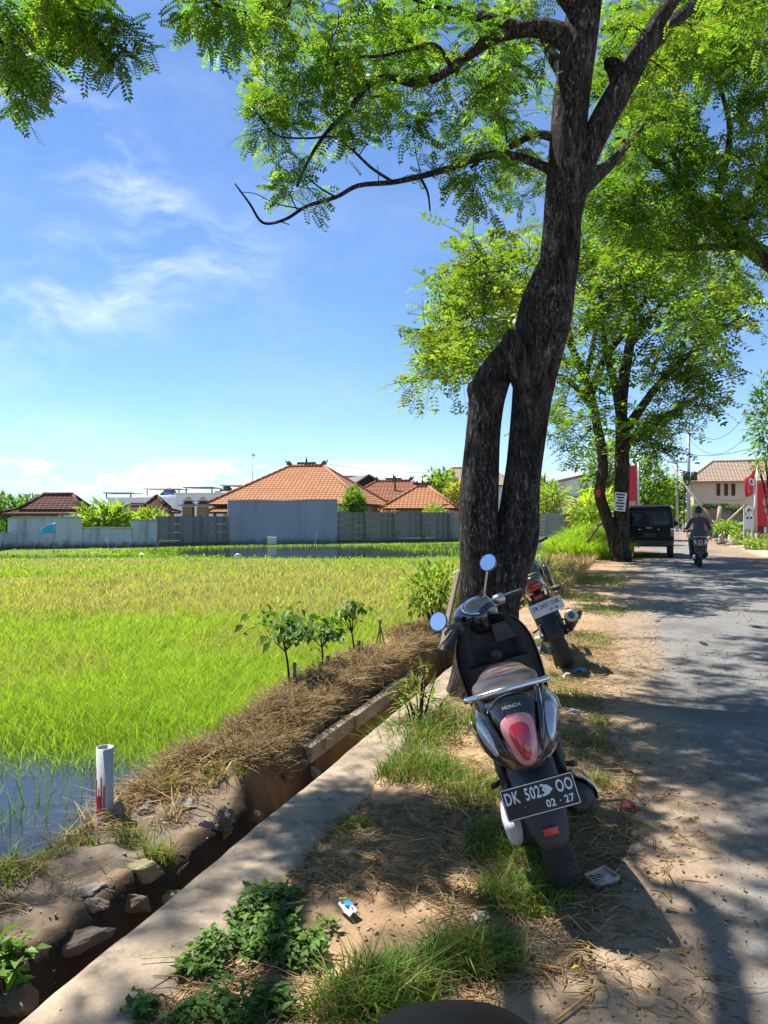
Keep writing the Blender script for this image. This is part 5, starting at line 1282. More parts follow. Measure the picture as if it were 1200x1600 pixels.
# brown-roofed house far left (steep upper roof over a flared lower skirt)
H = building('house', 68, 42, 10, -.05)
hip_roof(H, 0, 2.3, 4.6, 5.2, 1.62, 2.05, 2.6, M['tile_brown'], 4, orn=False, name='lower_roof')
hip_roof(H, .2, 2.4, 3.3, 3.9, 1.88, 2.75, 1.7, M['tile_brown'], 8, orn=False)
boxpart(H, 'wall', (0, 2.4, .75), (3.6, 4.2, 1.5), M['wall_cream'])
tag(H, 'house with steep dark brown tile roof above the leftmost pale wall', 'house', 'houses beyond the field')
H = building('house', 222, 50, 6, -.05)
hip_roof(H, -.4, 2.3, 4.4, 4.4, 1.75, 2.15, 2.4, M['tile_brown'], 4, orn=False, name='lower_roof')
hip_roof(H, .5, 2.3, 1.6, 1.8, 2.05, 2.85, .2, M['tile_brown'], 6, orn=False)
boxpart(H, 'wall', (-.4, 2.4, .85), (3.6, 3.8, 1.7), M['bronze_wood'])
tag(H, 'small house with pointed brown roof behind the clump of broad leaves', 'house', 'houses beyond the field')
# white flat-roofed villas
M['villa_white'] = simple('villa_white', (0.88, 0.88, 0.87), .85, var=.05, scale=.5, dirt=(.7, .68, .65), dirt_amt=.3)
def villa(px, Y, w, h, label, canopy, yaw=0, wins=()):
    H = building('villa', px, Y, yaw, -.05)
    boxpart(H, 'wall', (0, 2.5, h/2), (w, 5, h), M['villa_white']); boxpart(H, 'parapet', (0, 2.5, h+.07), (w+.24, 5.24, .14), M['villa_white'])
    for (cx, cw, cz) in canopy:
        c = boxpart(H, 'terrace_canopy', (cx, 1.4, h+cz), (cw, 3.0, .09), M['wood_pale'])
        for s in (-1, 1): boxpart(H, 'canopy_post', (cx+s*cw*.42, .2, h+cz/2), (.1, .1, cz-.1), M['bronze_wood'])
    for (x, z, ww, hh) in wins: window(H, (x, -.03, z), ww, hh)
    tag(H, label, 'villa', 'white villas'); return H
villa(205, 66, 4.2, 3.0, 'white flat-roofed villa with a low timber canopy, leftmost of the row', ((-1.2, 2.6, .55),), wins=((.6, 2.2, 1.2, .8),))
villa(262, 70, 6.2, 3.3, 'white flat-roofed villa with long canopy and blue bundle on its roof', ((-.5, 3.6, .75),), wins=((1.6, 2.5, 1.4, .8), (-1.6, 2.4, .9, .9)))
villa(325, 62, 5.4, 3.3, 'white flat-roofed villa behind the small stone shrine', ((-.8, 2.6, .6),), wins=((1.2, 2.2, 1.2, .9),))
villa(378, 64, 4.4, 3.5, 'white flat-roofed villa tucked behind the left end of the orange roof', ((-.2, 3.4, .65),), wins=((-.9, 2.6, .9, .9),))
for px, Y, z, s, lb in ((256, 69, 3.5, .95, 'crumpled blue tarp bundle on a white villa roof'), (347, 63.5, 3.65, .7, 'pointed blue tarp beside the canopy near the orange roof')):
    p = P(px, 800, Y); mb = MB(); n_ = 10
    mb.rings([[Vector((s*(.9-.25*k)*math.cos(a)*(1+.2*math.sin(3*a+k)), s*(.6-.15*k)*math.sin(a), s*.22*k+.08*math.sin(2*a+k))) for a in np.linspace(0, 2*math.pi, n_, endpoint=False)] for k in range(4)])
    o = mb.build('tarp_bundle', M['blue_tarp'], None, (p.x, p.y+1.5, z)); tag(o, lb, 'tarp')
# family shrine
SHR = building('shrine', 305, 46, 0, -.05)
boxpart(SHR, 'base', (0, 0, .7), (1.7, 1.0, 1.4), M['stone_dark'], bevel=.05)
for x in (-.42, .48):
    boxpart(SHR, 'niche', (x, 0, 1.75), (.6, .6, .7), M['bronze_wood'])
    for k, (zz, ww) in enumerate(((2.14, 1.05), (2.40, .66))):
        mb = MB(); mb.rings([[Vector((x+sx*ww/2*f, sy*ww/2*f, zz+h_)) for sx, sy in ((-1, -1), (1, -1), (1, 1), (-1, 1))] for f, h_ in ((1.0, .05), (.95, 0), (.55, .14), (.18, .30))], False); mb.build('tiered_roof', M['stone_dark'], SHR)
tag(SHR, 'little twin-roofed stone shrine above the dark panel wall', 'shrine')
# mast with an antenna
p = P(393, 800, 55); mb = MB(); mb.tube([(0, 0, 0), (0.05, 0, 3.5), (0.12, 0, 6.0)], [.04, .03, .022], 6); mb.box((.14, 0, 6.0), (.26, .06, .12), (0, .5, 0))
tag(mb.build('antenna_mast', M['galv'], None, (p.x, p.y, 0)), 'thin antenna mast standing above the left end of the orange roof', 'antenna')
# white house with sloping roof behind the trunk (right side)
H = building('house', 890, 58, -14, -.05)
mb = MB(); mb.prism([(-3.2, 0), (3.4, 0), (3.4, 5.1), (1.2, 4.6), (-3.2, 3.6)], (0, 0, 0), (1, 0, 0), (0, 0, 1), (0, 1, 0), 6.0); mb.build('wall', M['wall_white'], H)
boxpart(H, 'roof_slope', (.15, 3.0, 4.47), (7.0, 6.6, .16), M['tile_tan'], (0, math.radians(-12.8), 0))
boxpart(H, 'pier', (-.55, -.08, 2.0), (.42, .2, 4.0), M['wall_cream'])
window(H, (-2.0, -.04, 2.6), .75, 1.3); window(H, (.9, -.04, 2.4), .5, .8)
tag(H, 'white two-storey house with sloping roof right of the leaning trunk', 'house', 'houses beyond the field')
H = building('house', 896, 55, -8, -.05)
mb = MB()
for k in range(8):
    t0, t1 = k/8, (k+1)/8+.02
    mb.add([(-2.3+.45*t0, -.4+3.2*t0, 1.95+1.05*t0+.04), (2.4-.2*t0, -.4+3.2*t0, 1.95+1.05*t0+.04), (2.4-.2*t1, -.4+3.2*t1, 1.95+1.05*t1), (-2.3+.45*t1, -.4+3.2*t1, 1.95+1.05*t1), (-2.3+.45*t0, -.4+3.2*t0, 1.95+1.05*t0-.02), (2.4-.2*t0, -.4+3.2*t0, 1.95+1.05*t0-.02)], [(0, 1, 2, 3), (4, 5, 1, 0)])
mb.build('roof', M['tile_tan'], H)
boxpart(H, 'wall', (-.1, 1.8, .95), (4.0, 3.0, 1.9), M['bronze_wood']); boxpart(H, 'fascia', (0, -.42, 1.88), (4.7, .08, .16), M['wall_white'])
boxpart(H, 'door', (1.1, .27, .8), (.9, .08, 1.6), M['wall_black'])
tag(H, 'low building with pale tan roof in front of the white house', 'house', 'houses beyond the field')

# boundary walls
def walkline(a, b): d = Vector(b)-Vector(a); return d.length, math.atan2(d.y, d.x)
def plain_wall(px0, Y0, px1, Y1, h0, h1, mat, label, name='boundary_wall', th=.18, zb=-.3, cap=True):
    a = P(px0, 800, Y0); b = P(px1, 800, Y1); L, an = walkline((a.x, a.y), (b.x, b.y))
    o = empty(name, (a.x, a.y, zb), (0, 0, an))
    n_ = max(2, int(L/1.5)); mb = MB()
    up_ = [(L*k/n_, h0+(h1-h0)*k/n_+.03*math.sin(k*2.3)) for k in range(n_+1)]
    mb.prism([(0, 0)]+[(L, 0)]+up_[::-1], (0, 0, 0), (1, 0, 0), (0, 0, 1), (0, 1, 0), th); mb.build('wall_face', mat, o)
    if cap:
        c = MB(); c.prism([(x, z+.002) for x, z in up_]+[(x, z+.06) for x, z in up_[::-1]], (0, -.03, 0), (1, 0, 0), (0, 0, 1), (0, 1, 0), th+.06); c.build('coping', M['concrete'], o)
    tag(o, label, 'wall', 'compound walls', 'thing'); return o
def panel_wall(px0, Y0, px1, Y1, h, bays, rows, mat, label, zb=-.3):
    a = P(px0, 800, Y0); b = P(px1, 800, Y1); L, an = walkline((a.x, a.y), (b.x, b.y))
    o = empty('panel_wall', (a.x, a.y, zb), (0, 0, an)); bl = L/bays; rh = h/rows
    pm = MB(); pm.box((0, 0, 0), (bl-.16, .07, rh-.018)); me = pm.mesh('panel', mat)
    po = MB(); po.box((0, 0, h/2), (.17, .17, h+.03)); pme = po.mesh('post', mat)
    for i in range(bays):
        for k in range(rows):
            link('panel', me, o, (bl*(i+.5), random.uniform(-.012, .012), rh*(k+.5)), (random.uniform(-.012, .012), 0, 0))
    for i in range(bays+1): link('post', pme, o, (bl*i, 0, 0))
    fd = MB(); fd.box((L/2, .02, .14), (L, .3, .36)); fd.build('footing', M['stone_dark'], o)
    tag(o, label, 'wall', 'compound walls', 'thing'); return o
plain_wall(-40, 33, 12, 36.2, .95, .95, M['wall_pale'], 'low grey wall end at the far left edge')
plain_wall(12, 36.2, 128, 37.2, 1.62, 1.66, M['wall_pale'], 'tall pale blue-grey wall below the steep brown roof')
plain_wall(128, 37.3, 205, 38.0, 1.12, 1.12, M['wall_pale'], 'low pale wall in front of the broad-leaved clump')
plain_wall(205, 38.1, 245, 38.5, 1.50, 1.52, M['wall_pale'], 'short stained wall piece between low wall and dark panels')
panel_wall(245, 39, 356, 41, 1.75, 3, 4, M['panel_grey'], 'blackened panel wall below the shrine')
plain_wall(356, 41.5, 527, 43.4, 2.58, 2.66, M['wall_blue'], 'tall smooth blue-grey wall in front of the big orange roof')
panel_wall(527, 43.6, 704, 46, 1.98, 4, 5, M['panel_grey'], 'grey precast panel wall right of the blue-grey wall')
panel_wall(704, 46.1, 722, 46.4, 2.0, 1, 8, M['panel_light'], 'pale block wall piece meeting the leaning trunk on its left')
panel_wall(834, 46.5, 879, 47.2, 1.95, 2, 9, M['panel_light'], 'pale concrete block wall just right of the leaning trunk')
# ------------------------------------------------------------------ across the road, on the right
H = building('house', 1145, 62, -18, .0)
hip_roof(H, 1.6, 3.5, 10.5, 8.5, 4.35, 6.25, 5.6, M['tile_tan'], 14, orn=False)
boxpart(H, 'wall', (1.4, 3.6, 2.15), (8.9, 7.0, 4.3), M['wall_tan'])
for x in (-1.1, -.5, .05, 1.15): window(H, (x, .08, 3.65), .22, .95, 1)
boxpart(H, 'eave_board', (1.6, -.7, 4.26), (10.3, .1, .16), M['bronze_wood'])
boxpart(H, 'annex', (4.6, -.2, 2.6), (2.0, 1.0, 2.8), M['wall_old'])
boxpart(H, 'awning', (4.4, -1.0, 1.55), (2.4, 1.4, .08), M['wall_white'])
tag(H, 'two-storey tan house with slit windows and pale hip roof across the road', 'house')
plain_wall(1082, 48, 1165, 49.5, 1.95, 1.9, M['wall_old'], 'dark stained old wall below the tan house', zb=-.05, cap=False)

def pole_thing(name, pts, rad, mat, label, cat, n=8, group=None):
    pts = [Vector(p) for p in pts]; b = pts[0]; mb = MB(); mb.tube([p-b for p in pts], rad, n)
    o = mb.build(name, mat, None, b); tag(o, label, cat, group); return o
# utility poles with crossarms
def utility_pole(base, h, mat, label, arm=1.6, armz=.3, yaw=0, rad=.11, cans=0):
    o = empty('utility_pole', base, (0, 0, yaw)); mb = MB(); mb.tube([(0, 0, -.1), (0, 0, h*.6), (0, 0, h)], [rad, rad*.85, rad*.7], 10); mb.build('shaft', mat, o)
    if arm:
        boxpart(o, 'crossarm', (0, 0, h-armz), (arm, .09, .1), M['galv'])
        for x in (-.45, -.15, .2, .46):
            i = MB(); i.revolve([(0, .001), (0, .05), (.06, .07), (.10, .045), (.14, .06), (.18, .03), (.2, .001)], (x*arm, 0, h-armz+.05), 'z', 10); i.build('insulator', M['insulator'], o)
    for k in range(cans):
        c = MB(); c.revolve([(0, .001), (0, .2), (.55, .2), (.6, .1), (.62, .001)], (.28*(-1)**k, -.2, h*.52), 'z', 12); c.build('junction_can', M['dark_metal'], o)
    tag(o, label, 'pole', 'utility poles'); return o
M['insulator'] = simple('insulator', (0.33, 0.14, 0.12), .4, var=.2)
pA = P(1076, 832, 50); utility_pole((pA.x, pA.y, 0), 7.4, M['galv'], 'tall galvanised utility pole beyond the rider', 1.5, .15, .2, .14, 2)
pB = P(1058, 828, 66); utility_pole((pB.x, pB.y, 0), 6.6, M['concrete'], 'distant utility pole with a wide crossarm above the road', 1.9, .35, .1, .12)
pC = P(1206, 850, 33); utility_pole((pC.x, pC.y, 0), 6.3, M['concrete'], 'near utility pole at the right edge with red insulators', 2.6, .25, -.1, .17)
pole_thing('leaning_pole', [P(1050, 728, 46), P(1075, 765, 44), P(1112, 812, 41.5)][::-1], [.06, .055, .045], M['timber'], 'long timber pole leaning left above the rider', 'pole')
pole_thing('leaning_pole', [P(1100, 795, 43), P(1112, 812, 42), P(1128, 832, 41)][::-1], [.05, .05, .05], M['bronze_wood'], 'short reddish pole slanting down behind the rider', 'pole')
pole_thing('wooden_post', [P(1121, 826, 44), P(1123, 808, 44), P(1125, 791, 44)], [.13, .12, .12], M['wood_pale'], 'stout pale post with cut top in front of the old wall', 'post')
pole_thing('bamboo_prop', [P(1128, 822, 42), P(1146, 806, 42), P(1163, 790, 42.2)], .06, M['wood_pale'], 'bamboo prop slanting up to the right near rubble', 'pole')
pole_thing('thin_post', [P(1069, 832, 45), P(1069, 780, 45), P(1068, 735, 45)], .04, M['wood_dark'], 'thin dark post left of the galvanised pole', 'post')
# wires
def wire(a, b, sag, label):
    mb = MB(); pts = [a.lerp(b, t)+Vector((0, 0, -sag*4*t*(1-t))) for t in np.linspace(0, 1, 14)]; mb.tube([p-pts[0] for p in pts], .014, 4)
    tag(mb.build('overhead_wire', M['ink_black'], None, pts[0]), label, 'wire', 'overhead wires')
topA = Vector((pA.x, pA.y, 7.3)); topC = Vector((pC.x, pC.y, 6.1)); topB = Vector((pB.x, pB.y, 6.3))
wire(topA+Vector((.6, 0, 0)), topC+Vector((-1.1, 0, 0)), .9, 'upper slack wire between galvanised pole and right-edge pole')
wire(topA+Vector((0, 0, -.5)), topC+Vector((-.3, 0, 0)), 1.5, 'lower slack wire between galvanised pole and right-edge pole')
wire(topA+Vector((-.3, 0, -1.6)), topC+Vector((0, 0, -1.3)), .35, 'straight low wire running right from the galvanised pole')
wire(topA+Vector((-.6, 0, 0)), topB+Vector((.7, 0, 0)), .5, 'wire between galvanised pole and distant pole')
wire(topB+Vector((-.8, 0, 0)), P(1035, 815, 120)+Vector((0, 0, 5)), .6, 'wire running away along the road from the distant pole')
wire(P(505, 724, 60), P(700, 738, 75), .3, 'wire crossing the sky above the rust roof')
wire(P(1078, 760, 50), P(1165, 780, 38), .4, 'pale low wire sagging in front of the tan house')
# red billboard on posts
M['bill_red'] = simple('bill_red', (0.50, 0.022, 0.035), .6, var=.35, scale=1.3)
M['bill_dark'] = simple('bill_dark', (0.10, 0.012, 0.03), .6, var=.4, scale=2)
M['print_pale'] = simple('print_pale', (0.66, 0.64, 0.64), .6, var=.1)
M['print_blue'] = simple('print_blue', (0.05, 0.07, 0.30), .6, var=.2)
M['print_pink'] = simple('print_pink', (0.55, 0.27, 0.27), .6, var=.25, scale=5)
bb_ = P(1183, 852, 34); BB = empty('billboard', (bb_.x, bb_.y, 0), (0, 0, math.radians(-6)))
boxpart(BB, 'board', (1.7, 0, 1.72), (3.4, .05, 2.55), M['bill_red'])
boxpart(BB, 'board_band', (1.7, -.03, .72), (3.38, .012, .52), M['bill_dark'])
for x in (.12, 3.3): boxpart(BB, 'post', (x, .08, 1.2), (.1, .1, 2.5), M['timber'])
for (x, z, w, h, mt) in ((.36, 2.1, .32, .36, 'print_pink'), (.85, 2.12, .38, .5, 'print_blue'), (.42, 1.72, .28, .24, 'print_pink'), (1.5, 2.0, .7, .9, 'print_pale')):
    mb = MB(); mb.prism(egg(w, w*.75, h, 16, 2.2), (x, -.026, z), (1, 0, 0), (0, 0, 1), (0, -1, 0), .01); mb.build('printed_badge', M[mt], BB)
for (x, z, w, h) in ((.72, 1.42, .56, .09), (.80, 1.28, .48, .06), (.30, .62, .30, .05), (.34, .82, .12, .26), (.85, .80, .4, .16)):
    boxpart(BB, 'printed_block', (x, -.045 if z < 1 else -.03, z), (w, .012, h), M['print_pale'])
tag(BB, 'large red printed billboard on posts at the right edge', 'billboard')
# flag on a pole, small notice boards
fp = P(1177, 850, 33); FL = empty('flag', (fp.x, fp.y, 0)); FL.scale = (1.15, 1.15, 1.06)
mb = MB(); mb.tube([(-.05, 0, 0), (.05, 0, 1.9), (.16, 0, 3.55)], .03, 8); mb.build('flagpole', M['wall_white'], FL)
mb = MB(); rings = []
for i in range(12):
    t = i/11; rings.append([Vector((.14-.44*t-.10*v_+.12*t*v_, .10*math.sin(t*7+v_*2), 3.52-.45*v_*1.0-.75*t+.25*t*t-.62*v_*(1-.35*t))) for v_ in np.linspace(0, 1, 8)])
mb.rings(rings, True, False, False, False); o = mb.build('flag_cloth', M['bill_red'], FL); o.modifiers.new('s', 'SOLIDIFY').thickness = .006
mb = MB(); mb.prism(egg(.20, .20, .34, 16, 2), (-.13, -.14, 2.82), (.9, 0, .35), (-.35, 0, .9), (0, -1, 0), .012); ring_ = mb.build('flag_emblem', M['print_pale'], FL)
mb = MB(); mb.prism(egg(.09, .09, .20, 16, 2), (-.15, -.153, 2.82), (.9, 0, .35), (-.35, 0, .9), (0, -1, 0), .008); mb.build('emblem_core', M['print_blue'], ring_)
tag(FL, 'red flag with pale round emblem on a white pole', 'flag')
np_ = P(1168, 852, 32.6); NB = empty('notice_board', (np_.x, np_.y, 0))
for x in (-.12, .24): boxpart(NB, 'post', (x, 0, .9), (.10, .10, 1.8), M['concrete'])
mb = MB(); mb.prism(egg(.36, .36, .42, 20, 2.2), (.04, -.06, 1.72), (1, 0, 0), (0, 0, 1), (0, -1, 0), .02); mb.build('round_sign', M['print_pale'], NB)
boxpart(NB, 'sign_mark', (.06, -.09, 1.74), (.16, .015, .05), M['ink_black'], (0, .5, 0)); boxpart(NB, 'sign_mark', (.0, -.09, 1.70), (.05, .015, .14), M['ink_black'], (0, .3, 0))
boxpart(NB, 'paper_notice', (.05, -.06, 1.18), (.40, .02, .62), M['print_pale'])
for x in (-.04, .12): boxpart(NB, 'notice_print', (x, -.078, 1.38), (.10, .01, .08), M['ink_black'])
tag(NB, 'concrete-post notice board with round and square white signs beside the billboard', 'sign')
# tall red banner on a pole behind the far tree, poster and lantern on that tree
bn = P(988, 860, 34); BN = empty('banner', (bn.x, bn.y, 0))
mb = MB(); mb.tube([(.28, 0, 0), (.28, 0, 4.3)], .045, 8); mb.build('banner_pole', M['galv'], BN)
boxpart(BN, 'banner_cloth', (-.04, 0, 2.75), (.5, .02, 2.1), M['bill_red']); boxpart(BN, 'banner_edge', (-.27, -.013, 2.75), (.04, .01, 2.08), M['print_pale']); boxpart(BN, 'banner_print', (0, -.013, 2.0), (.30, .01, .30), M['print_pink'])
tag(BN, 'tall narrow red banner on a pole between the far tree and the van', 'banner')
pp_ = P(969, 784, 23.66); mb = MB(); mb.box((0, 0, 0), (.38, .012, .60), (0, math.radians(6), 0)); o = mb.build('poster', M['plate_white'], None, pp_)
for k in range(6): boxpart(o, 'poster_print', (.01*math.sin(k*3)+.025*(.25-k*.1), -.011, .23-k*.093), (.28-.05*(k % 3), .006, .05), M['ink_black'] if k != 2 else M['print_blue'], (0, math.radians(6), 0))
tag(o, 'black and white poster fixed to the far tree trunk', 'poster')
mb = MB(); mb.revolve([(0, .005), (.03, .05), (.12, .075), (.2, .06), (.26, .02), (.3, .006)], (0, 0, 0), 'z', 12); o = mb.build('lantern', M['bill_red'], None, P(935, 777, 23.3)); tag(o, 'small red lantern hanging at the fork of the far tree', 'lantern')
pole_thing('prop_stick', [P(918, 848, 24), P(932, 826, 24), P(948, 806, 24)], [.05, .045, .04], M['timber'], 'weathered stick propped against the far tree trunk', 'stick')
# rubble heap
rr = np.random.default_rng(4)
M['rubble'] = simple('rubble', (0.38, 0.33, 0.28), .95, var=.25, scale=5, bump=.5, bscale=20)
def rock_mesh(name, seed, sx, sy, sz, mat, sub=3):
    r_ = np.random.default_rng(seed); bm = bmesh.new(); bmesh.ops.create_icosphere(bm, subdivisions=sub, radius=1)
    dirs = unit(r_.standard_normal((11, 3))); lim = .5+.35*r_.random(11); o_ = r_.random(2)*50
    for v_ in bm.verts:
        p = np.array(v_.co); k = 1.0; q_ = dirs@p
        for d_, l_ in zip(q_, lim):
            if d_ > l_: k = min(k, l_/d_)
        n_ = fbm(np.array([p[0]*2.2+o_[0]+p[2]]), np.array([p[1]*2.2+o_[1]]), 4)[0]-.5
        k *= 1+.55*n_+.25*(fbm(np.array([p[0]*6+o_[1]]), np.array([p[1]*6+p[2]*5+o_[0]]), 3)[0]-.5)
        v_.co = Vector((p[0]*k*sx, p[1]*k*sy, p[2]*k*sz))
    me = bpy.data.meshes.new(name); bm.to_mesh(me); bm.free(); me.materials.append(mat)
    return me
rm_ = [rock_mesh('rubble_lump', 50+k, .34, .3, .2, M['rubble'], 2) for k in range(4)]
RBL = empty('rubble_heap', P(1150, 834, 38).xy.to_3d())
for k in range(26):
    o = link('lump', rm_[k % 4], RBL, (rr.normal()*1.1, rr.normal()*.7, .1+abs(rr.normal())*.18), (rr.random()*6, rr.random()*6, rr.random()*6)); sc_ = rr.uniform(.4, 1.1); o.scale = (sc_,)*3
tag(RBL, 'heap of broken pale rubble beside the notice board', 'rubble')
# parked vehicles far down the road
FV = empty('parked_car', (P(1048, 826, 84).x, 84, 0), (0, 0, -.4))
mb = MB(); mb.rings([[Vector((x*.8, y, zb+(zt-zb)*k)) for x, k in ((-1, 0), (1, 0), (1, .5), (.85, 1), (-.85, 1), (-1, .5))] for y, zb, zt in ((0, .35, .95), (.3, .3, 1.5), (2.4, .3, 1.5), (3.0, .3, 1.0), (3.9, .35, .85))]); mb.build('body', M['black_gloss'], FV, bevel=.03)
boxpart(FV, 'rear_window', (0, .12, 1.18), (1.2, .06, .4), M['dark_glass'], (-.5, 0, 0))
for s in (-1, 1):
    boxpart(FV, 'tail_lamp', (s*.68, -.01, .75), (.18, .04, .14), M['red_lens'])
    for y in (.6, 3.2): wheel(FV, (s*.72, y, .3), .3, .18, 5)
tag(FV, 'small dark car far down the road beyond the van', 'car')
# ------------------------------------------------------------------ grass, rice, straw
def blades(pos, h, w, col, lean=.35, rng=RNG, curl=.5, tipcol=1.15):
    N = len(pos); a = rng.random(N)*2*np.pi; b = rng.random(N)*2*np.pi
    d = np.stack([np.cos(a), np.sin(a), np.zeros(N)], -1)*(lean*(.25+rng.random(N)))[:, None]
    sd = np.stack([np.cos(b), np.sin(b), np.zeros(N)], -1)*(w*.5)[:, None]
    h_ = h[:, None]; up = np.array([0, 0, 1.0])
    m1 = pos+up*h_*.5+d*h_*.35; tp = pos+up*h_*(1-.25*curl)+d*h_*(1+curl*.6)
    V = np.stack([pos-sd, pos+sd, m1+sd*.8, m1-sd*.8, tp], 1).reshape(-1, 3)
    k = np.arange(N)*5
    Q = np.stack([k, k+1, k+2, k+3], -1); T_ = np.stack([k+3, k+2, k+4], -1)
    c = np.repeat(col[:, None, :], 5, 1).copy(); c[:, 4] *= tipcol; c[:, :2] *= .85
    return V, T_, Q, np.clip(c, .003, .9).reshape(-1, 3)
def blade_obj(name, packs, mat, label, cat, kind='stuff'):
    V = []; T_ = []; Q = []; C = []; n = 0
    for (v_, t_, q_, c_) in packs: V.append(v_); T_.append(t_+n); Q.append(q_+n); C.append(c_); n += len(v_)
    o = link(name, fast_mesh(name, np.concatenate(V), np.concatenate(T_), np.concatenate(Q), np.concatenate(C), mats=mat)); tag(o, label, cat, None, kind); return o
def stems(pos, L, rad, col, rng=RNG, lift=.25, up=None):
    """thin dry stems lying about, each a bent triangle strip pair"""
    N = len(pos); a = rng.random(N)*2*np.pi; el = rng.normal(0, lift, N) if up is None else up
    d = np.stack([np.cos(a)*np.cos(el), np.sin(a)*np.cos(el), np.abs(np.sin(el))], -1)*L[:, None]
    s_ = np.stack([-np.sin(a), np.cos(a), np.zeros(N)], -1)*rad[:, None]; z = np.zeros((N, 3)); z[:, 2] = rad*1.6
    bend = rng.normal(0, .12, (N, 3))*L[:, None]; bend[:, 2] = np.abs(bend[:, 2])*.6
    p0 = pos; p1 = pos+d*.5+bend; p2 = pos+d; p2[:, 2] -= L*.02
    V = np.stack([p0-s_, p0+s_, p0+z, p1-s_, p1+s_, p1+z, p2-s_*.6, p2+s_*.6, p2+z*.6], 1).reshape(-1, 3); k = np.arange(N)*9
    Q = np.concatenate([np.stack([k+i, k+j, k+j+3, k+i+3], -1) for i, j in ((0, 1), (1, 2), (2, 0), (3, 4), (4, 5), (5, 3))])
    return V, np.zeros((0, 3), int), Q, np.repeat(col[:, None, :], 9, 1).reshape(-1, 3)
M['rice'] = leafmat('rice', (1, 1, 1), .5, .5, 1.25)
M['grass'] = leafmat('grass', (1, 1, 1), .4, .45)
M['straw'] = leafmat('straw', (1, 1, 1), .15, .7)
DRY = np.array([[.42, .29, .12], [.34, .22, .09], [.50, .37, .19], [.25, .155, .07]])
r = np.random.default_rng(21)
# rice field
n = 330000
py = 866+(1320-866)*r.random(n)**1.25; Y = 1.68*F/(py-HOR); Y = Y*np.exp(r.normal(0, .03, n)); px = r.uniform(-160, 1000, n); X = (px-600)*Y/F
s = S_of(X, Y)
wobf = -1.10
ok = (s < wobf+.12*(fbm(Y*1.1, Y*0+5, 2)-.5)) & (Y < 27.4+1.2*(fbm(X*.3, X*0, 2)-.5)) & (s > -60)
X, Y, s = X[ok], Y[ok], s[ok]
wetm = sstep(-s, .95, 1.15)*(1-sstep(Y+.30*(s+1.2), 4.5, 6.0))
open_w = fbm(X*.8+3, Y*.45+60, 3)
keep = (r.random(len(X)) > .985*wetm) & (pond_mask(X, Y) < .1) & ~((open_w > .73) & (r.random(len(X)) < .75))
X, Y, s = X[keep], Y[keep], s[keep]; n = len(X); Z = terrain(s, Y)
dryf = sstep(fbm(X*.16+1.5, Y*.30+4, 3), .44, .57)*sstep(Y, 6.5, 11)
dryf = np.maximum(dryf, .75*sstep(fbm(X*.30+11.5, Y*.5+14, 3), .50, .62)*sstep(Y, 7.5, 11)*(1-sstep(Y, 19, 22)))
dryf = np.maximum(dryf, .85*sstep(Y, 17, 28)*(.4+.6*fbm(X*.3, Y*.2+9, 3)))
dryf = np.maximum(dryf, .8*sstep(s, -2.4, -1.2)*sstep(Y, 5.5, 7.5)*(fbm(X*1.2, Y*1.2, 3) > .42))
isdry = r.random(n) < np.maximum(.9*np.maximum(dryf*sstep(Y, 5.5, 14), .6*sstep(fbm(X*.55+21, Y*.8+3, 3), .52, .62)*sstep(Y, 5, 7)), .07+.10*sstep(Y, 6, 12))
g1 = np.array([.27, .375, .04]); g2 = np.array([.37, .425, .055]); g3 = np.array([.19, .315, .03])
t = r.random(n)[:, None]; t2 = fbm(X*.5+7, Y*.4+2, 3)[:, None]
col = (g3*(1-t)+g1*t)*(1-t2*.6)+g2*t2*.6
dcol = np.array([[.38, .31, .13], [.31, .25, .10], [.46, .38, .19]])[r.integers(0, 3, n)]*(.85+.3*r.random((n, 1)))
col = np.where(isdry[:, None], dcol, col)*(.85+.3*r.random((n, 1)))
h = (.10+.14*r.random(n))*(1-.25*isdry)*(1-.45*sstep(Y, 18, 30))*(.85+.5*fbm(X*.7, Y*.7+30, 3)); w = np.maximum(.0048, .0009*Y)*(.7+.6*r.random(n))
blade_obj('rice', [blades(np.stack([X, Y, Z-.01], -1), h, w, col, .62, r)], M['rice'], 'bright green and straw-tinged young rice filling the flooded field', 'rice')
# sparse shoots standing in open water and taller tufts
n = 900
Yt = r.uniform(3.7, 5.8, n); st_ = -1.2-r.random(n)*2.6; cl = fbm(SY(st_, Yt)*2.2, Yt*2.2, 2) > .5; Yt, st_ = Yt[cl], st_[cl]; n = len(Yt)
blade_obj('water_shoots', [blades(np.stack([SY(st_, Yt), Yt, np.full(n, -.22)], -1), .12+.18*r.random(n), np.full(n, .007), np.array([.13, .21, .03])*(.6+.8*r.random((n, 1))), .4, r)], M['rice'], 'thin shoots standing in the open water at the field corner', 'rice')

# grass along the verge, tufts at picked spots
def tuft_field(spots, rng, base=(.13, .22, .03), w=.006, mix=.18):
    packs = []
    for (cx, cy, rx, ry, n_, h_) in spots:
        a = rng.random(n_)*2*np.pi; q_ = np.sqrt(rng.random(n_))*(1+.15*rng.standard_normal(n_)); x = cx+rx*q_*np.cos(a); y = cy+ry*q_*np.sin(a)
        z = Z_at(x, y); hh = h_*(.45+.75*rng.random(n_))*(1.1-.4*q_)
        c = np.array(base)*(.6+.7*rng.random((n_, 1)))*(1+.12*rng.standard_normal((n_, 3))); d_ = rng.random(n_) < mix
        c[d_] = DRY[rng.integers(0, 4, d_.sum())]*.9
        packs.append(blades(np.stack([x, y, z-.01], -1), hh, np.full(n_, w)*(.6+.8*rng.random(n_)), c, .75, rng, .9))
    return packs
def gp(px, py): v_ = G(px, py); return (v_.x, v_.y)
sp = []
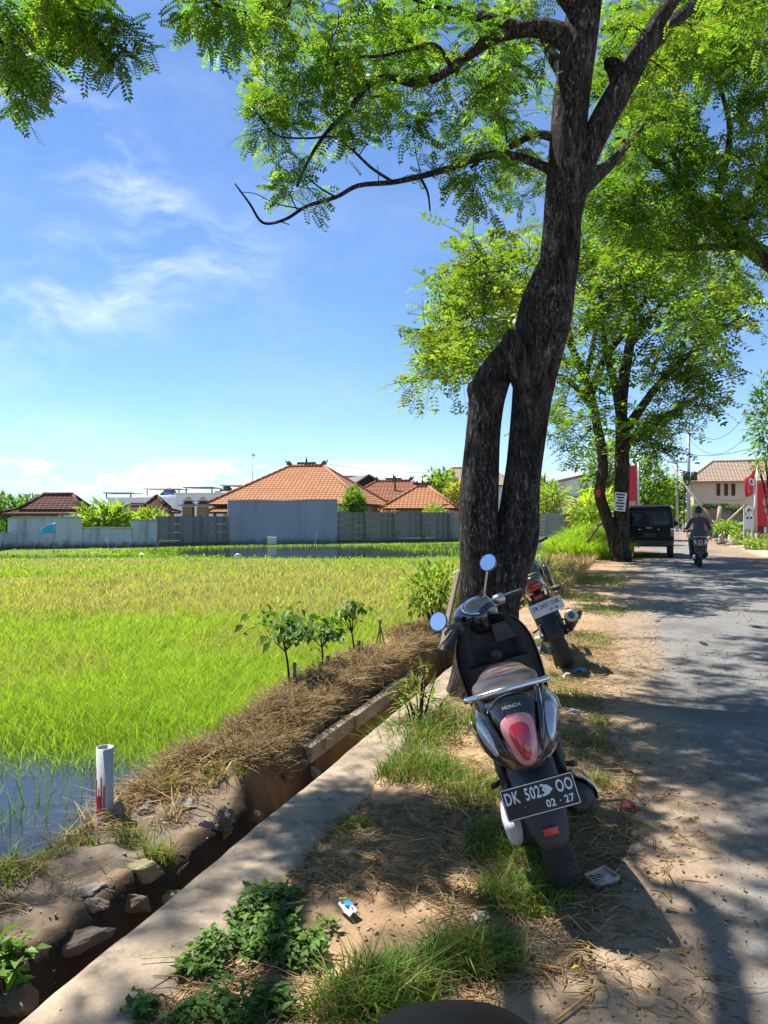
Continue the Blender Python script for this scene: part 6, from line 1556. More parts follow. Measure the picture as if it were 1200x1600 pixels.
for (px, py, rx, ry, n_, h_) in ((595, 1560, .17, .13, 700, .17), (735, 1500, .17, .10, 700, .17), (640, 1545, .10, .10, 300, .15), (545, 1590, .15, .1, 350, .13), (820, 1400, .19, .15, 900, .15), (800, 1320, .22, .22, 900, .13), (740, 1240, .22, .25, 700, .13), (650, 1205, .28, .25, 1100, .17), (640, 1150, .3, .4, 1000, .22),
                                 (860, 1300, .12, .15, 300, .10), (545, 1290, .12, .08, 260, .07), (770, 1150, .2, .4, 400, .14), (915, 1160, .14, .2, 260, .10), (940, 1130, .12, .2, 160, .09), (880, 1090, .25, .35, 500, .10), (925, 1000, .28, .5, 700, .10), (945, 955, .5, .7, 900, .12), (925, 907, .75, 1.3, 1900, .24), (905, 935, .4, .7, 700, .16), (980, 905, .5, .8, 300, .12),
                                 (1000, 868, .9, .9, 1400, .30), (905, 1270, .08, .1, 200, .10), (930, 1225, .09, .1, 200, .10), (850, 1010, .3, .6, 600, .13), (860, 1060, .25, .3, 400, .09), (690, 1130, .3, .3, 500, .2)):
    x, y = gp(px, py); sp.append((x, y, rx, ry, n_, h_))
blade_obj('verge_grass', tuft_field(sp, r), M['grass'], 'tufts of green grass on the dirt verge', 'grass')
# dry and green grass on the bank, along the ditch and around the far tree
packs = []
n = 9000; Yb = 3.6+(16-3.6)*r.random(n)**1.2; sb = -.42-.62*r.random(n); tk_ = fbm(SY(sb, Yb)*1.6, Yb*1.6, 3) > .46; Yb, sb = Yb[tk_], sb[tk_]; n = len(Yb)
packs.append(blades(np.stack([SY(sb, Yb), Yb, terrain(sb, Yb)-.01], -1), .05+.12*r.random(n), .005+.0006*Yb, DRY[r.integers(0, 4, n)]*(.75+.4*r.random((n, 1))), 1.1, r, 1.2))
n = 5000; Yb = 13+12*r.random(n); sb = -1.0+1.5*r.random(n); packs.append(blades(np.stack([SY(sb, Yb), Yb, terrain(sb, Yb)-.02], -1), .15+.3*r.random(n), np.full(n, .02), DRY[r.integers(0, 4, n)]*(.8+.4*r.random((n, 1))), .7, r, .8))
blade_obj('dry_grass', packs, M['straw'], 'dried brown grass along the ditch bank', 'grass')
packs = []
n = 14000; a = r.random(n)*6.283; q_ = np.sqrt(r.random(n)); cx, cy = gp(915, 868); x = cx+1.35*q_*np.cos(a)-.1; y = cy+2.2*q_*np.sin(a)-.5
mound = .85*(1-q_**1.5)
packs.append(blades(np.stack([x, y, mound*r.random(n)*1.0], -1), .35+.45*r.random(n), np.full(n, .022), np.array([.30, .42, .035])*(.6+.7*r.random((n, 1))), .6, r, .9))
blade_obj('tall_grass', packs, M['rice'], 'mound of tall bright green grass in front of the far tree', 'grass')
# pond edge growth
n = 9000; a = r.random(n)*6.283; e_ = 1+.10*r.standard_normal(n); which = r.random(n)
x = np.where(which < .5, -2.6+8.8*e_*np.cos(a), np.where(which < .75, -14.5+5.6*e_*np.cos(a), 6.5+5.7*e_*np.cos(a))); y = np.where(which < .5, 34.8+6.8*e_*np.sin(a), np.where(which < .75, 29.5+1.35*e_*np.sin(a), 39.5+5.7*e_*np.sin(a)))
k = S_of(x, y) < -1.2; x, y = x[k], y[k]; n = len(x)
packs = [blades(np.stack([x, y, np.full(n, -.2)], -1), .04+.08*r.random(n), np.full(n, .06), np.array([.21, .33, .04])*(.6+.6*r.random((n, 1))), .6, r)]
n = 16000; x = r.uniform(-24, 14, n); y = r.uniform(27.6, 46.5, n); k = (pond_mask(x, y) < .06) & (S_of(x, y) < -1); x, y = x[k], y[k]; n = len(x)
packs.append(blades(np.stack([x, y, Z_at(x, y)-.02], -1), .03+.07*r.random(n)+.1*(S_of(x, y)>-4), np.full(n, .06), np.array([.30, .42, .045])*(.55+.7*r.random((n, 1))), .6, r))
blade_obj('pond_grass', packs, M['rice'], 'low green weeds edging the pond below the walls', 'grass')

# straw, twigs and dry stems lying on the verge and heaped on the bank
packs = []
n = 15000; Yv = 1.7+(9.5-1.7)*r.random(n)**1.6; sv = .2+1.75*r.random(n); dens = fbm(SY(sv, Yv)*1.5+4, Yv*1.5, 3); k = dens > .36; Yv, sv = Yv[k], sv[k]; n = len(Yv)
packs.append(stems(np.stack([SY(sv, Yv), Yv, terrain(sv, Yv)+.008], -1), .04+.13*r.random(n)**1.5, .0013+.0014*r.random(n), DRY[r.integers(0, 4, n)]*(.6+.7*r.random((n, 1))), r, .10))
blade_obj('straw_litter', packs, M['straw'], 'loose straw and dry stems scattered over the dirt verge', 'straw')
packs = []
n = 34000; Yv = 3.9+(13-3.9)*r.random(n)**1.4; sv = -.33-.58*r.random(n); dens = fbm(SY(sv, Yv)*2.0+40, Yv*2.0, 3); k = (dens > .36) & (terrain(sv, Yv) > -.22); Yv, sv = Yv[k], sv[k]; n = len(Yv)
packs.append(stems(np.stack([SY(sv, Yv), Yv, terrain(sv, Yv)+.005+.06*r.random(n)**2], -1), .05+.13*r.random(n), .0007+.00022*Yv, DRY[r.integers(0, 4, n)]*(.45+.65*r.random((n, 1)))*(.75+.5*fbm(SY(sv, Yv)*3, Yv*3, 2)[:, None]), r, .45))
n = 4200; Yv = 2.0+1.6*r.random(n); sv = -.35-.8*r.random(n); k = fbm(SY(sv, Yv)*2.4+4, Yv*2.4+77, 3) > .46; Yv, sv = Yv[k], sv[k]; n = len(Yv)
packs.append(stems(np.stack([SY(sv, Yv), Yv, terrain(sv, Yv)+.008], -1), .04+.10*r.random(n), .0010+.0010*r.random(n), DRY[r.integers(0, 4, n)]*(.65+.6*r.random((n, 1))), r, .2))
blade_obj('cut_hay', packs, M['straw'], 'cut hay heaped along the earth bank between ditch and field', 'hay')
# fallen leaves
def leaf_litter(n_, r_):
    Yv = 1.7+(9-1.7)*r_.random(n_)**1.7; sv = .05+2.2*r_.random(n_); pos = np.stack([SY(sv, Yv), Yv, np.maximum(terrain(sv, Yv), .004)+.012], -1)
    cols = np.array([[.20, .115, .05], [.28, .17, .07], [.55, .36, .03], [.14, .085, .045]])[r_.choice(4, n_, p=[.42, .3, .1, .18])]
    return place_leaves(blob_leaf(.55, .1), pos, np.stack([r_.standard_normal(n_), r_.standard_normal(n_), .12*r_.standard_normal(n_)], -1), np.array([0, 0, 1.0])+.3*r_.standard_normal((n_, 3)), .018+.026*r_.random(n_), cols)
V, Q, c = leaf_litter(620, r)
o = link('fallen_leaves', fast_mesh('fallen_leaves', V, quads=Q, col=c, mats=M['straw'])); tag(o, 'scattered brown and yellow fallen leaves on the verge and road edge', 'leaves', None, 'stuff')
# broad-leaved ground cover at the lower left of the verge
def gravel(n_, r_):
    Yv = 1.6+(13-1.6)*r_.random(n_)**1.8; sv = np.where(r_.random(n_) < .15, -.15-.9*r_.random(n_), .25+3.2*r_.random(n_)**1.1); x = SY(sv, Yv); z = np.maximum(terrain(sv, Yv), np.where(sv > 1.6, .008, -9))
    O = np.array([[1, 0, 0], [-1, 0, 0], [0, 1, 0], [0, -1, 0], [0, 0, 1], [0, 0, -1]], float); T0 = np.array([[0, 2, 4], [2, 1, 4], [1, 3, 4], [3, 0, 4], [2, 0, 5], [1, 2, 5], [3, 1, 5], [0, 3, 5]])
    s_ = (.0014+.0055*r_.random(n_)**4)*(1+Yv*.10); a = r_.random(n_)*6.283; V = O[None]*(.6+.8*r_.random((n_, 6, 1)))*s_[:, None, None]
    V = np.stack([V[..., 0]*np.cos(a)[:, None]-V[..., 1]*np.sin(a)[:, None], V[..., 0]*np.sin(a)[:, None]+V[..., 1]*np.cos(a)[:, None], V[..., 2]*.7], -1)+np.stack([x, Yv, z+s_*.3], -1)[:, None]
    c = np.array([[.30, .26, .21], [.20, .17, .14], [.10, .09, .08], [.42, .38, .33]])[r_.choice(4, n_, p=[.46, .34, .10, .10])]*(.7+.6*r_.random((n_, 1)))
    return fast_mesh('gravel', V.reshape(-1, 3), tris=(T0[None]+(np.arange(n_)*6)[:, None, None]).reshape(-1, 3), col=np.repeat(c, 6, 0), mats=M['gravel'])
m = NT('gravel'); m.bsdf(m.attr(), .95, 0, None, .2); M['gravel'] = m.m
o = link('gravel', gravel(22000, r)); tag(o, 'fine gravel and grit along the road edge', 'gravel', None, 'stuff')
def cover(spots, r_, base, leaf, lab, name):
    P_, D_, U_, S_, C_ = [], [], [], [], []
    for (px, py, rx, ry, n_, h_) in spots:
        cx, cy = gp(px, py); a = r_.random(n_)*6.283; q_ = np.sqrt(r_.random(n_)); x = cx+rx*q_*np.cos(a); y = cy+ry*q_*np.sin(a); k = (fbm(x*7, y*7, 3) > .42); x, y, a, q_ = x[k], y[k], a[k], q_[k]; m_ = len(x)
        z = Z_at(x, y)+.015+h_*r_.random(m_)*(1.15-q_); P_.append(np.stack([x, y, z], -1)); t = r_.random(m_)*6.283
        D_.append(np.stack([np.cos(t), np.sin(t), .15+.35*r_.standard_normal(m_)], -1)); U_.append(np.array([0, 0, 1.0])+.35*r_.standard_normal((m_, 3))); S_.append(leaf*(.35+.95*r_.random(m_))); C_.append(np.array(base)*(.5+1.1*r_.random((m_, 1)))*(1+.1*r_.standard_normal((m_, 3))))
    V, Q, c = place_leaves(blob_leaf(.52, .12), np.concatenate(P_), np.concatenate(D_), np.concatenate(U_), np.concatenate(S_), np.concatenate(C_))
    o = link(name, fast_mesh(name, V, quads=Q, col=c, mats=M['grass'])); tag(o, lab, 'plants', None, 'stuff')
cover([(400, 1425, .22, .16, 1700, .07), (330, 1500, .24, .14, 1500, .08), (250, 1560, .22, .14, 1400, .08), (450, 1470, .18, .14, 1000, .08), (360, 1580, .2, .12, 900, .08), (480, 1500, .10, .09, 350, .08), (200, 1600, .2, .1, 800, .08)], r, (.10, .175, .035), .036, 'creeping green weeds covering the lower left of the verge', 'ground_cover')
cover([(5, 1510, .10, .10, 90, .10), (-20, 1560, .2, .15, 150, .12)], r, (.13, .24, .035), .075, 'broad green leaves poking in at the left edge above the ditch', 'broadleaf_weed')
# grassy fringe at the water corner, lower left
sp = []
for (px, py, rx, ry, n_, h_) in ((10, 1370, .15, .16, 380, .12), (70, 1335, .12, .06, 160, .08), (130, 1318, .10, .05, 120, .08), (205, 1305, .09, .07, 110, .13), (250, 1330, .08, .06, 130, .16), (-60, 1390, .2, .2, 300, .18), (265, 1240, .06, .06, 60, .20), (350, 1230, .15, .1, 200, .08), (420, 1160, .2, .2, 200, .08)):
    x, y = gp(px, py); sp.append((x, y, rx, ry, n_, h_))
blade_obj('bank_grass', tuft_field(sp, r, (.14, .24, .03), .006, .35), M['grass'], 'grass blades on the bank between the water corner and the ditch', 'grass')

# --- saplings on the bank, bushes, hedges, garden trees
def leafy(name, base, stemlist, leafspec, label, cat, r_, mat_leaf='grass', mat_stem='bark_far', tmpl=None, group=None):
    """stemlist: list of [(pt, rad)...] relative to base; leafspec: (positions, size, colour)"""
    root = empty(name, base); tb = Tubes()
    for s_ in stemlist:
        c = catmull([(Vector(p), q_) for p, q_ in s_], 4); tb.add(np.array([list(p) for p, q_ in c]), np.array([q_ for p, q_ in c]), 6)
    if tb.V: tb.build('stem', M[mat_stem], root)
    pos, size, col_, dirs = leafspec; n_ = len(pos)
    V, Q, c = place_leaves(tmpl or blob_leaf(.6, .1), pos, dirs, np.array([0, 0, 1.0])+.4*r_.standard_normal((n_, 3)), size*(.6+.7*r_.random(n_)), np.array(col_)*(.6+.75*r_.random((n_, 1)))*(1+.08*r_.standard_normal((n_, 3))))
    o = link('foliage', fast_mesh('foliage', V, quads=Q, col=c, mats=M[mat_leaf]), root); o['kind'] = 'stuff'
    tag(root, label, cat, group); return root
def sapling(px, py_base, Yd, hgt, spread, lean, n_, label, r_, stake=True, zb=.1):
    b = P(px, py_base, Yd); S_ = [[((0, 0, -.05), .010), ((lean*.4, 0, hgt*.45), .008), ((lean, 0, hgt*.8), .006)]]; L_ = []; D_ = []
    for k in range(7):
        a = r_.random()*6.283; e_ = Vector((lean+spread*math.cos(a)*.9, spread*math.sin(a)*.9, hgt*(.76+.26*r_.random()))); S_.append([((lean*.6, 0, hgt*.56), .005), (((lean*.5+e_.x)*.5, e_.y*.4, hgt*.70), .0035), (tuple(e_), .002)])
        for _ in range(n_):
            L_.append([e_.x+r_.normal()*spread*.36, e_.y+r_.normal()*spread*.36, e_.z+r_.normal()*spread*.26]); t = r_.random()*6.283; D_.append([math.cos(t), math.sin(t), -.45+.3*r_.normal()])
    o = leafy('sapling', b, S_, (np.array(L_), .085, (.085, .165, .028), np.array(D_)), label, 'sapling', r_, group='saplings on the bank')
    if stake:
        m_ = MB(); m_.tube([(.025, -.01, -.06), (.03, -.015, hgt*.42)], .016, 7); m_.build('stake', M['timber'], o)
    return o
r2 = np.random.default_rng(77)
sapling(455, 1086, 5.85, .62, .19, -.08, 22, 'leafiest staked sapling on the bank, nearest the white pipe', r2)
sapling(507, 1062, 6.35, .50, .15, -.04, 16, 'bushy staked sapling in the middle of the three', r2)
sapling(556, 1038, 6.95, .54, .12, -.07, 14, 'slim staked sapling nearest the tree trunk', r2)
b = P(594, 1015, 7.8); mb = MB()
for dx, dy in ((-.06, .02), (.07, .0), (.0, .07)): mb.tube([(dx, dy, -.05), (0, 0, .26), (-dx*.4, -dy*.4, .33)], .009, 6)
tag(mb.build('stick_tripod', M['timber'], None, b), 'little tripod of bare sticks on the bank right of the saplings', 'stakes')
# bamboo-like shrub at the foot of the tree and leafy patch beside the plank
def shrub(px, py, Yd, rx, ry, rz, n_, leaf, col_, label, name='shrub', tm=None, mat_leaf='grass', stems_n=8, zoff=0, cat='shrub', group=None):
    b = P(px, py, Yd); L_ = []; D_ = []; S_ = []
    for k in range(stems_n):
        a = r2.random()*6.283; q_ = .3+.6*r2.random(); e_ = (rx*q_*math.cos(a), ry*q_*math.sin(a), rz*(.5+.5*r2.random())); S_.append([((e_[0]*.15, e_[1]*.15, -.1), .006+.008*rz), ((e_[0]*.5, e_[1]*.5, e_[2]*.55), .004+.005*rz), (e_, .002+.002*rz)])
    for k in range(n_):
        u_ = unit(r2.standard_normal((1, 3)))[0]; q_ = (r2.random())**(1/2.4); lump = .75+.5*vnoise(np.array([u_[0]*2.5+n_]), np.array([u_[1]*2.5+u_[2]*2]))[0]
        L_.append([u_[0]*rx*q_*lump, u_[1]*ry*q_*lump, rz*.5+u_[2]*rz*.5*q_*lump+zoff]); D_.append(u_*.8+r2.standard_normal(3)*.5+np.array([0, 0, .1]))
    return leafy(name, b, S_, (np.array(L_), leaf, col_, np.array(D_)), label, cat, r2, mat_leaf, tmpl=tm, group=group)
LONG = blob_leaf(.16, .05); MED = blob_leaf(.42, .1)
shrub(655, 1150, 5.3, .20, .22, .46, 230, .11, (.20, .25, .06), 'spindly bamboo-leaved shrub at the foot of the leaning tree', 'bamboo_shrub', LONG, stems_n=12)
shrub(680, 955, 8.6, .45, .4, .55, 700, .10, (.25, .36, .05), 'leafy shrub left of the leaning plank', 'shrub', MED)
shrub(845, 925, 9.5, .35, .4, .6, 260, .10, (.2, .3, .05), 'thin weeds right of the leaning trunk', 'shrub', LONG)
# background greenery
BG = 'garden greenery beyond the field'
shrub(35, 836, 46, 2.1, 1.4, 2.0, 1500, .42, (.10, .20, .035), 'round dark-green tree beside the steep brown roof', 'garden_tree', MED, 'leaf_far', zoff=.4, cat='tree', group=BG)
shrub(5, 850, 42, .7, .7, 1.2, 300, .35, (.09, .17, .03), 'dark bush at the far left edge above the wall', 'bush', MED, 'leaf_far', cat='bush', group=BG)
shrub(165, 845, 41, 1.6, .9, 2.0, 900, .62, (.24, .34, .05), 'clump of long yellow-green leaves above the low pale wall', 'broadleaf_clump', LONG if False else blob_leaf(.26, .06), 'leaf_far', cat='bush', group=BG)
shrub(232, 835, 43, 1.1, .7, 1.4, 500, .55, (.26, .34, .05), 'yellow-green clump beside the pointed brown roof', 'broadleaf_clump', blob_leaf(.26, .06), 'leaf_far', cat='bush', group=BG)
shrub(553, 814, 45.5, .82, .75, 2.05, 1100, .26, (.13, .25, .035), 'small dense green tree in front of the big orange roof', 'garden_tree', MED, 'leaf_far', cat='tree', group=BG)
shrub(690, 800, 62, 1.7, 1.2, 3.0, 900, .5, (.20, .30, .04), 'pale green tree above the small orange house', 'garden_tree', MED, 'leaf_far', cat='tree', group=BG, zoff=.5)
shrub(712, 800, 58, 1.0, .8, 1.9, 350, .5, (.34, .33, .06), 'yellowish tree crown touching the leaning trunk', 'garden_tree', MED, 'leaf_far', cat='tree', group=BG, zoff=.4)
shrub(678, 826, 47.5, .75, .5, 1.15, 420, .22, (.27, .36, .05), 'bright round bush above the panel wall', 'bush', MED, 'leaf_far', cat='bush', group=BG, zoff=.5)
shrub(604, 826, 49, .9, .4, 1.1, 260, .22, (.30, .16, .12), 'reddish bush between the two orange roofs', 'bush', MED, 'leaf_far', cat='bush', group=BG, zoff=.3)
shrub(862, 810, 50, 1.0, .8, 2.0, 380, .75, (.27, .35, .06), 'drooping palm-like fronds right of the leaning trunk', 'palm', LONG, 'leaf_far', cat='palm', group=BG, zoff=.3)
shrub(850, 800, 53, .7, .7, 2.6, 420, .4, (.17, .27, .04), 'narrow green tree beside the white house', 'garden_tree', MED, 'leaf_far', cat='tree', group=BG)
shrub(925, 826, 30, 1.0, .8, 1.55, 520, .48, (.33, .42, .04), 'bright yellow-green leafy bush behind the tall grass', 'bush', blob_leaf(.2, .05), 'leaf_far', cat='bush', group=BG)
shrub(945, 800, 38, 1.3, 1.2, 4.2, 900, .42, (.15, .25, .035), 'tall green bush behind the far tree trunk', 'garden_tree', MED, 'leaf_far', cat='tree', group=BG)
shrub(1012, 818, 44, 1.5, 1.3, 3.9, 1400, .40, (.15, .25, .035), 'round green tree behind the van roof', 'garden_tree', MED, 'leaf_far', cat='tree', group=BG)
shrub(1050, 822, 70, 1.6, 1.6, 4.6, 1200, .55, (.20, .33, .04), 'green tree at the end of the road', 'garden_tree', MED, 'leaf_far', cat='tree', group=BG)
shrub(1030, 822, 88, 2.4, 1.8, 5.0, 900, .7, (.14, .24, .04), 'darker tree far down the road', 'garden_tree', MED, 'leaf_far', cat='tree', group=BG)
shrub(1083, 820, 62, .8, .8, 1.6, 300, .45, (.17, .27, .04), 'green tree beside the tan house', 'garden_tree', MED, 'leaf_far', cat='tree', group=BG)
shrub(1128, 812, 49.5, 2.2, .5, .62, 1700, .20, (.05, .095, .025), 'dark trimmed hedge on the old wall below the tan house', 'hedge', MED, 'leaf_far', cat='hedge', zoff=.38)
shrub(1135, 838, 37, .7, .6, .8, 420, .20, (.20, .32, .04), 'green weeds in front of the rubble', 'shrub', MED, 'leaf_far')
shrub(1158, 848, 33.5, .45, .4, .55, 220, .18, (.22, .31, .05), 'small bush at the foot of the notice board', 'shrub', MED, 'leaf_far')
shrub(1195, 860, 31.5, 1.1, .6, .6, 600, .18, (.24, .32, .05), 'weeds below the red billboard', 'shrub', MED, 'leaf_far')
shrub(1205, 800, 26, .85, .9, 3.6, 1100, .24, (.16, .28, .035), 'leafy tree reaching in at the right edge over the billboard', 'garden_tree', MED, 'leaf_far', zoff=1.3, cat='tree')
# ------------------------------------------------------------------ small things near the ditch and on the verge
M['pvc'] = simple('pvc', (0.40, 0.40, 0.39), .5, var=.1, scale=8, dirt=(.30, .27, .23), dirt_amt=.5)
m = NT('pvc_red'); c_ = m.mix(m.ramp(m.noise(30, 5, .7, stretch=(1, 1, .3)), .36, .44), (0.48, 0.47, 0.46), (0.50, 0.03, 0.03)); m.bsdf(c_, .5); M['pvc_red'] = m.m
b = P(164, 1292, 3.72); PI_ = empty('pipe', (b.x, b.y, b.z-.03)); R_ = .042; hp = (1292-1158)*3.72/F
mb = MB(); mb.revolve([(0, R_), (hp, R_), (hp, R_-.005), (0.02, R_-.005)], (0, 0, 0), 'z', 28); mb.build('tube', M['pvc'], PI_)
rv = random.Random(3); cols_ = [(a, rv.uniform(.08, .24)) for a in np.linspace(-2.75, -1.15, 11)]
mb = MB()
for i, (a, t) in enumerate(cols_):
    if i in (8, 10): continue
    a0, a1 = a-.085, a+.085; z0, z1 = .10, (.38-.04*i if i < 2 else .20+.45*t*(i % 2))
    vs_ = [(R_+.0012)*Vector((math.cos(q_), math.sin(q_), 0))+Vector((0, 0, z_)) for z_ in (z0, z1) for q_ in (a0, a, a1)]
    mb.add(vs_, [(0, 1, 4, 3), (1, 2, 5, 4)], True)
mb.build('red_paint', M['pvc_red'], PI_)
tag(PI_, 'upright open grey pipe streaked with red paint by the water', 'pipe')
M['stone_grey'] = simple('stone_grey', (0.20, 0.175, 0.145), .95, var=.3, scale=9, bump=.5, bscale=40, dirt=(.12, .10, .07), dirt_amt=.6)
M['stone_moss'] = simple('stone_moss', (0.20, 0.165, 0.085), .95, var=.35, scale=9, bump=.5, bscale=40, dirt=(.11, .12, .04), dirt_amt=.6)
M['stone_brown'] = simple('stone_brown', (0.12, 0.092, 0.066), .95, var=.35, scale=9, bump=.5, bscale=40, dirt=(.08, .07, .05), dirt_amt=.6)
M['rag'] = simple('rag', (0.16, 0.15, 0.14), .95, var=.5, scale=14, bump=.5, bscale=40, dirt=(.30, .29, .28), dirt_amt=.8)
M['rag_red'] = simple('rag_red', (0.16, 0.05, 0.045), .95, var=.5, scale=14, bump=.5, bscale=40, dirt=(.07, .05, .05), dirt_amt=.8)
def rock(px, py, Yd, sx, sy, sz, mat, label, seed, rot=0, sink=.3):
    b = hit(px, py); o = link('stone', rock_mesh('stone', seed, sx, sy, sz, M[mat]), None, (b.x, b.y, b.z), (0.15*math.sin(seed), .2*math.cos(seed*3), rot)); tag(o, label, 'stone', 'stones along the ditch'); return o
rock(185, 1275, 3.62, .035, .03, .085, 'stone_grey', 'upright slab of broken concrete leaning beside the pipe', 61)
rock(222, 1362, 3.02, .075, .06, .055, 'stone_moss', 'yellowish mossy stone on the ditch lip', 62)
rock(327, 1290, 3.45, .055, .05, .05, 'stone_grey', 'rounded grey stone at the ditch edge below the rags', 63)
rock(352, 1298, 3.4, .030, .04, .045, 'stone_moss', 'small mossy stone right of the rounded grey one', 64)
rock(262, 1400, 2.95, .085, .05, .035, 'stone_moss', 'flat slanted stone lying against the concrete rim', 65, .5)
rock(140, 1392, 2.9, .085, .05, .022, 'stone_grey', 'flat chalky slab set in the bare bank', 66)
rock(150, 1415, 2.85, .06, .05, .03, 'stone_brown', 'brown lump below the chalky slab', 67)
rock(120, 1470, 2.62, .14, .05, .05, 'stone_brown', 'long brown ledge stone of the ditch side', 68, .35)
rock(205, 1410, 2.85, .12, .05, .05, 'stone_brown', 'brown ledge stone beneath the mossy one', 69, .35)
rock(468, 1195, 4.4, .06, .05, .05, 'stone_brown', 'dark stone in the ditch mouth', 70)
rock(490, 1205, 4.3, .045, .045, .045, 'stone_grey', 'pale stone against the rim in the ditch', 71)
rock(445, 1210, 4.3, .05, .05, .06, 'stone_brown', 'dark wet stone left in the ditch', 72)
rock(610, 1125, 5.4, .12, .10, .05, 'rubble', 'pale lump of broken mortar at the foot of the tree', 73)
rock(20, 1560, 2.3, .10, .09, .06, 'stone_brown', 'dark stone in the ditch at the left edge', 74)
# extra ledge stones further along
rock(395, 1275, 3.6, .06, .05, .05, 'stone_brown', 'dark stone under the hay beside the rim', 75)
rq = np.random.default_rng(31); rmesh = [rock_mesh('stone', 90+k, .055, .045, .04, M['stone_brown' if k % 3 else 'stone_grey']) for k in range(5)]
for k in range(22):
    yy = 3.5+3.4*rq.random()**1.2; ss_ = -.06-.16*rq.random(); zz = float(terrain(np.array([ss_]), np.array([yy]))[0])
    o = link('stone', rmesh[k % 5], None, (float(SY(ss_, yy)), yy, max(zz, -.5)+.05+.28*rq.random()**1.5), (rq.random()*6, rq.random()*6, rq.random()*6)); k_ = rq.uniform(.7, 1.5); o.scale = (k_, k_, k_)
    tag(o, 'dark rubble stone wedged in the ditch between rim and hay bank', 'stone', 'rubble stones in the ditch')
def rag(px, py, Yd, w, d, h, mat, label, seed, name='rag'):
    r_ = np.random.default_rng(seed); n_ = 26; u_ = np.linspace(-1, 1, n_); A, B = np.meshgrid(u_, u_); o_ = r_.random()*40
    z = h*(1-.6*(A**2+B**2))*(.5+.8*fbm(A*1.8+o_, B*2.6+o_, 4))+.006*np.sin(A*7+5*fbm(A+o_, B, 2))-.01
    edge = 1-.18*fbm(A*3+o_, B*3, 2); b = hit(px, py)+Vector((0, .02, .012))
    V = np.stack([A*w*edge, B*d*edge, z-.01], -1).reshape(-1, 3); i = (np.arange(n_-1)[:, None]*n_+np.arange(n_-1)[None]).ravel()
    o = link(name, fast_mesh(name, V, quads=np.stack([i, i+1, i+n_+1, i+n_], -1), smooth=True, mats=M[mat]), None, (b.x, b.y, b.z), (0, 0, r_.random()*.5)); o.modifiers.new('s', 'SOLIDIFY').thickness = .005
    tag(o, label, 'rag', 'rags on the bank'); return o
rag(232, 1272, 3.6, .075, .06, .06, 'rag', 'pale grey crumpled rag next to the pipe', 5)
rag(240, 1256, 3.72, .09, .05, .06, 'rag_red', 'dark red crumpled rag on the bank', 6)
rag(285, 1262, 3.7, .09, .06, .055, 'rag', 'grey torn rag right of the red one', 7)
M['pink_cloth'] = simple('pink_cloth', (0.55, 0.24, 0.17), .9, var=.25, scale=20)
rag(595, 1135, 5.3, .10, .05, .03, 'pink_cloth', 'faded pink rag by the rubble near the tree', 8)
# concrete beam edging the far side of the ditch
a = P(478, 1176, 4.7); c_ = P(642, 1083, 6.9); L, an = walkline((a.x, a.y), (c_.x, c_.y))
mb = MB()
for k in range(3): mb.box(((k+.5)*L/3, .012*math.sin(k*4), 0), (L/3-.012, .07, .11), (random.uniform(-.08, .08), 0, random.uniform(-.012, .012)))
o = mb.build('ditch_edging', M['old_concrete'], None, (a.x, a.y, -.03), (0, 0, an), bevel=.01); tag(o, 'old concrete edging beam along the field side of the ditch', 'edging')
# plank leaning on the tree
p0 = P(690, 1015, 6.0); p1 = P(716, 893, 6.05); mb = MB(); d_ = (p1-p0); mid = (p0+p1)/2
q_ = d_.to_track_quat('Z', 'Y').to_matrix(); mb.box((0, 0, 0), (.075, .022, d_.length), q_); o = mb.build('plank', M['timber'], None, mid, bevel=.003); tag(o, 'weathered plank leaning against the left side of the tree trunk', 'plank')
# white plastic bag snagged beside the trunk
M['white_plastic'] = simple('white_plastic', (0.62, 0.64, 0.65), .35, var=.12, scale=20, bump=.3, bscale=60)
r_ = np.random.default_rng(9); mb = MB(); rings = []
for i in range(9):
    t = i/8; w = .10*(math.sin(t*2.6+.35))*(1.0 if t < .75 else .8); rings.append([Vector((w*math.cos(a)*(1+.25*math.sin(3*a+i)), w*.6*math.sin(a), -.26*t+.02*math.sin(2*a+i*1.7))) for a in np.linspace(0, 2*math.pi, 18, endpoint=False)])
mb.rings(rings); BAG = mb.build('plastic_bag', M['white_plastic'], None, P(831, 832, 8.6)); tag(BAG, 'white plastic bag hung on a stick right of the trunk', 'bag')
for k in range(7):
    s_ = MB(); x = -.07+.024*k; s_.tube([(x, 0, -.2), (x+.01*math.sin(k), 0, -.30), (x+.02*math.sin(k*2), .01, -.36-.03*(k % 3))], [.006, .005, .002], 5); s_.build('torn_strip', M['white_plastic'], BAG)
pole_thing('bag_stick', [P(833, 930, 8.65), P(831, 870, 8.65), P(831, 822, 8.65)], [.014, .012, .010], M['timber'], 'thin stick holding the white bag beside the trunk', 'stick')
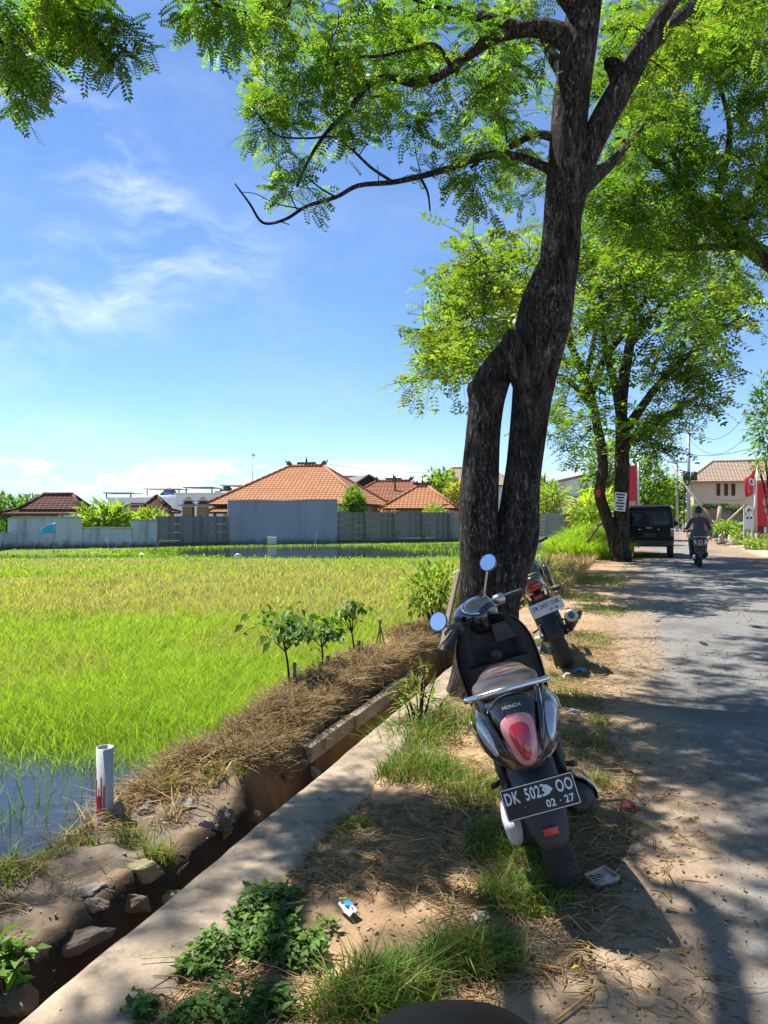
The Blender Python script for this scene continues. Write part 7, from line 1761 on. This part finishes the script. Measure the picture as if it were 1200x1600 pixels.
# litter
M['wrapper_white'] = simple('wrapper_white', (0.60, 0.66, 0.68), .35, var=.1, scale=20, bump=.3, bscale=50)
M['wrapper_blue'] = simple('wrapper_blue', (0.05, 0.28, 0.52), .3, var=.4, scale=18)
M['wrapper_red'] = simple('wrapper_red', (0.60, 0.06, 0.08), .4, var=.3, scale=25)
M['wrapper_yellow'] = simple('wrapper_yellow', (0.62, 0.50, 0.05), .4, var=.2)
M['tray'] = simple('tray', (0.50, 0.40, 0.32), .5, var=.12, scale=14, dirt=(.3, .25, .2))
M['tissue'] = simple('tissue', (0.62, 0.52, 0.44), .9, var=.15, scale=30)
def wrapper(px, py, w, l, rot, mat, label, seed, h=.02, name='wrapper', lift=.012):
    r_ = np.random.default_rng(seed); n_ = 18; u_ = np.linspace(-1, 1, n_); A, B = np.meshgrid(u_, u_); o_ = r_.random()*40
    z = h*(.2+1.5*fbm(A*1.6+o_, B*2.2+o_, 3)*(1-.6*(A**2))); b = G(px, py)
    V = np.stack([A*w*(1-.12*fbm(B*3+o_, A*3, 2)), B*l*(1-.1*fbm(A*3, B*3+o_, 2)), z], -1).reshape(-1, 3); i = (np.arange(n_-1)[:, None]*n_+np.arange(n_-1)[None]).ravel()
    z0 = float(Z_at(b.x, b.y)[0]); o = link(name, fast_mesh(name, V, quads=np.stack([i, i+1, i+n_+1, i+n_], -1), smooth=True, mats=M[mat]), None, (b.x, b.y, z0+lift), (r_.normal()*.12, r_.normal()*.12, rot)); o.modifiers.new('s', 'SOLIDIFY').thickness = .002
    tag(o, label, 'litter', 'litter on the verge'); return o
o = wrapper(545, 1430, .026, .05, .55, 'wrapper_white', 'white and blue plastic sachet lying in the foreground dirt', 1, .03)
boxpart(o, 'blue_print', (0, .012, .034), (.030, .03, .002), M['wrapper_blue'], (.1, .1, 0)); boxpart(o, 'pink_print', (.006, -.022, .034), (.022, .010, .002), M['wrapper_red'], (.1, .1, .2)); boxpart(o, 'torn_top', (0, .05, .03), (.040, .010, .003), M['wrapper_yellow'], (.2, .3, .2))
o = wrapper(985, 1264, .038, .03, .2, 'wrapper_red', 'red and white snack wrapper at the road edge', 2, .03)
boxpart(o, 'white_corner', (.03, .012, .03), (.022, .020, .002), M['wrapper_white'], (.2, .2, .3))
wrapper(895, 1122, .06, .03, .1, 'white_plastic', 'white plastic strip just right of the scooter', 3, .04)
wrapper(852, 1022, .10, .04, .2, 'wrapper_blue', 'long blue wrapper beneath the motorcycle', 4, .04)
wrapper(840, 1003, .05, .04, .4, 'white_plastic', 'pale scrap left of the motorcycle stand', 14, .04)
wrapper(907, 1053, .06, .035, -.3, 'wrapper_blue', 'crushed blue packet behind the motorcycle tyre', 5, .04)
wrapper(886, 1061, .045, .025, .2, 'tissue', 'crumpled pale tissue near the motorcycle tyre', 6, .05)
wrapper(752, 1437, .035, .028, .4, 'tray', 'flat grey-brown card scrap in the foreground', 7, .012)
wrapper(712, 1290, .02, .014, .4, 'wrapper_red', 'tiny red scrap on the dirt left of the scooter', 12, .012)
b = G(940, 1378); TR = empty('tray', (b.x, b.y, .014), (math.radians(6), math.radians(-5), math.radians(28)))
boxpart(TR, 'base', (0, 0, 0), (.115, .085, .008), M['tray'], bevel=.002)
for (x, y, w, l) in ((0, .04, .118, .008), (0, -.04, .118, .008), (.056, 0, .008, .088), (-.056, 0, .008, .088)): boxpart(TR, 'raised_edge', (x, y, .009), (w, l, .014), M['tray'], bevel=.002)
for k in range(3): boxpart(TR, 'dark_slit', (-.01, .022-.018*k*.8, .0046), (.07, .004, .001), M['ink_black'], (0, 0, -.2))
boxpart(TR, 'pale_patch', (.012, -.014, .0046), (.055, .03, .001), M['white_plastic'])
tag(TR, 'broken cream plastic tray beside the rear tyre of the scooter', 'tray', 'litter on the verge')
# twigs and bits of wood
def twig(pts, rad, mat, label):
    P3 = [G(x, y)+Vector((0, 0, float(Z_at(G(x, y).x, G(x, y).y)[0])+.012+z)) for x, y, z in pts]; mb = MB(); b = P3[0]; mb.tube([p-b for p in P3], rad, 6); tag(mb.build('twig', M[mat], None, b), label, 'twig', 'twigs on the verge')
M['twig_gold'] = simple('twig_gold', (0.52, 0.29, 0.07), .7, var=.2, scale=20)
twig([(868, 1595, 0), (905, 1568, .004), (932, 1546, 0)], .004, 'twig_gold', 'golden dry stalk at the bottom edge near the road')
twig([(835, 1512, 0), (880, 1520, .003)], .005, 'twig_gold', 'short golden stick on the lit dirt')
twig([(345, 1447, .03), (400, 1437, .03), (470, 1428, .03)], .004, 'wood_pale', 'pale dry stem lying across the green weeds')
twig([(335, 1570, .005), (355, 1550, .005), (380, 1540, .004)], .004, 'wood_pale', 'bent dry stem on the concrete rim')
twig([(802, 1450, 0), (850, 1452, .003)], .003, 'wood_pale', 'thin straight stem near the tyre')
M['leaf_dark'] = simple('leaf_dark', (0.03, 0.024, 0.02), .9)
for (x, y, lb) in ((1180, 982, 'dark dead leaf on the right of the road'), (1098, 1008, 'dark scrap in the middle of the road'), (1028, 972, 'small dark scrap near the left of the road')):
    b = G(x, y); mb = MB(); mb.prism([(-.09, 0), (-.03, .02), (.05, .03), (.10, .01), (.04, -.02), (-.04, -.02)], (0, 0, 0), (1, 0, 0), (0, 1, .1), (0, 0, 1), .006); tag(mb.build('dead_leaf', M['leaf_dark'], None, (b.x, b.y, .025), (0.1, .05, x)), lb, 'leaf', 'dead leaves on the road')
# blue pennant in the field
b = P(84, 866, 32); FG = empty('pennant', (b.x, b.y, b.z))
mb = MB(); mb.tube([(0, 0, -.3), (.02, 0, .7), (.08, 0, 1.42)], .014, 6); mb.build('pole', M['timber'], FG)
mb = MB(); rings = [[Vector((.08-.62*t, .06*math.sin(t*5), 1.40-v_*(.50-.28*t)-.20*t-.10*t*t)) for v_ in np.linspace(0, 1, 6)] for t in np.linspace(0, 1, 10)]
mb.rings(rings, True, False, False, False); M['pennant_blue'] = simple('pennant_blue', (0.05, 0.42, 0.62), .7, var=.1); o = mb.build('cloth', M['pennant_blue'], FG); o.modifiers.new('s', 'SOLIDIFY').thickness = .004
tag(FG, 'small turquoise pennant on a stick at the far edge of the rice', 'flag')
for (px, py, Yd, s_, lb) in ((222, 868, 31, .22, 'white plastic lump at the far edge of the rice'), (371, 868, 31, .16, 'small pale scrap in the far rice')):
    b = P(px, py, Yd); o = link('plastic_scrap', rock_mesh('plastic_scrap', px, s_, s_*.6, s_*.7, M['white_plastic'], 2), None, b, (0, 0, px)); tag(o, lb, 'litter')
for (x0, y0, x1, y1, Yd, lb) in ((240, 860, 252, 842, 36, 'thin bent stick near the dark panel wall'), (490, 866, 495, 832, 36, 'bare stick standing in the pond'), (175, 868, 165, 842, 35, 'bare stick before the low pale wall')):
    pole_thing('stick', [P(x0, y0, Yd), P((x0+x1)/2+1, (y0+y1)/2, Yd), P(x1, y1, Yd)], [.025, .02, .012], M['timber'], lb, 'stick')

b = P(425, 851, 41.2); mb = MB(); mb.box((0, 0, .28), (.5, .04, .42), (.35, .05, .1)); tag(mb.build('white_sheet', M['white_plastic'], None, (b.x, b.y, -.2), bevel=.01), 'white sheet leaning against the blue-grey wall', 'sheet')
